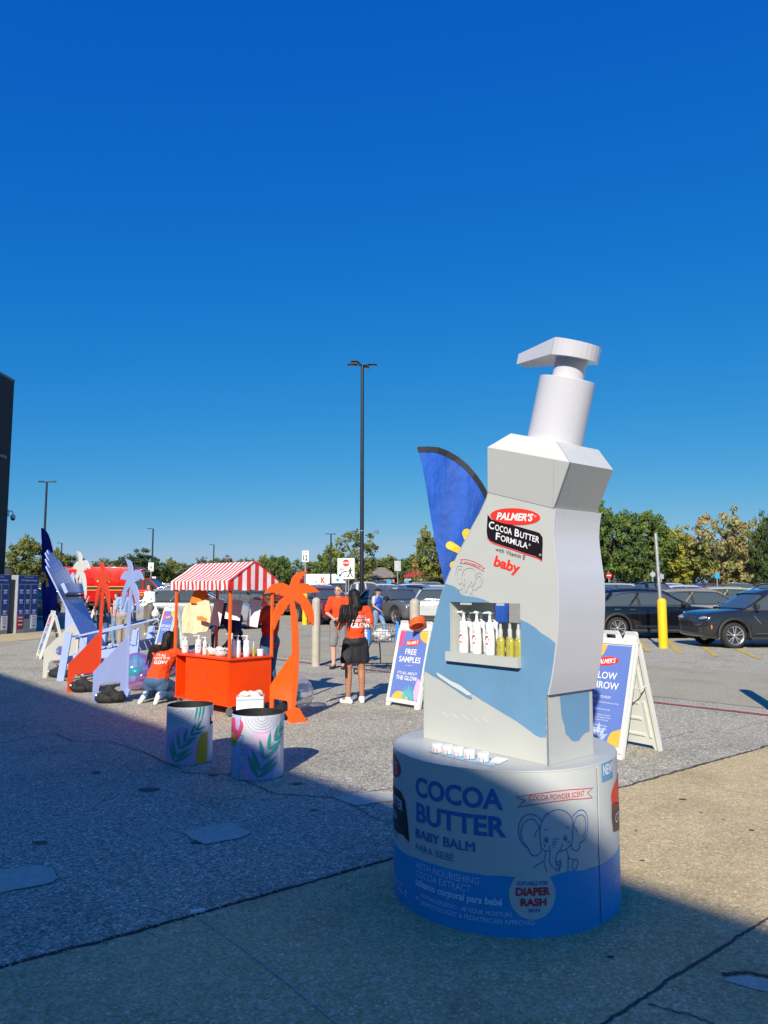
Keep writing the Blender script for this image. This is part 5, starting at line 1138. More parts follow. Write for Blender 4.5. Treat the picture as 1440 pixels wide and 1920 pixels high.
# stop here for pedestrians
t=signpost('pedestrian_stop_sign','white STOP HERE FOR pedestrians sign above the man in the orange shirt',649,34,P(650,1048,34).z-gz(34),None,0,.1,.028); z=P(650,1066,34).z-gz(34)
b=MB(); b.tube([(.12,0,0),(.12,0,z+.3)],.028,m_galv,8,True,False); b.build('second_post',t)
b=MB(); b.box((.0,-.032,z),(.80,.006,.96),m_sgreen); b.box((.0,-.037,z),(.76,.006,.92),m_sgn); b.build('sign_plate',t)
g=MB(); Kz=lambda x,y:(x,-.043,z+y); Kz2=lambda x,y:(x,-.046,z+y)
g.sheet([(.0+.17*math.cos(a+PI/8),.25+.17*math.sin(a+PI/8)) for a in [i*PI/4 for i in range(8)]],m_stop,Kz); g.text('STOP',m_sgn,Kz2,box=(-.13,.20,.13,.30),bold=.03)
g.text('HERE',m_sk,Kz,box=(-.33,-.07,-.09,.01),bold=.02); g.text('FOR',m_sk,Kz,box=(-.08,-.40,.12,-.31),bold=.02)
g.line(smooth_curve([(.05,-.14),(-.08,-.14),(-.18,-.20),(-.25,-.30)],5),.045,m_sk,Kz); g.sheet([(-.33,-.37),(-.20,-.35),(-.30,-.22)],m_sk,Kz)
g.sheet([(.20+.035*math.cos(a),.02+.04*math.sin(a)) for a in [i*PI/5 for i in range(10)]],m_sk,Kz)
for q,w in (([(.20,-.02),(.19,-.18)],.09),([(.19,-.17),(.13,-.28),(.10,-.40)],.045),([(.20,-.17),(.25,-.28),(.30,-.40)],.045),([(.19,-.05),(.10,-.12),(.08,-.18)],.03),([(.22,-.05),(.28,-.11),(.33,-.10)],.03)): g.line(q,w,m_sk,Kz)
g.build('lettering',t)
t=signpost('parking_sign','back of a small sign on the blue bollard beside the man in the blue vest',745.5,37,P(745,1052,37).z-gz(37),m_bb,P(745,1112,37).z-gz(37),.105,.026); board(t,.32,.50,P(745,1061,37).z-gz(37),m_sback,-.03)
t=signpost('parking_post','leaning galvanised post in a yellow bollard in front of the black cars',1237,G(1238,1215).y,P(1230,1000,G(1238,1215).y).z,m_by,P(1235,1121,21.8).z,.128,.05,-.10)
for i,(px,Y,zt,m_,w,lb) in enumerate([(1140,58,1076,m_stop,.55,'red no entry sign on a yellow base right of the giant bottle'),(1342,62,1077,m_bb,.5,'small blue sign in front of the brown trees at the right'),(1222,56,1074,m_sback,.5,'bare round sign back just left of the leaning yellow post'),(1238,57,1078,m_sback,.45,'small square sign back just right of the leaning post'),(729,70,1088,m_bb,.5,'small blue sign in front of the brick house'),(763,75,1087,m_bb,.4,'small blue sign left of the red roofed house')]):
    t=signpost('small_sign',lb,px,Y,P(px,zt,Y).z-gz(Y)+.2,m_by if i==0 else None,1.0,.12,.035,grp='small distant signs'); w*=.8; z=P(px,zt+3,Y).z-gz(Y)
    if i in (0,2):
        b=MB(); b.prism([(w/2*math.cos(a),z+w/2*math.sin(a)) for a in [k*PI/12 for k in range(24)]],.01,m_,Matrix(((1,0,0,0),(0,0,-1,-.045),(0,1,0,0),(0,0,0,1)))); b.build('sign_plate',t)
        if i==0: g=MB(); g.box((0,-.062,z),(w*.7,.004,w*.16),m_sgn); g.build('lettering',t)
    else: board(t,w,w,z,m_)
# light poles
def lamp(label,px,Y,pt,r,heads,base=None,grp='car park light poles'):
    g=GX(px,Y); t=thing('light_pole',label,'light pole',tuple(g),0,grp); H_=P(px,pt,Y).z-g.z
    b=MB(); b.tube([(0,0,0),(0,0,H_)],[r,r*.72],m_polek,10,True,True); b.tube([(0,0,H_*.34),(0,0,H_*.34+.03)],r*.98,m_galv,10) if r>.1 else None; b.build('pole',t)
    if base: b=MB(); b.lathe([(base[0],0),(base[0],base[1]-.04),(base[0]-.04,base[1]),(0,base[1])],m_by if len(base)<3 else base[2],20,None,True,sharp=True); b.build('concrete_base',t)
    for (dx,dy,L) in heads:
        b=MB(); d=Vector((dx,dy,0)).normalized(); b.tube([(0,0,H_-.05),tuple(d*.25+Vector((0,0,H_)))],.04,m_polek,6)
        if L>.5: X=Matrix.Translation(d*(.25+L/2)+Vector((0,0,H_+.02)))@Matrix.Rotation(math.atan2(dy,dx),4,'Z'); b.ell((0,0,0),(L/2,.19,.055),m_polek,16,8,X=X); b.ell((.02,0,-.035),(L*.3,.13,.03),m_sback,12,6,X=X)
        else: b.box(tuple(d*(.25+L/2)+Vector((0,0,H_))),(L,.25,.08),m_polek,rz=math.atan2(dy,dx))
        b.build('lamp_head',t)
    return t
lamp('tall black light pole with four lamp heads in the middle of the photo',678.5,38,684,.115,[(-1,.15,.55),(1,.2,.55),(-.75,-.8,.55),(.3,1,.55)],(.30,P(683,1127,38).z-gz(38)))
lamp('light pole at the left above the dark blue feather flag',82,55,903,.10,[(-1,.1,.4),(1,.1,.4)],(.33,.9))
lamp('distant light pole above the lavender chair back',115.5,105,1018,.11,[(-1,0,.4)])
lamp('distant light pole above the first row marker',286,95,991,.12,[(-1,0,.45)]); lamp('distant light pole above the striped roof',401,110,1021,.11,[(-1,0,.4)]); lamp('distant light pole left of the stop sign, with two heads',620.5,85,1001,.11,[(-1,0,.4),(1,.3,.3)]); lamp('distant light pole beside the dark store wall',9.5,110,1038,.11,[(1,0,.4)])
# propane lockers
m_lkg=M('locker_grey',(.34,.36,.37),.5,metal=.2,var=.08); m_lkb=M('locker_blue',(.015,.045,.24),.5,var=.05); m_lkr=M('locker_red',(.45,.02,.02),.5,var=.05)
def locker(label,c,ang,w=1.05,d=.75,h=2.2):
    t=thing('propane_locker',label,'locker',(c[0],c[1],0),ang,'propane lockers by the store wall')
    b=MB(); b.box((w/2,d/2,h/2),(w,d,h),m_lkg,bev=.02); b.build('cabinet',t)
    b=MB(); b.box((w/2,-.012,h-.17),(w-.02,.02,.32),m_lkb); b.text('24/7 Self-Serve Propane',m_pw,lambda x,y:(x,-.026,y),box=(.14,h-.25,w-.1,h-.16),bold=.01); b.text('BLUE RHINO' if 0 else 'EXCHANGE',m_pale,lambda x,y:(x,-.026,y),box=(.3,h-.10,w-.3,h-.05)); b.build('header',t)
    for k,(x0,x1) in enumerate(((.03,.34),(.40,.63),(.72,1.01))):
        b=MB(); b.box(((x0+x1)/2,-.010,1.18+.0),(x1-x0,.018,1.28),m_lkb)
        for zc in (1.62,1.25,.85):
            b.box(((x0+x1)/2,-.021,zc),(.16,.003,.05),m_pale); b.box(((x0+x1)/2,-.021,zc-.07),(.12,.003,.03),m_pw); b.box(((x0+x1)/2,-.021,zc-.12),(.19,.003,.015),m_pale)
        if k==0: b.box(((x0+x1)/2,-.022,.42),(x1-x0,.012,.52),m_lkr); [b.box(((x0+x1)/2,-.031,zc),(.2,.003,.05),m_pw) for zc in (.6,.48,.33)]
        elif k==2: b.box(((x0+x1)/2,-.022,.42),(x1-x0,.012,.52),m_sgn); [b.box(((x0+x1)/2,-.031,zc),(.18,.003,.03),m_sback) for zc in (.6,.5,.4)]; b.box(((x0+x1)/2,-.031,.27),(.07,.003,.07),m_sk,rot=Matrix.Rotation(PI/4,4,'Y'))
        b.build('door',t)
    return t
la=math.atan2(.955,.30); lc=G(29,1188.3).xy
locker('propane locker nearest the feather flag, with a red notice on its door',lc,la); locker('propane locker cut off by the left edge of the photo',lc-Vector((.30,.955))*1.32+Vector((-.12,.03)),la)
# dome camera
pc=P(10,962,33); t=thing('security_camera','white dome security camera on a bracket on the store wall','camera',tuple(pc)); b=MB(); b.box((0,0,0),(.28,.2,.28),m_sgn,bev=.01); b.build('junction_box',t)
b=MB(); b.tube(smooth_curve([(.1,0,.08),(.25,0,.09),(.33,0,.04),(.35,0,-.08)],5),.025,m_sgn,8); b.build('arm',t); b=MB(); b.lathe([(0,-.34),(.05,-.33),(.09,-.28),(.10,-.22)],m_seam,16,Matrix.Translation((.35,0,0))); b.lathe([(.11,-.24),(.11,-.12),(.05,-.07),(0,-.06)],m_sgn,16,Matrix.Translation((.35,0,0))); b.build('dome',t)
# ================= people =================
from mathutils.bvhtree import BVHTree
def skin(n,c): return M('skin_'+n,c,.55,var=.04,vs=12,spec=.35)
sk_l=skin('light',(.62,.36,.26)); sk_t=skin('tan',(.36,.17,.09)); sk_d=skin('deep',(.16,.075,.045)); sk_m=skin('medium',(.50,.27,.17))
m_hb=M('hair_black',(.010,.008,.008),.6,var=.3,vs=40,spec=.25,bump=.35,bs=90,stretch=(1,1,.12)); m_hbr=M('hair_brown',(.10,.05,.025),.5,var=.3,vs=40,bump=.5,bs=90,stretch=(1,1,.12)); m_hgr=M('hair_grey',(.35,.33,.30),.6,var=.2)
m_to=M('shirt_orange',(.80,.06,.004),.85,var=.10,vs=7,bump=.25,bs=18); m_bks=M('shorts_black',(.012,.012,.016),.7,var=.15,vs=7,bump=.2,bs=20); m_gy=M('shorts_grey',(.20,.20,.20),.85,var=.12,vs=8,bump=.2); m_jn=M('jeans_blue',(.05,.11,.22),.85,var=.3,vs=5,bump=.3,bs=30); m_jl=M('jeans_light',(.16,.25,.38),.85,var=.25,vs=6,bump=.3,bs=30); m_shw=M('shoe_white',(.75,.74,.70),.5,var=.05); m_shk=M('shoe_black',(.02,.02,.022),.5,var=.1); m_tw=M('top_white',(.70,.69,.67),.8,var=.06,vs=9,bump=.2); m_ol=M('cargo_olive',(.13,.125,.10),.85,var=.2,vs=7,bump=.3); m_vb=M('vest_blue',(.01,.07,.38),.6,var=.1,vs=8); m_tg=M('shirt_lilac_grey',(.40,.44,.58),.8,var=.08); m_tk=M('shirt_black',(.018,.018,.022),.8,var=.2); m_tn=M('shirt_navy',(.015,.025,.10),.8,var=.2); m_kh=M('khaki',(.32,.25,.18),.85,var=.12); m_td=M('shirt_denim',(.25,.38,.58),.8,var=.15,bump=.3); m_tr=M('shirt_red',(.62,.035,.012),.85,var=.12,vs=7,bump=.25,bs=18); m_tp=M('top_pink',(.65,.32,.32),.8,var=.1); m_eye=M('eye_dark',(.02,.015,.012),.3,var=0); m_lip=M('lip',(.40,.12,.10),.5,var=0); m_gls=M('glasses_frame',(.03,.03,.03),.3,var=0); m_sock=M('sock_white',(.72,.72,.70),.9,var=.04)
BASE=dict(pel=(0,0,.94),wst=(0,0,1.10),chs=(0,0,1.29),nck=(0,-.01,1.46),hd=(0,.015,1.595),sL=(-.175,-.01,1.395),sR=(.175,-.01,1.395),eL=(-.235,-.03,1.12),eR=(.235,-.03,1.12),wL=(-.245,.08,.885),wR=(.245,.08,.885),hL=(-.09,0,.90),hR=(.09,0,.90),kL=(-.10,.03,.49),kR=(.10,.03,.49),aL=(-.10,-.02,.085),aR=(.10,-.02,.085),tL=(-.12,.15,.03),tR=(.12,.15,.03))
def hand(pr,w,d,side,fine=True,curl=.4):
    w=Vector(w); d=Vector(d).normalized(); s=d.cross(Vector((0,0,1)))
    if s.length<.1: s=Vector((0,1,0))
    s.normalize(); n=s.cross(d)
    pr.append(('c',w,w+d*.065,.024,.030,.62,tuple(n)))
    if fine:
        for i,L in enumerate((.062,.072,.068,.052)):
            o=w+d*.075+s*(.021-.014*i); m=o+d*L*.55+n*.002; e_=m+(d*(1-curl)-n*curl*side).normalized()*L*.5; pr.append(('c',o-d*.02,m,.0085,.0080)); pr.append(('c',m,e_,.0080,.0065))
        o=w+d*.03+s*.026; pr.append(('c',o,o+(d*.6+s*.7).normalized()*.04,.0105,.009)); q=o+(d*.6+s*.7).normalized()*.04; pr.append(('c',q,q+d*.025,.009,.0075))
    else: pr.append(('c',w+d*.06,w+d*.13,.026,.016,.6,tuple(n)))
def person(label,loc,rz,H=1.7,J={},sk=sk_l,top=m_to,sleeve=.62,bottom=('trouser',m_jn),shoe=m_shw,hair=('short',m_hbr),vox=.012,fem=False,sit=False,face=True,glasses=False,vest=None,hemx=0,group=None,fat=1.0,turn=0,hsw=0):
    s=H/1.7; j={k:Vector(v)*s for k,v in {**BASE,**J}.items()}; up=(j['nck']-j['pel']).normalized()
    t=thing('person',label,'person',(loc[0],loc[1],loc[2] if len(loc)>2 else 0),rz,group)
    sw=.92 if fem else 1.0
    side=(j['sR']-j['sL']).normalized(); fwd=up.cross(side).normalized()*-1
    if fwd.y<0: fwd=-fwd
    rotT=Matrix(((side.x,side.cross(up).x*-1,up.x,0),(side.y,side.cross(up).y*-1,up.y,0),(side.z,side.cross(up).z*-1,up.z,0),(0,0,0,1))); 
    def E(c,r): return ('e',c,(r[0]*s*fat,r[1]*s*fat,r[2]*s),rotT)
    pr=[E(j['chs'],(.145*sw,.10,.17)),E(j['wst'],(.120*sw,.088,.13)),E(j['pel'],(.150,.105,.115)),('c',j['chs']+up*.10*s,j['sL'],.07*s,.058*s),('c',j['chs']+up*.10*s,j['sR'],.07*s,.058*s),('c',j['chs'],j['wst'],.11*s,.10*s),('c',j['wst'],j['pel'],.10*s,.11*s)]
    hdv=(j['hd']-j['nck']); pr.append(('c',j['nck']-up*.05*s,j['nck']+hdv*.45,.056*s,.050*s))
    ht=Matrix.Rotation(turn,4,'Z'); hc=j['hd']; hx=(ht@Vector((1,0,0))); hy=(ht@Vector((0,1,0)))
    hr=Matrix.Identity(4)@ht
    pr+= [('e',hc+Vector((0,0,.02*s)),(.073*s,.092*s,.092*s),hr),('e',hc+hy*.018*s-Vector((0,0,.035*s)),(.057*s,.070*s,.075*s),hr),('c',hc+hy*.082*s+Vector((0,0,.012*s)),hc+hy*.104*s-Vector((0,0,.018*s)),.009*s,.014*s),('c',hc+hx*.074*s+Vector((0,0,.005)),hc+hx*.076*s-Vector((0,0,.03*s)),.014*s,.010*s),('c',hc-hx*.074*s+Vector((0,0,.005)),hc-hx*.076*s-Vector((0,0,.03*s)),.014*s,.010*s)]
    for a in 'LR':
        sd=-1 if a=='L' else 1
        pr+=[('c',j['s'+a],j['e'+a],.047*s*fat,.038*s),('c',j['e'+a],j['w'+a],.038*s,.025*s)]
        hand(pr,j['w'+a],j['w'+a]-j['e'+a],sd,vox<.0125)
        k=j['k'+a]; an=j['a'+a]; calf=k.lerp(an,.3)+Vector((0,-.015*s,0)) if not sit else k.lerp(an,.3)
        pr+=[('c',j['h'+a],k,.085*s*fat,.056*s),('c',k,calf,.054*s,.056*s),('c',calf,an,.056*s,.036*s),('c',an,j['t'+a],.036*s,.026*s)]
    body=organic('body',pr,vox,sk,t,sm=3)
    def wr(amp,f=9): 
        def w(v): n=noise.noise_vector(Vector((v.x*f,v.y*f,v.z*f*.6)))*amp+noise.noise_vector(v*f*2.6)*amp*.35; return v+n
        return w
    # upper garment
    k=.020*s
    hem=j['pel']+up*(-.02+hemx+(.09 if sit else 0))*s
    tp=[E(j['chs'],(.160*sw,.118,.175)),E(j['wst'],(.142*sw,.110,.14)),('c',j['chs']+up*.10*s,j['sL'],.082*s,.070*s),('c',j['chs']+up*.10*s,j['sR'],.082*s,.070*s),('c',j['wst'],hem,.128*s*fat,.142*s*fat,.80,tuple(fwd)),('c',j['chs'],j['wst'],.125*s*fat,.125*s*fat)]
    for a in 'LR':
        e=j['s'+a].lerp(j['e'+a],min(1,sleeve)); tp.append(('c',j['s'+a],e,.068*s,.066*s if sleeve<1 else .052*s))
        if sleeve>1: tp.append(('c',j['e'+a],j['e'+a].lerp(j['w'+a],sleeve-1),.052*s,.036*s))
    sh=organic('shirt',tp,vox*.9,top,t,sm=3,warp=wr(.016*s))
    if vest:
        organic('vest',[E(j['chs'],(.180*sw,.150,.175)),E(j['wst'],(.162*sw,.138,.15)),('c',j['wst'],hem,.142*s,.148*s,.85,tuple(fwd)),('c',j['chs']+up*.08*s,j['sL']*.8+j['chs']*.2,.08*s,.07*s),('c',j['chs']+up*.08*s,j['sR']*.8+j['chs']*.2,.08*s,.07*s)],vox,vest,t,sm=3)
    kd,bm=bottom; bp=[E(j['pel']-up*.01*s,(.165,.132 if kd=='flared' else .120,.105))]
    for a in 'LR':
        h,kk,an=j['h'+a],j['k'+a],j['a'+a]
        if kd=='trouser': bp+=[('c',h,kk,.100*s*fat,.074*s),('c',kk,an.lerp(kk,.04),.074*s,.062*s)]
        elif kd=='baggy': bp+=[('c',h,kk,.108*s,.092*s),('c',kk,an.lerp(kk,.06),.090*s,.080*s)]
        elif kd=='shorts': bp+=[('c',h,h.lerp(kk,.93),.102*s,.086*s)]
        elif kd=='flared': bp+=[('c',h,h.lerp(kk,.62)+Vector(((-1 if a=='L' else 1)*.025,0,0)),.112*s,.112*s,.9,tuple(fwd)),('c',j['pel'],(j['hL']+j['hR'])/2-up*.22*s,.14*s,.13*s,.8,tuple(fwd))]
    if kd=='baggy': bp.append(('c',j['pel'],j['pel']-up*.1*s,.13*s,.12*s))
    organic({'trouser':'jeans','baggy':'trousers','shorts':'shorts','flared':'shorts'}[kd],bp,vox,bm,t,sm=3,warp=wr(.012*s) if kd!='flared' else (lambda v:(lambda w:Vector((w.x,w.y,max(w.z,.60*s+.004*math.sin(w.x*60)))))(wr(.012*s)(v))))
    for a in 'LR':
        an,to=j['a'+a],j['t'+a]; d=(to-an); 
        if sit: sp=[('c',an-d*.25,to,.046*s,.036*s,.8,None),('c',to-d*.3,to+d*.15,.036*s,.03*s)]
        else: fl=Vector((d.x,d.y,0)).normalized(); z0=.030*s; sp=[('c',Vector((an.x,an.y,z0))-fl*.045*s,Vector((to.x,to.y,z0)),.040*s,.038*s),('c',an+Vector((0,0,-.01)),Vector((an.x,an.y,.05*s)),.046*s,.048*s)]
        sp=[x[:5] for x in sp]; organic('shoe',sp,vox*.8,shoe,t,sm=2,warp=(lambda v:Vector((v.x,v.y,max(v.z,.003)))) )
    hk,hm=hair; z=Vector((0,0,1))
    if hk=='short': hp=[('e',hc+Vector((0,0,.035*s))-hy*.014*s,(.080*s,.095*s,.088*s),hr),('c',hc-hy*.05*s,hc-hy*.055*s-Vector((0,0,.05*s)),.055*s,.045*s)]
    elif hk=='cap': hp=[('e',hc+Vector((0,0,.045*s))-hy*.005*s,(.082*s,.098*s,.078*s),hr),('c',hc+hy*.09*s+Vector((0,0,.04*s)),hc+hy*.13*s+Vector((0,0,.035*s)),.02*s,.018*s)]
    else:
        L=.42 if hk=='long' else .30; bx=j['nck']-fwd*.07*s
        hp=[('e',hc+Vector((0,0,.030*s))-hy*.016*s,(.086*s,.100*s,.096*s),hr),('c',hc-hy*.045*s,j['nck']-fwd*.075*s,.075*s,.070*s)]
        b_=j['nck']-fwd*.08*s; c_=j['chs']-fwd*.125*s
        if sit: c_=j['nck']-fwd*.085*s-side*.03-z*.16*s
        for q in range(7):
            o=((q-3)*.030-(.05 if hk=='long' else 0)+hsw)*s; en=c_+side*(o*1.35+(hsw*.9-.015)*s)-(z if sit else up)*(L-.30+.05*math.sin(q*2.1))*s; hp+=[('c',b_+side*o*1.2,c_+side*(o*1.4)+up*.05*s,.032*s,.026*s),('c',c_+side*(o*1.4)+up*.05*s,en,.026*s,.009*s)]
        for sg in (-1,1): hp+=[('c',hc+hx*sg*.066*s,j['nck']+side*sg*.085*s-fwd*.01*s,.030*s,.028*s)]
        if hk=='long': 
            for q in range(3): hp.append(('c',j['nck']-side*(.09+.01*q)*s,(j['chs']-side*(.16+.02*q)*s+fwd*(.02-.06*q)*s-up*.06*s) if not sit else j['nck']-side*(.13+.02*q)*s-fwd*.04*q*s-z*.22*s,.030*s,.010*s))
    organic('hair',hp,vox*.8,hm,t,sm=2,warp=lambda v:v+noise.noise_vector(Vector((v.x*26,v.y*26,v.z*5)))*.008)
    if face:
        b=MB()
        for sg in (-1,1): b.ell(hc+hy*.083*s+hx*sg*.030*s+Vector((0,0,.012*s)),(.011*s,.008*s,.006*s),m_eye,8,6)
        b.box(hc+hy*.083*s+Vector((0,0,.033*s))+hx*.03*s,(.026*s,.012*s,.006*s),hm,rz=turn); b.box(hc+hy*.083*s+Vector((0,0,.033*s))-hx*.03*s,(.026*s,.012*s,.006*s),hm,rz=turn); b.build('eyes',t)
        b=MB(); b.ell(hc+hy*.086*s-Vector((0,0,.052*s)),(.020*s,.008*s,.006*s),m_lip,8,6); b.build('mouth',t)
    if glasses:
        b=MB()
        for sg in (-1,1): b.tube([hc+hy*.100*s+hx*(sg*.031+.023*math.cos(a))*s+Vector((0,0,(.010+.016*math.sin(a))*s)) for a in [i*PI/6 for i in range(13)]],.0013*s,m_gls,5,False)
        b.tube([hc+hy*.100*s-hx*.075*s+Vector((0,0,.016*s)),hc+hy*.1*s+hx*.075*s+Vector((0,0,.016*s))],.0013*s,m_gls,5); b.build('glasses',t)
    t['_']=0; del t['_']
    return t,j,sh
def shirt_text(t,sh,lines,mat,back=True,cx=0,slope=0):
    """lettering laid on the cloth: each vertex dropped onto the shirt surface"""
    me=sh.data; tree=BVHTree.FromPolygons([v.co for v in me.vertices],[p.vertices for p in me.polygons]); g=MB(); sg=1 if back else -1
    for (s_,z,h,bo) in lines:
        vs,fs=text2d(s_,1,bo); x0=min(v[0] for v in vs);x1=max(v[0] for v in vs); k=h/.73
        q=[((x-(x0+x1)/2)*k,y*k+z) for x,y in vs]; V,Fc=strips(q,fs,.02); out=[]
        for x,zz in V:
            X=x*sg+cx; hit=tree.ray_cast(Vector((X,-sg*.9,zz+slope*X)),Vector((0,sg,0)))
            p=hit[0] if hit[0] is not None else Vector((X,-sg*.12,zz)); out.append((p.x,p.y-sg*.005,p.z))
        g.add(out,Fc,mat)
    g.build('shirt_lettering',sh)
# woman with black shorts, seen from behind
p=G(666,1318); hz=P(660,1104,p.y).z
t,j,sh=person('person with long black hair, orange shirt and black shorts, seen from behind',(p.x,p.y,0),.32,hz*.985,dict(eL=(-.26,-.02,1.13),wL=(-.13,.20,1.20),eR=(.25,-.02,1.13),wR=(.12,.22,1.16),kL=(-.11,.0,.50),kR=(.10,.02,.50),tL=(-.20,.08,.03),tR=(.13,.15,.03),aL=(-.12,-.03,.085),hd=(-.03,.02,1.60)),sk_t,m_to,.60,('flared',m_bks),m_shw,('long',m_hb),.0105,fem=True,face=True,fat=1.08,turn=.4,hsw=-.055,hemx=.055)
s_=hz*.985/1.7; shirt_text(t,sh,[('IT’S ALL',1.285*s_,.040,.025),('ABOUT THE',1.230*s_,.040,.025),('GLOW',1.140*s_,.072,.045)],m_pw,True,.055)
p=G(634,1254); hz=P(633,1096,p.y).z
person('person in glasses, orange shirt and grey shorts, facing the camera',(p.x,p.y,0),PI-.15,hz*.99,dict(eR=(.25,-.02,1.13),wR=(.08,.20,1.05),eL=(-.25,0,1.12),wL=(-.02,.22,1.02),hd=(0,.03,1.585),tL=(-.12,.14,.03)),sk_l,m_to,.72,('shorts',m_gy),m_shk,('short',m_hbr),.012,glasses=True,turn=-.15)
p=G(708,1199); hz=P(716,1104,p.y).z
person('person in a blue vest over a pale shirt, walking towards the blue bollard',(p.x,p.y,0),-2.25,hz,dict(kL=(-.09,.20,.52),aL=(-.09,.30,.12),tL=(-.09,.46,.06),kR=(.09,-.02,.50),aR=(.09,-.26,.14),tR=(.09,-.14,.04),wR=(.22,.25,1.0),eR=(.25,.03,1.13),wL=(-.30,-.02,.88)),sk_m,m_tg,.62,('trouser',m_jl),m_shw,('cap',m_hb),.013,vest=m_vb,turn=.9)
p=G(278,1190); hz=P(281,1096,p.y).z
t,j,sh=person('person in a white cropped top and olive cargo trousers carrying a plastic bag',(p.x,p.y,0),PI-.5,hz,dict(kL=(-.10,.10,.50),aL=(-.10,.12,.09),tL=(-.11,.26,.03),aR=(.10,-.16,.10),tR=(.11,0,.03),eL=(-.22,0,1.13),wL=(-.06,.22,1.08),eR=(.25,-.02,1.13),wR=(.10,.22,1.06)),sk_l,m_tw,1.9,('baggy',m_ol),m_shw,('mid',m_hbr),.013,fem=True,hemx=.10)
q=P(292,1147,p.y-.25); o=organic('plastic_bag',[('c',(0,0,.12),(0,0,-.02),.06,.13),('e',(0,0,-.08),(.15,.10,.12)),('c',(0,0,.24),(0,0,.12),.02,.05)],.014,m_bag,None,sm=2,warp=lambda v:v+noise.noise_vector(v*14)*.02); o.location=q; tag(o,'white plastic carrier bag held by the person in the white top','bag')
def fig(label,px,Y,yt,rz,**k):
    g=GX(px,Y); hz=P(px,yt,Y).z-g.z; return person(label,tuple(g),rz,hz,vox=k.pop('vox',.014),**k)
fig('person in a black shirt and blue jeans behind the coral palm cutout',198,22.5,1106,.2,sk=sk_l,top=m_tk,bottom=('trouser',m_jn),shoe=m_shk,hair=('short',m_hb),fat=1.15)
fig('person in a pale denim shirt and khaki trousers behind the lavender palm cutout',237,21.8,1104,.3,sk=sk_m,top=m_td,sleeve=1.5,bottom=('trouser',m_kh),shoe=m_shw,hair=('short',m_hb))
fig('person in a pink top and pale jeans left of the denim shirted person',223,22.6,1112,2.8,sk=sk_l,top=m_tp,bottom=('trouser',m_jl),shoe=m_shw,hair=('mid',m_hbr),fem=True,J=dict(eL=(-.28,.05,1.2),wL=(-.10,.2,1.3)))
fig('person in dark clothes and a white cap raising one arm behind the white palm',146,21.5,1103,-.4,sk=sk_l,top=m_tk,bottom=('trouser',m_bks),shoe=m_shk,hair=('cap',m_tw),J=dict(eR=(.32,.10,1.32),wR=(.20,.28,1.42)),fem=True)
fig('person in a red orange shirt and blue jeans at the right end of the cart',509,11.7,1107,1.25,sk=sk_d,top=m_tr,sleeve=.7,bottom=('trouser',m_jn),shoe=m_shw,hair=('cap',m_tk),J=dict(eL=(-.22,.16,1.14),wL=(-.14,.40,1.12),eR=(.22,.12,1.14),wR=(.10,.38,1.10)),fat=1.12,glasses=True)
fig('person in a navy shirt leaning over behind the cart counter',444,11.9,1121,2.7,sk=sk_d,top=m_tn,sleeve=.8,bottom=('trouser',m_jn),shoe=m_shk,hair=('short',m_hb),J=dict(chs=(0,.10,1.27),nck=(0,.20,1.40),hd=(0,.28,1.50),sL=(-.175,.15,1.36),sR=(.175,.15,1.36),eL=(-.24,.28,1.12),wL=(-.16,.46,.95),eR=(.24,.30,1.10),wR=(.10,.48,.92)))
fig('grey haired person standing by the open door of a dark car',765,40,1107,1.2,sk=sk_l,top=m_tn,bottom=('trouser',m_tk),shoe=m_shk,hair=('short',m_hgr),vox=.018)
# kneeling woman at the open cart cupboard
p=G(299,1316)
t,j,sh=person('person with long black hair kneeling at the open end of the orange cart',(p.x-.03,p.y,0),-.22,1.70,dict(pel=(-.02,-.02,.30),wst=(0,.04,.45),chs=(.04,.10,.62),nck=(.06,.14,.79),hd=(.08,.17,.925),sL=(-.13,.11,.73),sR=(.23,.12,.72),eL=(-.20,.30,.55),wL=(-.10,.50,.50),eR=(.40,.22,.56),wR=(.46,.42,.48),hL=(-.12,.0,.25),hR=(.08,.0,.25),kL=(-.17,.40,.10),kR=(.24,.38,.11),aL=(-.15,-.12,.10),aR=(.09,-.14,.10),tL=(-.17,-.20,.02),tR=(.10,-.23,.02)),sk_d,m_to,.75,('trouser',m_jn),m_shw,('long',m_hb),.011,fem=True,sit=True,face=False,fat=1.22,turn=-.5,hsw=-.03)
shirt_text(t,sh,[('IT’S ALL',.68,.034,.01),('ABOUT THE',.635,.034,.01),('GLOW',.57,.05,.02)],m_pw,True,.05)
# shopping cart
m_ch=M('cart_chrome',(.45,.46,.48),.3,metal=.85,var=.1); m_cbl=M('cart_blue_plastic',(.02,.20,.75),.4,var=.05); m_cbk=M('cart_black_tube',(.02,.02,.022),.4,metal=.3)
p=G(706,1262); t=thing('shopping_cart','shopping cart with blue corner posts and plastic bags, beside the two people in orange','cart',(p.x,p.y,0),0)
b=MB(); x0,x1,y0,y1,z0,z1=-.42,.42,-.22,.25,.62,.96
for z in (z0,.73,.84,z1): b.tube([(x0,y0,z),(x1,y0,z),(x1,y1,z),(x0,y1,z),(x0,y0,z)],.005,m_ch,5)
for i in range(15): x=x0+(x1-x0)*i/14; b.tube([(x,y0,z1),(x,y0,z0),(x,y1,z0),(x,y1,z1)],.0035,m_ch,4)
for i in range(8): y=y0+(y1-y0)*i/7; b.tube([(x0,y,z1),(x0,y,z0),(x1,y,z0),(x1,y,z1)],.0035,m_ch,4)
b.build('basket',t)
for x,y in ((-.16,y0-.01),(x1,y0),(x1,y1),(-.16,y1+.01)): b=MB(); b.box((x,y,.82),(.055,.03,.40),m_cbl,bev=.006); b.build('corner_post',t)
b=MB(); 
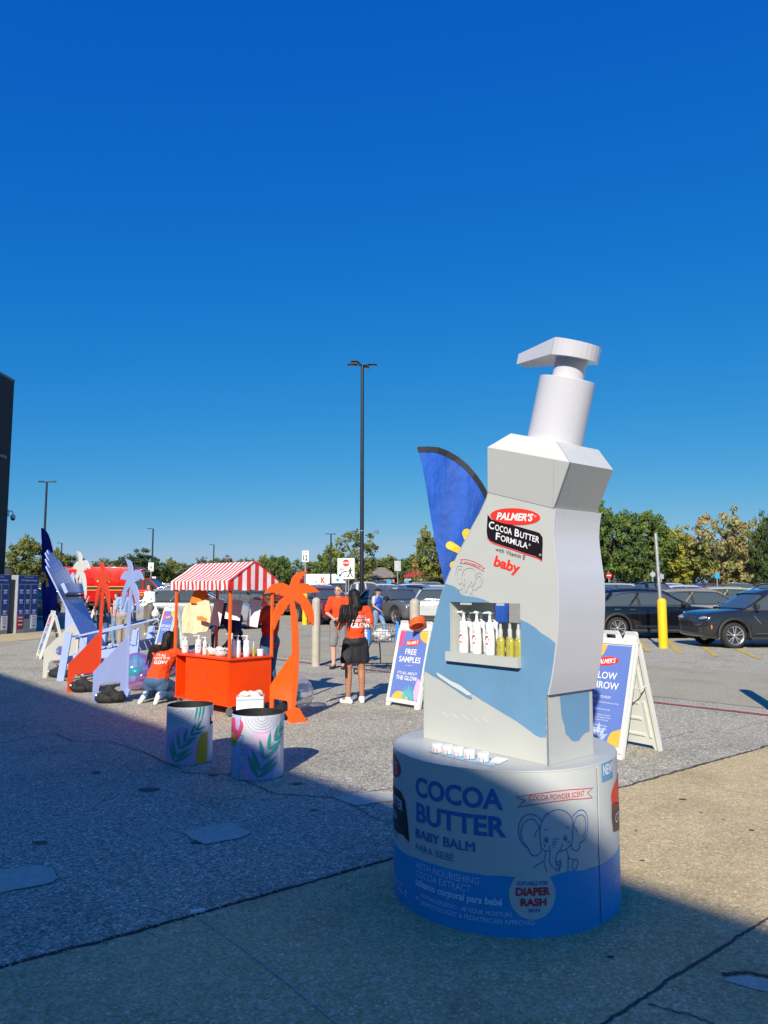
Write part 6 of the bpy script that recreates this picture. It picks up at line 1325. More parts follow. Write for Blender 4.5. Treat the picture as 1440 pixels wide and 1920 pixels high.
for y in (y0+.04,y1-.04): b.tube(smooth_curve([(-.25,y,.16),(-.20,y,.35),(-.12,y,.60),(0,y,.615),(.06,y,.58),(.08,y,.20)],4),.013,m_cbk,6)
b.build('frame',t)
b=MB(); b.tube([(-.42,y0,.17),(.36,y0+.04,.17),(.42,0,.17),(.36,y1-.04,.17),(-.42,y1,.17),(-.42,y0,.17)],.012,m_cbk,6)
for i in range(9): x=-.38+.09*i; b.tube([(x,y0+.02,.175),(x,y1-.02,.175)],.005,m_ch,4)
b.build('lower_rack',t)
for x,y in ((-.40,y0),(.34,y0+.02),(-.40,y1),(.34,y1-.02)): b=MB(); b.tube([(x,y-.015,.065),(x,y+.015,.065)],.062,m_cbk,14); b.tube([(x,y-.018,.065),(x,y+.018,.065)],.028,m_ch,10); b.box((x,y,.14),(.03,.03,.05),m_ch); b.build('caster',t)
b=MB(); b.tube([(-.42,y0,z1),(-.58,y0,1.05),(-.58,y1,1.05),(-.42,y1,z1)],.014,m_cbl,8); b.build('handle',t)
rnd=random.Random(2)
for i,(cx_,lb) in enumerate(((-.18,'white plastic shopping bag on the left side of the shopping cart'),(.10,'white plastic shopping bag in the middle of the shopping cart'))):
    pr=[('e',(rnd.uniform(-.10,.10),rnd.uniform(-.08,.08),.09+rnd.uniform(-.02,.06)),(.09,.08,.08)) for _ in range(8)]; o=organic('shopping_bag',pr,.014,m_bag,None,sm=2,warp=lambda v:v+noise.noise_vector(v*15)*.022); o.location=(p.x+cx_,p.y,.65); tag(o,lb,'bag')
# ================= vehicles =================
def paint(n,c,rough=.22): return M('car_paint_'+n,c,rough,metal=.25,var=.02,coat=.9)
m_cglass=M('car_glass',(.06,.075,.075),.04,var=0,spec=.8,coat=.5); m_tyre=M('tyre_rubber',(.018,.018,.018),.8,var=.15,vs=20); m_rim=M('alloy_rim',(.55,.56,.58),.28,metal=.8,var=.03); m_trim=M('black_trim',(.02,.02,.021),.55,var=.1); m_chr=M('chrome',(.75,.76,.78),.12,metal=1,var=0); m_head=M('headlight',(.22,.24,.27),.08,var=0,coat=1); m_tail=M('taillight',(.45,.01,.012),.15,var=0,coat=1); m_amber=M('amber_marker',(.75,.22,.02),.3,var=0); m_plate=M('number_plate',(.55,.56,.58),.4,var=.1)
KIND={
 'suv':dict(L=4.65,H=1.66,belt=1.13,W=.93,r=.365,hood=1.06,gh=[(-.475,1.13),(-.455,1.33),(-.42,1.52),(-.36,1.61),(-.2,1.66),(-.02,1.65),(.07,1.60),(.155,1.36),(.245,1.10)],wh=(-.30,.315),clad=True,rail=True),
 'sedan':dict(L=4.75,H=1.45,belt=.95,W=.91,r=.33,hood=.86,gh=[(-.40,.96),(-.33,1.18),(-.25,1.36),(-.14,1.43),(-.02,1.45),(.07,1.41),(.15,1.20),(.24,.93)],wh=(-.29,.32),clad=False,rail=False),
 'pickup':dict(L=5.7,H=1.88,belt=1.18,W=.99,r=.40,hood=1.13,gh=[(-.13,1.18),(-.115,1.50),(-.10,1.80),(-.03,1.88),(.06,1.87),(.12,1.80),(.17,1.48),(.22,1.17)],wh=(-.30,.325),clad=True,rail=False),
 'van':dict(L=5.1,H=1.78,belt=1.08,W=.98,r=.35,hood=1.0,gh=[(-.485,1.08),(-.475,1.40),(-.46,1.68),(-.38,1.77),(-.1,1.78),(.08,1.74),(.16,1.55),(.22,1.30),(.30,1.02)],wh=(-.31,.33),clad=False,rail=True),
}
def lowbody(K,mat):
    L,W,be,ho=K['L'],K['W'],K['belt'],K['hood']; r=K['r']
    pk=K is KIND['pickup']
    st=[(-.5,.48,be*.78,.84),(-.495,.36,be*.90,.90),(-.485,.30,be*.97,.95),(-.46,.27,be,.975),(-.40,.24,be,.995),(-.25,.22,be,1),(0,.22,be-.02,1),(.15,.22,be-.02,1),(.24,.22,ho+.03,.995),(.30,.22,ho+.01,.99),(.38,.23,ho-.015,.98),(.43,.25,ho-.045,.965),(.465,.27,ho-.09,.94),(.485,.29,ho-.16,.90),(.496,.34,ho-.27,.85),(.5,.42,ho-.42,.80)]
    rings=[]
    for x,zb,zt,w in st:
        w*=W; m=zb+(zt-zb)*.55
        half=[(w*.80,zb),(w*.95,zb+.05),(w*.985,zb+(zt-zb)*.25),(w,m),(w*.99,zb+(zt-zb)*.78),(w*.955,zt-.045),(w*.90,zt),(w*.5,zt+.025)]
        rg=[(-y,z) for y,z in half]+[(y,z) for y,z in half[::-1]]
        rings.append([(x*L,y,z) for y,z in rg])
    b=MB(); n=len(rings[0]); vs=[v for rg in rings for v in rg]
    fs=[(i*n+k,i*n+(k+1)%n,(i+1)*n+(k+1)%n,(i+1)*n+k) for i in range(len(rings)-1) for k in range(n)]+[tuple(range(n))[::-1],tuple(range((len(rings)-1)*n,len(rings)*n))]
    b.add(vs,fs,mat); me=b.mesh('tmp'); bm=bmesh.new(); bm.from_mesh(me); bmesh.ops.recalc_face_normals(bm,faces=bm.faces); bm.to_mesh(me); bm.free()
    o=bpy.data.objects.new('tmp',me); COL.objects.link(o); sb=o.modifiers.new('s','SUBSURF'); sb.levels=1; sb.render_levels=1
    cs=[]
    for wx in K['wh']:
        c=MB(); c.tube([(wx*L,-1.3,r+.01),(wx*L,1.3,r+.01)],r*1.17,m_trim,28); c.box((wx*L,0,0),(r*2.28,2.6,r*1.7),m_trim) if 0 else None
        m2=c.mesh('c'); bm=bmesh.new(); bm.from_mesh(m2); bmesh.ops.remove_doubles(bm,verts=bm.verts,dist=1e-5); bmesh.ops.recalc_face_normals(bm,faces=bm.faces); bm.to_mesh(m2); bm.free()
        co=bpy.data.objects.new('c',m2); COL.objects.link(co); cs.append(co); md=o.modifiers.new('b','BOOLEAN'); md.object=co; md.operation='DIFFERENCE'; md.solver='EXACT'
    if pk:
        c=MB(); c.box((-.31*L,0,be+.12),(.345*L,W*1.62,.9),m_trim); m2=c.mesh('c'); co=bpy.data.objects.new('c',m2); COL.objects.link(co); cs.append(co); md=o.modifiers.new('b','BOOLEAN'); md.object=co; md.operation='DIFFERENCE'; md.solver='EXACT'
    dg=bpy.context.evaluated_depsgraph_get(); dg.update(); out=bpy.data.meshes.new_from_object(o.evaluated_get(dg))
    for q in [o]+cs: bpy.data.objects.remove(q)
    out.polygons.foreach_set('use_smooth',[True]*len(out.polygons)); out.materials.clear(); out.materials.append(mat); out.materials.append(m_trim); return out
def gring(K,x,zt,grow=0,zlo=None):
    W=K['W']; be=K['belt']; t=max(0,min(1,(zt-be)/(K['H']-be))); wb=W*.93+grow; wt=(W*.93-(K['H']-be)*.42*t**.9)+grow
    z0=be-.08; f=lambda z:wb+(wt-wb)*max(0,(z-be))/(max(zt-be,.02))
    if zlo is None: half=[(wb,z0),(wb,be),(f(be+(zt-be)*.5)+.012,be+(zt-be)*.5),(wt+.005,zt-.07 if zt-be>.2 else zt-.02),(wt-.07,zt+grow),(wt*.5,zt+.012+grow)]
    return [(-y,z) for y,z in half]+[(y,z) for y,z in half[::-1]]
_LB={}
def car(label,kind,pm,loc,rz,group='cars parked in the lot',spokes=10,detail=True,glasscol=None,cat='car',name='parked_car',open_door=False):
    K=KIND[kind]; L,W,be,H,r=K['L'],K['W'],K['belt'],K['H'],K['r']; t=thing(name,label,cat,tuple(loc),rz,group)
    if kind not in _LB: _LB[kind]=lowbody(K,pm)
    me=_LB[kind].copy(); me.materials[0]=pm; me.name='body'; o=bpy.data.objects.new('body',me); COL.objects.link(o); o.parent=t
    # greenhouse
    xs=[]; g=K['gh']; cv=smooth_curve([(x*L,z) for x,z in g],3)
    rings=[[(x,y,z) for y,z in gring(K,x,zt)] for x,zt in cv]; n=len(rings[0]); b=MB(); b.add([v for rg in rings for v in rg],[(i*n+k,i*n+(k+1)%n,(i+1)*n+(k+1)%n,(i+1)*n+k) for i in range(len(rings)-1) for k in range(n)]+[tuple(range(n))[::-1],tuple(range((len(rings)-1)*n,len(rings)*n))],m_cglass,True); gl=b.build('windows',t)
    # roof skin over the flat part
    zmax=H-.13 if kind!='sedan' else H-.10; rr=[(x,zt) for x,zt in cv if zt>zmax]; rings=[]
    for i,(x,zt) in enumerate(rr):
        q=gring(K,x,zt,.008); h=len(q)//2; xx=x-(.05 if i==0 else 0)+(.04 if i==len(rr)-1 else 0); rings.append([(xx,q[k][0],q[k][1]) for k in range(3,2*h-3)])
    n=len(rings[0]); b=MB(); vs=[v for rg in rings for v in rg]; b.add(vs,[(i*n+k,i*n+k+1,(i+1)*n+k+1,(i+1)*n+k) for i in range(len(rings)-1) for k in range(n-1)],pm,True); rf=b.build('roof',t)
    # pillars: ribbons that follow the glass
    def side(x,z,s,o=.006):
        zt=max([c for c in [cv[0][1]]]+[0]); 
        for a,c in zip(cv,cv[1:]):
            if a[0]<=x<=c[0]: zt=a[1]+(c[1]-a[1])*(x-a[0])/(c[0]-a[0]+1e-9)
        wb=W*.93; tt=max(0,min(1,(zt-be)/(H-be))); wt=wb-(H-be)*.42*tt**.9; y=wb+(wt-wb)*max(0,min(1,(z-be)/max(zt-be,.02))); return (x,s*(y+o+.008),z)
    xf=g[-1][0]*L; xr=g[0][0]*L; top=[c for c in g if c[1]>zmax]; xtf=top[-1][0]*L; xtr=top[0][0]*L
    for s in (-1,1):
        def pil(p,q,w,mat=pm):
            b=MB(); b.tube([side(p[0],p[1],s),side((p[0]+q[0])/2,(p[1]+q[1])/2,s,.012),side(q[0],q[1],s)],w,mat,6,True,True,None,.35,(0,0,1)); b.build('pillar',t)
        pil((xf-.02,be-.02),(xtf,H-.11),.045); mid=(xf+xr)/2-.02*L; pil((mid+.02,be),(mid-.05,H-.09),.05,pm if kind=='pickup' else m_trim)
        if kind in('suv','van'): pil((xr+.30*L*.9,be),(xtr+.26*L*.9,H-.11),.045,m_trim if kind=='van' else pm)
        pil((xr+.05*L,be),(xtr+.03*L,H-.12),.10)
        if kind=='sedan': pil((xr+.13*L,be),(xtr+.06*L,H-.08),.05)
        b=MB(); b.tube([side(xr+.04*L,be+.015,s,.004),side(0,be+.012,s,.004),side(xf-.02,be+.0,s,.004)],.013,m_chr if detail else m_trim,5); b.build('window_trim',t)
        if detail and kind=='suv':
            b=MB(); b.tube([side(xr+.05*L,be+.03,s,.012),side(xtr+.10*L,H-.13,s,.012),side((xtr+xtf)/2,H-.085,s,.012),side(xtf,H-.12,s,.012),side(xf-.05,be+.02,s,.012)],.011,m_chr,5); b.build('window_trim',t)
            b=MB(); b.ell((L*.455,s*(W*.93),.60),(.02,.035,.07),m_amber,8,6); b.build('side_marker',t)
            b=MB(); b.ell((L*.488,s*W*.62,.60),(.04,.16,.035),m_chr,10,6); b.build('fog_lamp',t)
            b=MB(); b.tube([(L*.19,s*(W+.006),.92),(L*.165,s*(W+.006),.78),(L*.15,s*(W+.006),.70)],.013,m_chr,5); b.build('wing_vent',t)
        if K['rail']: b=MB(); b.tube([(xtr+.1,s*(W*.62),H-.03),(xtr+.25,s*W*.62,H+.035),(xtf-.4,s*W*.62,H+.045),(xtf-.25,s*W*.62,H-.01)],.018,m_chr if kind=='suv' else m_trim,6); b.build('roof_rail',t)
        # mirror
        b=MB(); b.box((xf-.30,s*(W+.08),be+.06),(.10,.20,.14),pm if kind!='suv' else m_trim,bev=.03); b.build('mirror',t)
    # wheels
    for wx in K['wh']:
        for s in (-1,1):
            y=s*(W-.115); b=MB(); X=Matrix.Translation((wx*L,y,r))@Matrix.Rotation(s*-PI/2,4,'X')
            b.lathe([(r*.70,-.105),(r*.93,-.11),(r,-.07),(r,.07),(r*.93,.11),(r*.72,.112),(r*.70,.09)],m_tyre,30,X); w=b.build('wheel',t)
            if detail or s==-1 or True:
                b=MB(); b.lathe([(0,.03),(r*.68,.02),(r*.68,.095),(r*.725,.112),(r*.725,.118),(r*.66,.100),(r*.66,.03)],m_rim,30,X,sharp=True); b.lathe([(0,.031),(r*.65,.031)],m_trim,20,X)
                for k in range(spokes):
                    a=2*PI*k/spokes; a+= (.12 if k%2 else -.12) if spokes==10 else 0; d=Vector((math.cos(a),math.sin(a),0)); p=d*r*.39+Vector((0,0,.085)); b.box(tuple(p),(r*.60,r*.075 if spokes==10 else r*.12,.022),m_rim,X=X,rot=Matrix.Rotation(a,4,'Z'))
                b.lathe([(0,.105),(r*.10,.105),(r*.13,.07)],m_rim,12,X); b.build('rim',w)
            if K['clad']:
                b=MB(); q=[]; ra=r*1.17
                for k in range(17): a=PI*(k/16)*1.10-.05*PI; q.append((wx*L+(ra+.035)*math.cos(a),s*(W+.004),r+.01+(ra+.035)*math.sin(a)))
                b.tube(q,.05,m_trim,6,True,True,None,.5,(0,1,0)); b.build('arch_trim',t)
    for s in (-1,1):
        b=MB(); b.tube([(K['wh'][0]*L+r*1.25,s*(W-.03),.27),(K['wh'][1]*L-r*1.25,s*(W-.03),.27)],.075 if K['clad'] else .04,m_trim,6,True,True,None,1.0); b.build('sill',t)
        if detail:
            for x0 in (mid-.01,K['wh'][1]*L-.50,K['wh'][0]*L+.10):
                b=MB(); b.tube([(x0,s*(W*.985+.004),.36),(x0,s*(W+.003),.60),(x0,s*(W*.975+.004),be-.12)],.005,m_trim,4); b.build('door_gap',t)
            for x0 in (mid+.15-.4,mid-.75): 
                b=MB(); b.box((x0,s*(W+.005),be-.14),(.20,.03,.03),m_chr,bev=.008); b.build('door_handle',t)
            b=MB(); b.tube([(K['wh'][0]*L+.6,s*(W+.0),.44),(K['wh'][1]*L-.6,s*(W+.0),.42)],.008,m_chr,5); b.build('side_moulding',t)
        # lights
        b=MB(); b.ell((L*.468,s*W*.70,K['hood']-.20),(.20,.17,.06),m_head,14,8,rot=Matrix.Rotation(s*-.45,4,'Z')@Matrix.Rotation(.15,4,'Y')); b.build('headlight',t)
        b=MB(); b.ell((-L*.482,s*W*.80,be-.15),(.12,.22,.095),m_tail,14,8,rot=Matrix.Rotation(s*.5,4,'Z')); b.build('taillight',t)
    b=MB(); b.box((L*.494,0,.50),(.07,W*1.15,.16),m_trim,bev=.02); b.build('lower_grille',t)
    b=MB(); b.box((L*.487,0,K['hood']-.25),(.07,W*.62,.15),m_trim,bev=.02); [b.box((L*.49+.028,y,K['hood']-.25),(.008,.015,.13),m_chr) for y in [-.22+.063*k for k in range(8)]]; b.build('grille',t)
    b=MB(); b.box((-L*.49,0,.42),(.08,W*1.5,.18),m_trim,bev=.02); b.build('rear_bumper_trim',t)
    b=MB(); b.box((-L*.502 if kind!='suv' else -L*.497,0,.74),(.02,.34,.15),m_plate); b.build('number_plate',t)
    if kind=='pickup':
        b=MB(); b.box((-.31*L,0,.75),(.34*L,W*1.6,.03),m_trim); b.build('bed_floor',t)
    return t
p_blk=paint('black',(.008,.009,.012),.12); p_dk=paint('dark_grey',(.022,.024,.028),.15); p_gr=paint('grey',(.12,.125,.13)); p_sil=paint('silver',(.33,.34,.35)); p_wh=paint('white',(.56,.57,.56)); p_red=paint('red',(.50,.012,.012)); p_mar=paint('maroon',(.16,.012,.02)); p_lime=paint('pale_green',(.45,.48,.25)); p_blue=paint('blue',(.02,.06,.20)); p_tan=paint('tan',(.30,.27,.22)); p_fire=paint('fire_red',(.62,.008,.006),.3); p_teal=paint('dark_teal',(.02,.12,.13))
def CX(px,Y,dz=0): g=GX(px,Y); g.z+=dz; return g
# right side, near
g=G(1158,1198); car('black hatchback SUV side-on just right of the giant bottle','suv',p_blk,(g.x+.30*4.65,g.y+.93,0),0.02,spokes=10)
g=G(1365,1215); car('dark grey SUV with headlight showing, cut by the right edge of the photo','suv',p_dk,(g.x+.315*4.65+.05,g.y+.80,0),PI+.07,spokes=10)
car('tan silver SUV with roof rails behind the two dark SUVs at the right','suv',p_tan,CX(1312,28.5),-.05)
car('pale green hatchback behind the dark SUVs at the right','suv',p_lime,CX(1375,35),-.1)
def far(lst):
    for lb,k,pm,px,Y,rz in lst: car(lb,k,pm,CX(px,Y),rz,detail=False,spokes=5)
far([('white sedan under the brown trees at the right','sedan',p_wh,1400,50,.2),('dark SUV at the far right edge under the trees','suv',p_dk,1425,62,2.9),
 ('white SUV right of centre of the row behind the yellow post','suv',p_wh,1290,47,.1),('white van with long roof rails left of the yellow post','van',p_wh,1255,52,.05),('black pickup between the yellow post and the giant bottle','pickup',p_blk,1215,43,0),
 ('white van with raised roof beside the giant bottle','van',p_wh,1163,48,.05),('dark SUV nearest the right side of the giant bottle','suv',p_blue,1120,40,1.3),('silver SUV in the far row above the black hatchback','suv',p_sil,1190,60,.2),
 ('maroon SUV in the far row near the brown trees','suv',p_mar,1335,66,.3),('blue sedan at the right edge behind the white sedan','sedan',p_blue,1440,44,.4),('grey SUV far behind the pale green hatchback','suv',p_gr,1365,72,2.8),
 # middle
 ('maroon SUV behind the orange palm cutout','suv',p_mar,573,43,-.25),('dark maroon sedan behind the tan bollard','suv',p_mar,611,35.5,-1.15),('white SUV behind the tan bollard','suv',p_wh,613,58,-.1),
 ('white pickup behind the two people in orange shirts','pickup',p_wh,680,46,.15),('grey sedan facing the camera behind the person in the blue vest','suv',p_gr,742,35.5,-1.05),('black SUV with an open door beside the blue bollard','suv',p_blk,793,41,-.6),
 ('white SUV seen from behind beside the giant bottle','suv',p_wh,824,34.0,1.42),('white SUV in the far row right of the blue bollard','suv',p_wh,788,64,.1),('white sedan in the far row left of the blue bollard','suv',p_wh,731,60,.1),('teal pickup in the far row under the brick house','pickup',p_teal,709,72,-1.4),
 ('white SUV roof showing behind the black SUV with the open door','suv',p_wh,830,47,.15),('silver van far away beside the red roofed house','van',p_sil,812,80,.1),('dark SUV in the far row below the stop sign','suv',p_dk,650,66,.2),('black SUV far away behind the white pickup','suv',p_blk,760,84,.1),
 # left
 ('white SUV left of the striped roof behind the ambulance','suv',p_wh,362,52,-.15),('silver hatchback left of the canvas tote bags','suv',p_sil,372,31.5,.1),('white sedan right of the ambulance bonnet','suv',p_wh,340,66,.1),('white van seen under the striped roof','van',p_wh,405,62,.1),
 ('grey SUV seen between the cart posts','suv',p_gr,440,50,.2),('dark SUV seen under the right end of the striped roof','suv',p_dk,488,56,.1),('silver SUV far away left of the orange palm','suv',p_sil,520,70,.1),('teal car beside the propane lockers','suv',p_teal,46,38,1.45),('black SUV far behind the ambulance cab','suv',p_blk,388,80,.1),
 ('dark grey car showing behind the lavender chair','suv',p_dk,112,66,.1)])
# ambulance
g=CX(236,49.5); am=thing('ambulance','red ambulance with a gold emblem behind the palm cutouts','ambulance',tuple(g),0); 
me=_LB['pickup'].copy(); me.materials[0]=p_fire; 
KP=KIND['pickup']
b=MB(); b.box((-1.35,0,1.72),(4.6,2.3,2.25),p_fire,bev=.06); b.build('patient_module',am)
b=MB(); b.box((2.0,0,.95),(2.6,2.0,.9),p_fire,bev=.12); b.box((2.95,0,.85),(1.5,1.9,.62),p_fire,bev=.10); b.build('cab_body',am)
b=MB(); b.prism([(.95,1.35),(1.05,2.05),(1.25,2.12),(1.85,2.08),(2.55,1.40)],1.72,m_cglass,Matrix(((1,0,0,0),(0,0,-1,-.86),(0,1,0,0),(0,0,0,1)))); b.build('cab_windows',am)
b=MB(); b.prism([(.9,2.05),(1.05,2.14),(1.85,2.11),(1.93,2.04)],1.76,p_fire,Matrix(((1,0,0,0),(0,0,-1,-.88),(0,1,0,0),(0,0,0,1)))); b.tube([(1.86,-.88,2.08),(2.58,-.90,1.40)],.045,p_fire,6); b.tube([(1.50,-.885,2.1),(1.55,-.89,1.38)],.05,p_fire,6); b.build('cab_roof',am)
m_gold=M('gold_leaf',(.75,.48,.08),.4,var=.05); m_blk2=M('stripe_black',(.02,.015,.015),.4)
b=MB(); b.box((-1.35,-1.157,1.45),(4.5,.008,.16),m_blk2); b.box((-1.35,-1.16,1.56),(4.5,.01,.035),m_gold); b.box((-1.35,-1.16,1.34),(4.5,.01,.035),m_gold); b.box((2.25,-1.015,1.18),(2.4,.012,.035),m_gold); b.box((2.25,-1.015,1.02),(2.4,.012,.035),m_gold); b.build('stripe',am)
b=MB(); K=lambda x,y:(x-.98,-1.165,y+2.05)
for k in range(4):
    a=k*PI/2+PI/4*0; d=Vector((math.cos(a),math.sin(a))); n_=Vector((-d.y,d.x)); b.sheet([tuple(d*.08+n_*.05),tuple(d*.08-n_*.05),tuple(d*.40-n_*.22),tuple(d*.44),tuple(d*.40+n_*.22)],m_gold,K)
K2=lambda x,y:(x-.98,-1.172,y+2.05); b.sheet([(.20*math.cos(a),.20*math.sin(a)) for a in [i*PI/10 for i in range(20)]],m_gold,K2); K3=lambda x,y:(x-.98,-1.178,y+2.05); b.sheet([(.14*math.cos(a),.14*math.sin(a)) for a in [i*PI/10 for i in range(20)]],p_fire,K3); K4=lambda x,y:(x-.98,-1.184,y+2.05); b.sheet([(-.06,.06),(-.06,-.02),(0,-.09),(.06,-.02),(.06,.06)],m_gold,K4); b.build('emblem',am)
for x in (-2.35,2.55):
    for s in (-1,1):
        X=Matrix.Translation((x,s*.95,.42))@Matrix.Rotation(s*-PI/2,4,'X'); b=MB(); b.lathe([(.26,-.12),(.40,-.12),(.42,-.08),(.42,.08),(.40,.12),(.27,.12)],m_tyre,24,X); w=b.build('wheel',am); b=MB(); b.lathe([(0,.03),(.27,.05),(.27,.12)],m_rim,20,X); b.build('rim',w)
        b=MB(); b.tube([(x+.50*math.cos(a),s*1.01,.42+.50*math.sin(a)) for a in [PI*i/10 for i in range(11)]],.05,m_trim,6); b.build('arch_trim',am)
for i,x in enumerate((-3.2,.4)): b=MB(); b.box((x,-1.16,2.68),(.35,.03,.10),m_head); b.build('warning_light',am)
b=MB(); b.box((3.72,0,.75),(.06,1.5,.35),m_trim,bev=.02); b.build('grille',am); b=MB(); b.box((1.2,0,2.62),(.5,1.4,.14),m_tail,bev=.03); b.build('light_bar',am)
b=MB(); b.box((2.2,-1.15,1.45),(.10,.2,.28),m_trim,bev=.03); b.build('mirror',am); b=MB(); b.box((-1.1,-.98,.42),(1.6,.1,.14),m_trim); b.build('running_board',am)
# dark bag leaning on the ambulance wheel, as in the photograph
# trailer
g=CX(617,100); tr=thing('lorry_trailer','white lorry trailer with a red K behind the parked cars','lorry',tuple(g),0)
m_trw=M('trailer_white',(.72,.72,.72),.4,var=.05,vs=1); z0=P(600,1099,100).z-g.z; z1=P(600,1076.5,100).z-g.z; z1=z0+(z1-z0)
b=MB(); b.box((-.3,0,(z0+z1)/2),(5.6*.95*1.0,2.5,z1-z0),m_trw,bev=.03); b.build('trailer_body',tr)
b=MB(); K=lambda x,y:(x,-1.26,y+(z0+z1)/2); g2=b; b.text('K',m_pr,K,box=(-.95,-.45,-.35,.35),bold=.05); b.text('KNIGHT',M('print_grey_letter',(.45,.42,.42),.5,var=0),K,box=(-.20,-.40,1.15,.28),bold=0); b.sheet([(1.25+.2*math.cos(a),.0+.2*math.sin(a)) for a in [i*PI/8 for i in range(16)]],m_bb,K); b.sheet([(-1.6+.12*math.cos(a),-.25+.12*math.sin(a)) for a in [i*PI/8 for i in range(16)]],m_bb,K); b.build('lettering',tr)
b=MB(); b.box((0,0,z0-.1),(4.9,2.3,.15),m_trim); b.build('chassis',tr)
for x in (-1.9,1.9): b=MB(); b.tube([(x,-1.2,.5),(x,1.2,.5)],.5,m_tyre,18); b.build('wheel',tr)
b=MB(); b.box((-3.45,0,(z0+z1)/2-.2),(1.2,2.3,z1-z0+.4),p_mar,bev=.15); b.build('tractor_cab',tr)
b=MB(); b.box((2.95,0,(z0+z1)/2-.3),(1.0,2.2,z1-z0-.3),p_mar,bev=.1); b.build('rear_box',tr)
# ================= houses and trees beyond the car park =================
m_brick=M('house_brick',(.34,.16,.10),.9,var=.25,vs=6); m_rgrey=M('house_roof_grey',(.22,.19,.16),.9,var=.2); m_rred=M('house_roof_red',(.36,.04,.03),.7,var=.15); m_wcream=M('house_wall_cream',(.50,.45,.36),.8); m_wind=M('house_window',(.03,.04,.05),.15,var=0)
def house(label,px0,px1,Y,yt,ye,wall,roof):
    a=GX(px0,Y);c=GX(px1,Y); w=c.x-a.x; H=P(px0,ye,Y).z-a.z; HR=P(px0,yt,Y).z-a.z; t=thing('house',label,'house',((a.x+c.x)/2,Y,a.z)); d=8
    b=MB(); b.box((0,0,H/2),(w*.9,d,H),wall); b.build('wall',t)
    b=MB(); hw=w/2; b.add([(-hw,-d/2-.4,H),(hw,-d/2-.4,H),(hw,d/2+.4,H),(-hw,d/2+.4,H),(-hw*.55,0,HR),(hw*.55,0,HR)],[(0,1,5,4),(2,3,4,5),(1,2,5),(3,0,4),(0,3,2,1)],roof); b.build('roof',t)
    for x in (-w*.25,w*.2): b=MB(); b.box((x,-d/2-.02,H*.55),(1.1,.06,1.2),m_wind); b.build('window',t)
    b=MB(); b.box((0,-d/2-.02,1.05),(1,.06,2.1),m_trim); b.build('door',t); return t
house('brick house with a brown roof behind the tall light pole',684,742,112,1064,1084,m_brick,m_rgrey); house('small cream house with a red roof',755,795,112,1064,1083,m_wcream,m_rred); house('low flat roofed building at the left behind the lockers',-10,40,100,1063,1066,m_wcream,m_trim)
g=GX(783,104); t=thing('flagpole','flagpole with a red and white flag beside the red roofed house','flagpole',tuple(g)); b=MB(); b.tube([(0,0,0),(0,0,P(783,1053,104).z-g.z)],.06,m_galv,6); b.build('pole',t); b=MB(); z=P(783,1060,104).z-g.z; b.box((-.35,0,z),(.7,.03,.5),m_pr); b.box((-.35,-.02,z-.05),(.7,.02,.08),m_pw); b.build('flag',t)
rnd=random.Random(11)
def leafmat(n,c,v=.35):
    m=M('leaf_'+n,c,.65,var=v,vs=.55,spec=.3); return m
LM={'green':[leafmat('green_a',(.10,.15,.028)),leafmat('green_b',(.06,.10,.022))],'dark':[leafmat('dark_a',(.06,.09,.022)),leafmat('dark_b',(.04,.065,.018))],'olive':[leafmat('olive_a',(.17,.18,.035)),leafmat('olive_b',(.10,.12,.03))],'brown':[leafmat('brown_a',(.30,.24,.09)),leafmat('brown_b',(.19,.20,.06))],'yellow':[leafmat('yellow_a',(.28,.26,.035)),leafmat('yellow_b',(.14,.16,.03))],'rust':[leafmat('rust_a',(.20,.08,.035)),leafmat('rust_b',(.09,.06,.025))]}
m_bark=M('tree_bark',(.12,.095,.07),.95,var=.3,vs=3)
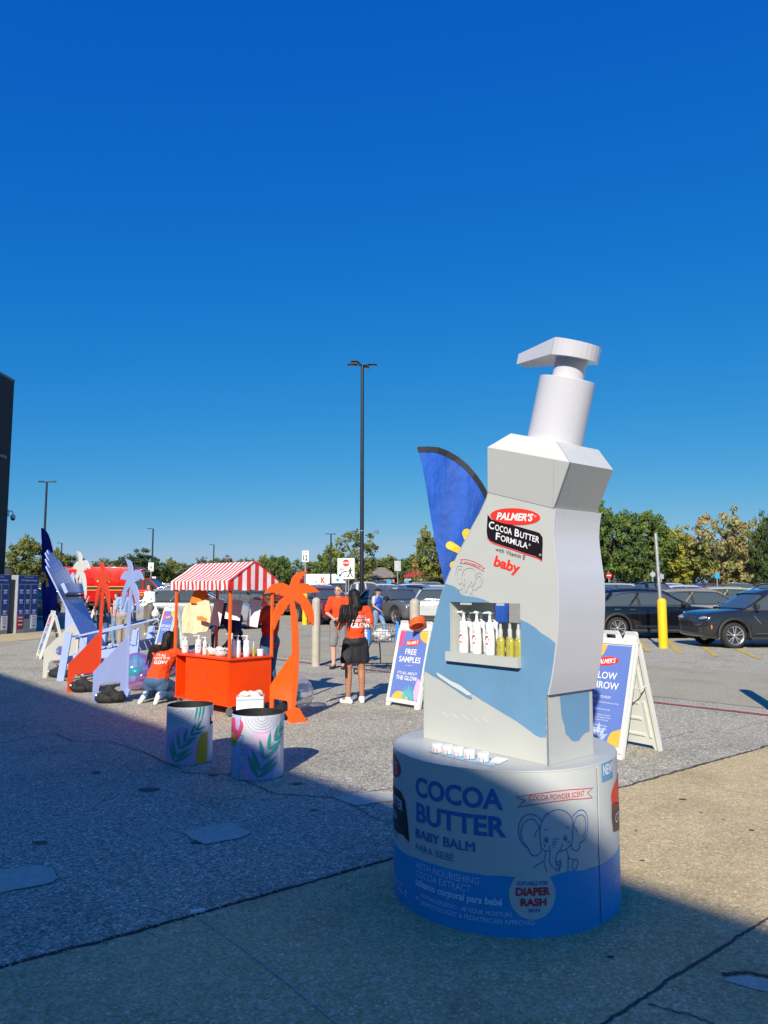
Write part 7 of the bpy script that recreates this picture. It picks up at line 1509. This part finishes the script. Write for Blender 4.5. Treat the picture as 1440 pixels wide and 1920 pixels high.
def tree_proto(kind,seed,sparse=False,low=False,ncl=95,aspect=1.0):
    """unit tree: height 10, crown about 8 wide"""
    r=random.Random(seed); t=bpy.data.objects.new('tree_proto',None)
    b=MB(); zt=1.2 if low else 2.6
    b.tube([(0,0,-.3),(.1,0,zt*.6),(.0,.1,zt+1.6),(.15,0,6.5)],[.34,.26,.2,.06],m_bark,8)
    tips=[]
    for i in range(11 if not sparse else 16):
        a=i*2.4+r.random(); z0=zt+r.random()*2.5; R_=r.uniform(2,3.9)*aspect; z1=z0+r.uniform(1.0,4.2); p=[(0,0,z0),(math.cos(a)*R_*.5,math.sin(a)*R_*.5,z0+(z1-z0)*.65),(math.cos(a)*R_,math.sin(a)*R_,z1)]
        b.tube(smooth_curve(p,3),[.13,.11,.09,.08,.06,.05,.03],m_bark,5); tips.append(p[2])
    trunk=b
    b=MB(); cl=[]
    cz=(10+zt*.5)/2; rz_=(10-zt*.5)/2
    for i in range(ncl):
        for _ in range(30):
            u=Vector((r.uniform(-1,1),r.uniform(-1,1),r.uniform(-1,1)))
            if .25<u.length<1: break
        n_=1+.62*noise.noise(Vector((u.x*1.7+seed,u.y*1.7,u.z*1.7)))
        u=u.normalized()*(u.length**.55)*n_; 
        if sparse and noise.noise(u*2.1+Vector((seed,0,0)))<-.2: continue
        zz=cz+u.z*rz_*.92; w=3.9*aspect*(1.0 if u.z<.3 else 1-.25*(u.z-.3)); cl.append(Vector((u.x*w,u.y*w,max(zz,zt*.35))))
    for c in cl:
        R_=r.uniform(.38,.95)*(.8 if sparse else 1); nl=int((44 if sparse else 60)*R_); ma=LM[kind][0 if noise.noise(c*.35+Vector((seed,1,2)))+r.uniform(-.25,.25)>-.02 else 1]
        vs=[];fs=[]
        for k in range(nl):
            d=Vector((r.gauss(0,1),r.gauss(0,1),r.gauss(0,1))).normalized(); p=c+Vector((d.x,d.y,d.z*.7))*R_*r.uniform(.45,1); s=r.uniform(.10,.24)*(1.0 if not low else .9)
            nn=(d+Vector((r.uniform(-.7,.7),r.uniform(-.7,.7),r.uniform(-.2,.9)))).normalized(); a=nn.orthogonal().normalized(); bb=nn.cross(a); an=r.random()*6.3; A_=a*math.cos(an)+bb*math.sin(an); B_=nn.cross(A_); i0=len(vs)
            vs+=[p-A_*s*1.25,p+B_*s*.62-nn*s*.12,p+A_*s*1.25,p-B_*s*.62-nn*s*.12]; fs.append((i0,i0+1,i0+2,i0+3))
        b.add(vs,fs,ma)
    return (trunk.mesh('trunk'),b.mesh('crown'))
PRO={}
for kd in LM:
    for v in (0,1): PRO[(kd,v)]=tree_proto(kd,hash(kd)%7*0+len(kd)*13+v*7+3,sparse=(kd in('brown','rust') or (kd=='olive' and v==1)),ncl=(270 if v==0 else 230))
for kd in ('dark','olive'): PRO[(kd,'low')]=tree_proto(kd,len(kd)*5+1,low=True,ncl=200,aspect=1.15)
def tree(label,px,Y,ytop,wpx,kd,v=0,group='trees beyond the car park',sink=0):
    g=GX(px,Y); g.z=gzz(Y)+(.3 if Y>124 else 0)-sink; h=P(px,ytop,Y).z-g.z; w=wpx/F*Y
    t=thing('tree',label,'tree',tuple(g),rnd.random()*6.28,group); 
    for nm,me in zip(('trunk','crown'),PRO[(kd,v)]): o=bpy.data.objects.new(nm,me); COL.objects.link(o); o.parent=t
    t.scale=(w/8.2,w/8.2,h/10.3); return t
TL=[('tall olive tree right of the dark store wall',56,100,1002,84,'olive',0),('olive tree between the navy flag and the white palm',118,108,1027,56,'olive',0),('low pale tree behind the white palm cutout',150,112,1056,60,'olive',1),
 ('dark green tree left of the lavender palm top',232,112,1056,46,'dark',0),('round dark green tree behind the lavender palm and row marker',268,104,1032,86,'dark',1),('yellow green tree just right of the row marker',331,106,1045,52,'olive',0),('small rusty tree above the left end of the striped roof',380,115,1042,36,'rust',0),
 ('rusty tree left of the striped roof peak',428,118,1040,32,'rust',1),('thin green tree above the striped roof',458,116,1041,44,'olive',1),('olive tree right of the striped roof peak',500,112,1040,56,'olive',0),('tree between the striped roof and the orange palm',524,108,1036,50,'green',1),
 ('tree just left of the ROW 12 marker',553,114,1044,50,'olive',1),('broad tree right of the ROW 12 marker',598,110,1042,66,'olive',0),('tree left of the STOP sign behind a thin pole',622,104,1019,54,'green',0),('airy tall tree crossing the big light pole',668,98,984,94,'olive',1),('bushy tree above the brick house',716,116,1040,72,'olive',0),
 ('tree between the brick house and the red roof',752,112,1042,60,'green',1),('dark tree above the red roofed house',778,118,1038,44,'dark',0),('tall dark tree touching the blue feather flag',808,96,986,66,'olive',0),('dark tree hidden behind the blue feather flag',845,100,990,70,'dark',1),
 ('tree behind the giant bottle',950,105,1000,90,'green',0),('tree showing right beside the giant bottle neck',1112,102,975,70,'dark',0),('tallest bright green tree right of the bottle',1152,98,938,108,'green',0),('large green tree left of the yellow post',1206,100,944,106,'green',1),
 ('yellow green tree right of the yellow post',1262,102,985,96,'yellow',0),('yellow green tree between the green and brown trees',1300,106,1000,84,'yellow',1),('tall thin brown tree with gaps of sky',1352,98,944,114,'brown',0),('brown tree near the right edge',1402,102,962,100,'brown',1),('dark green treetop at the right edge',1440,96,960,60,'dark',0),('low yellow tree under the brown trees',1378,104,1050,60,'yellow',0),('rusty tree at the far right edge',1436,108,985,66,'rust',0)]
for a in TL: tree(*a)
belt=['left of the flag','far left','beside the lockers','behind the navy flag','behind the white palm','behind the ambulance','over the ambulance roof','behind the lavender palm','by the row marker','left of the roof','behind the striped roof','over the roof ridge','right of the roof','by the orange palm','over the trailer','left of the stop sign','behind the light pole']
i=0
for px in range(-30,1500,34):
    kd=('dark','olive')[(i*7)%3%2]; hy=1052+rnd.uniform(-10,10)
    if px>1080: kd='dark' if px<1300 else 'olive'; hy=1020+rnd.uniform(-10,10)
    tree('low tree of the dense belt along the far side of the car park',px+rnd.uniform(-8,8),116+rnd.uniform(-3,5),hy,60+rnd.uniform(-8,14),kd,'low',group='low trees of the far belt'); i+=1
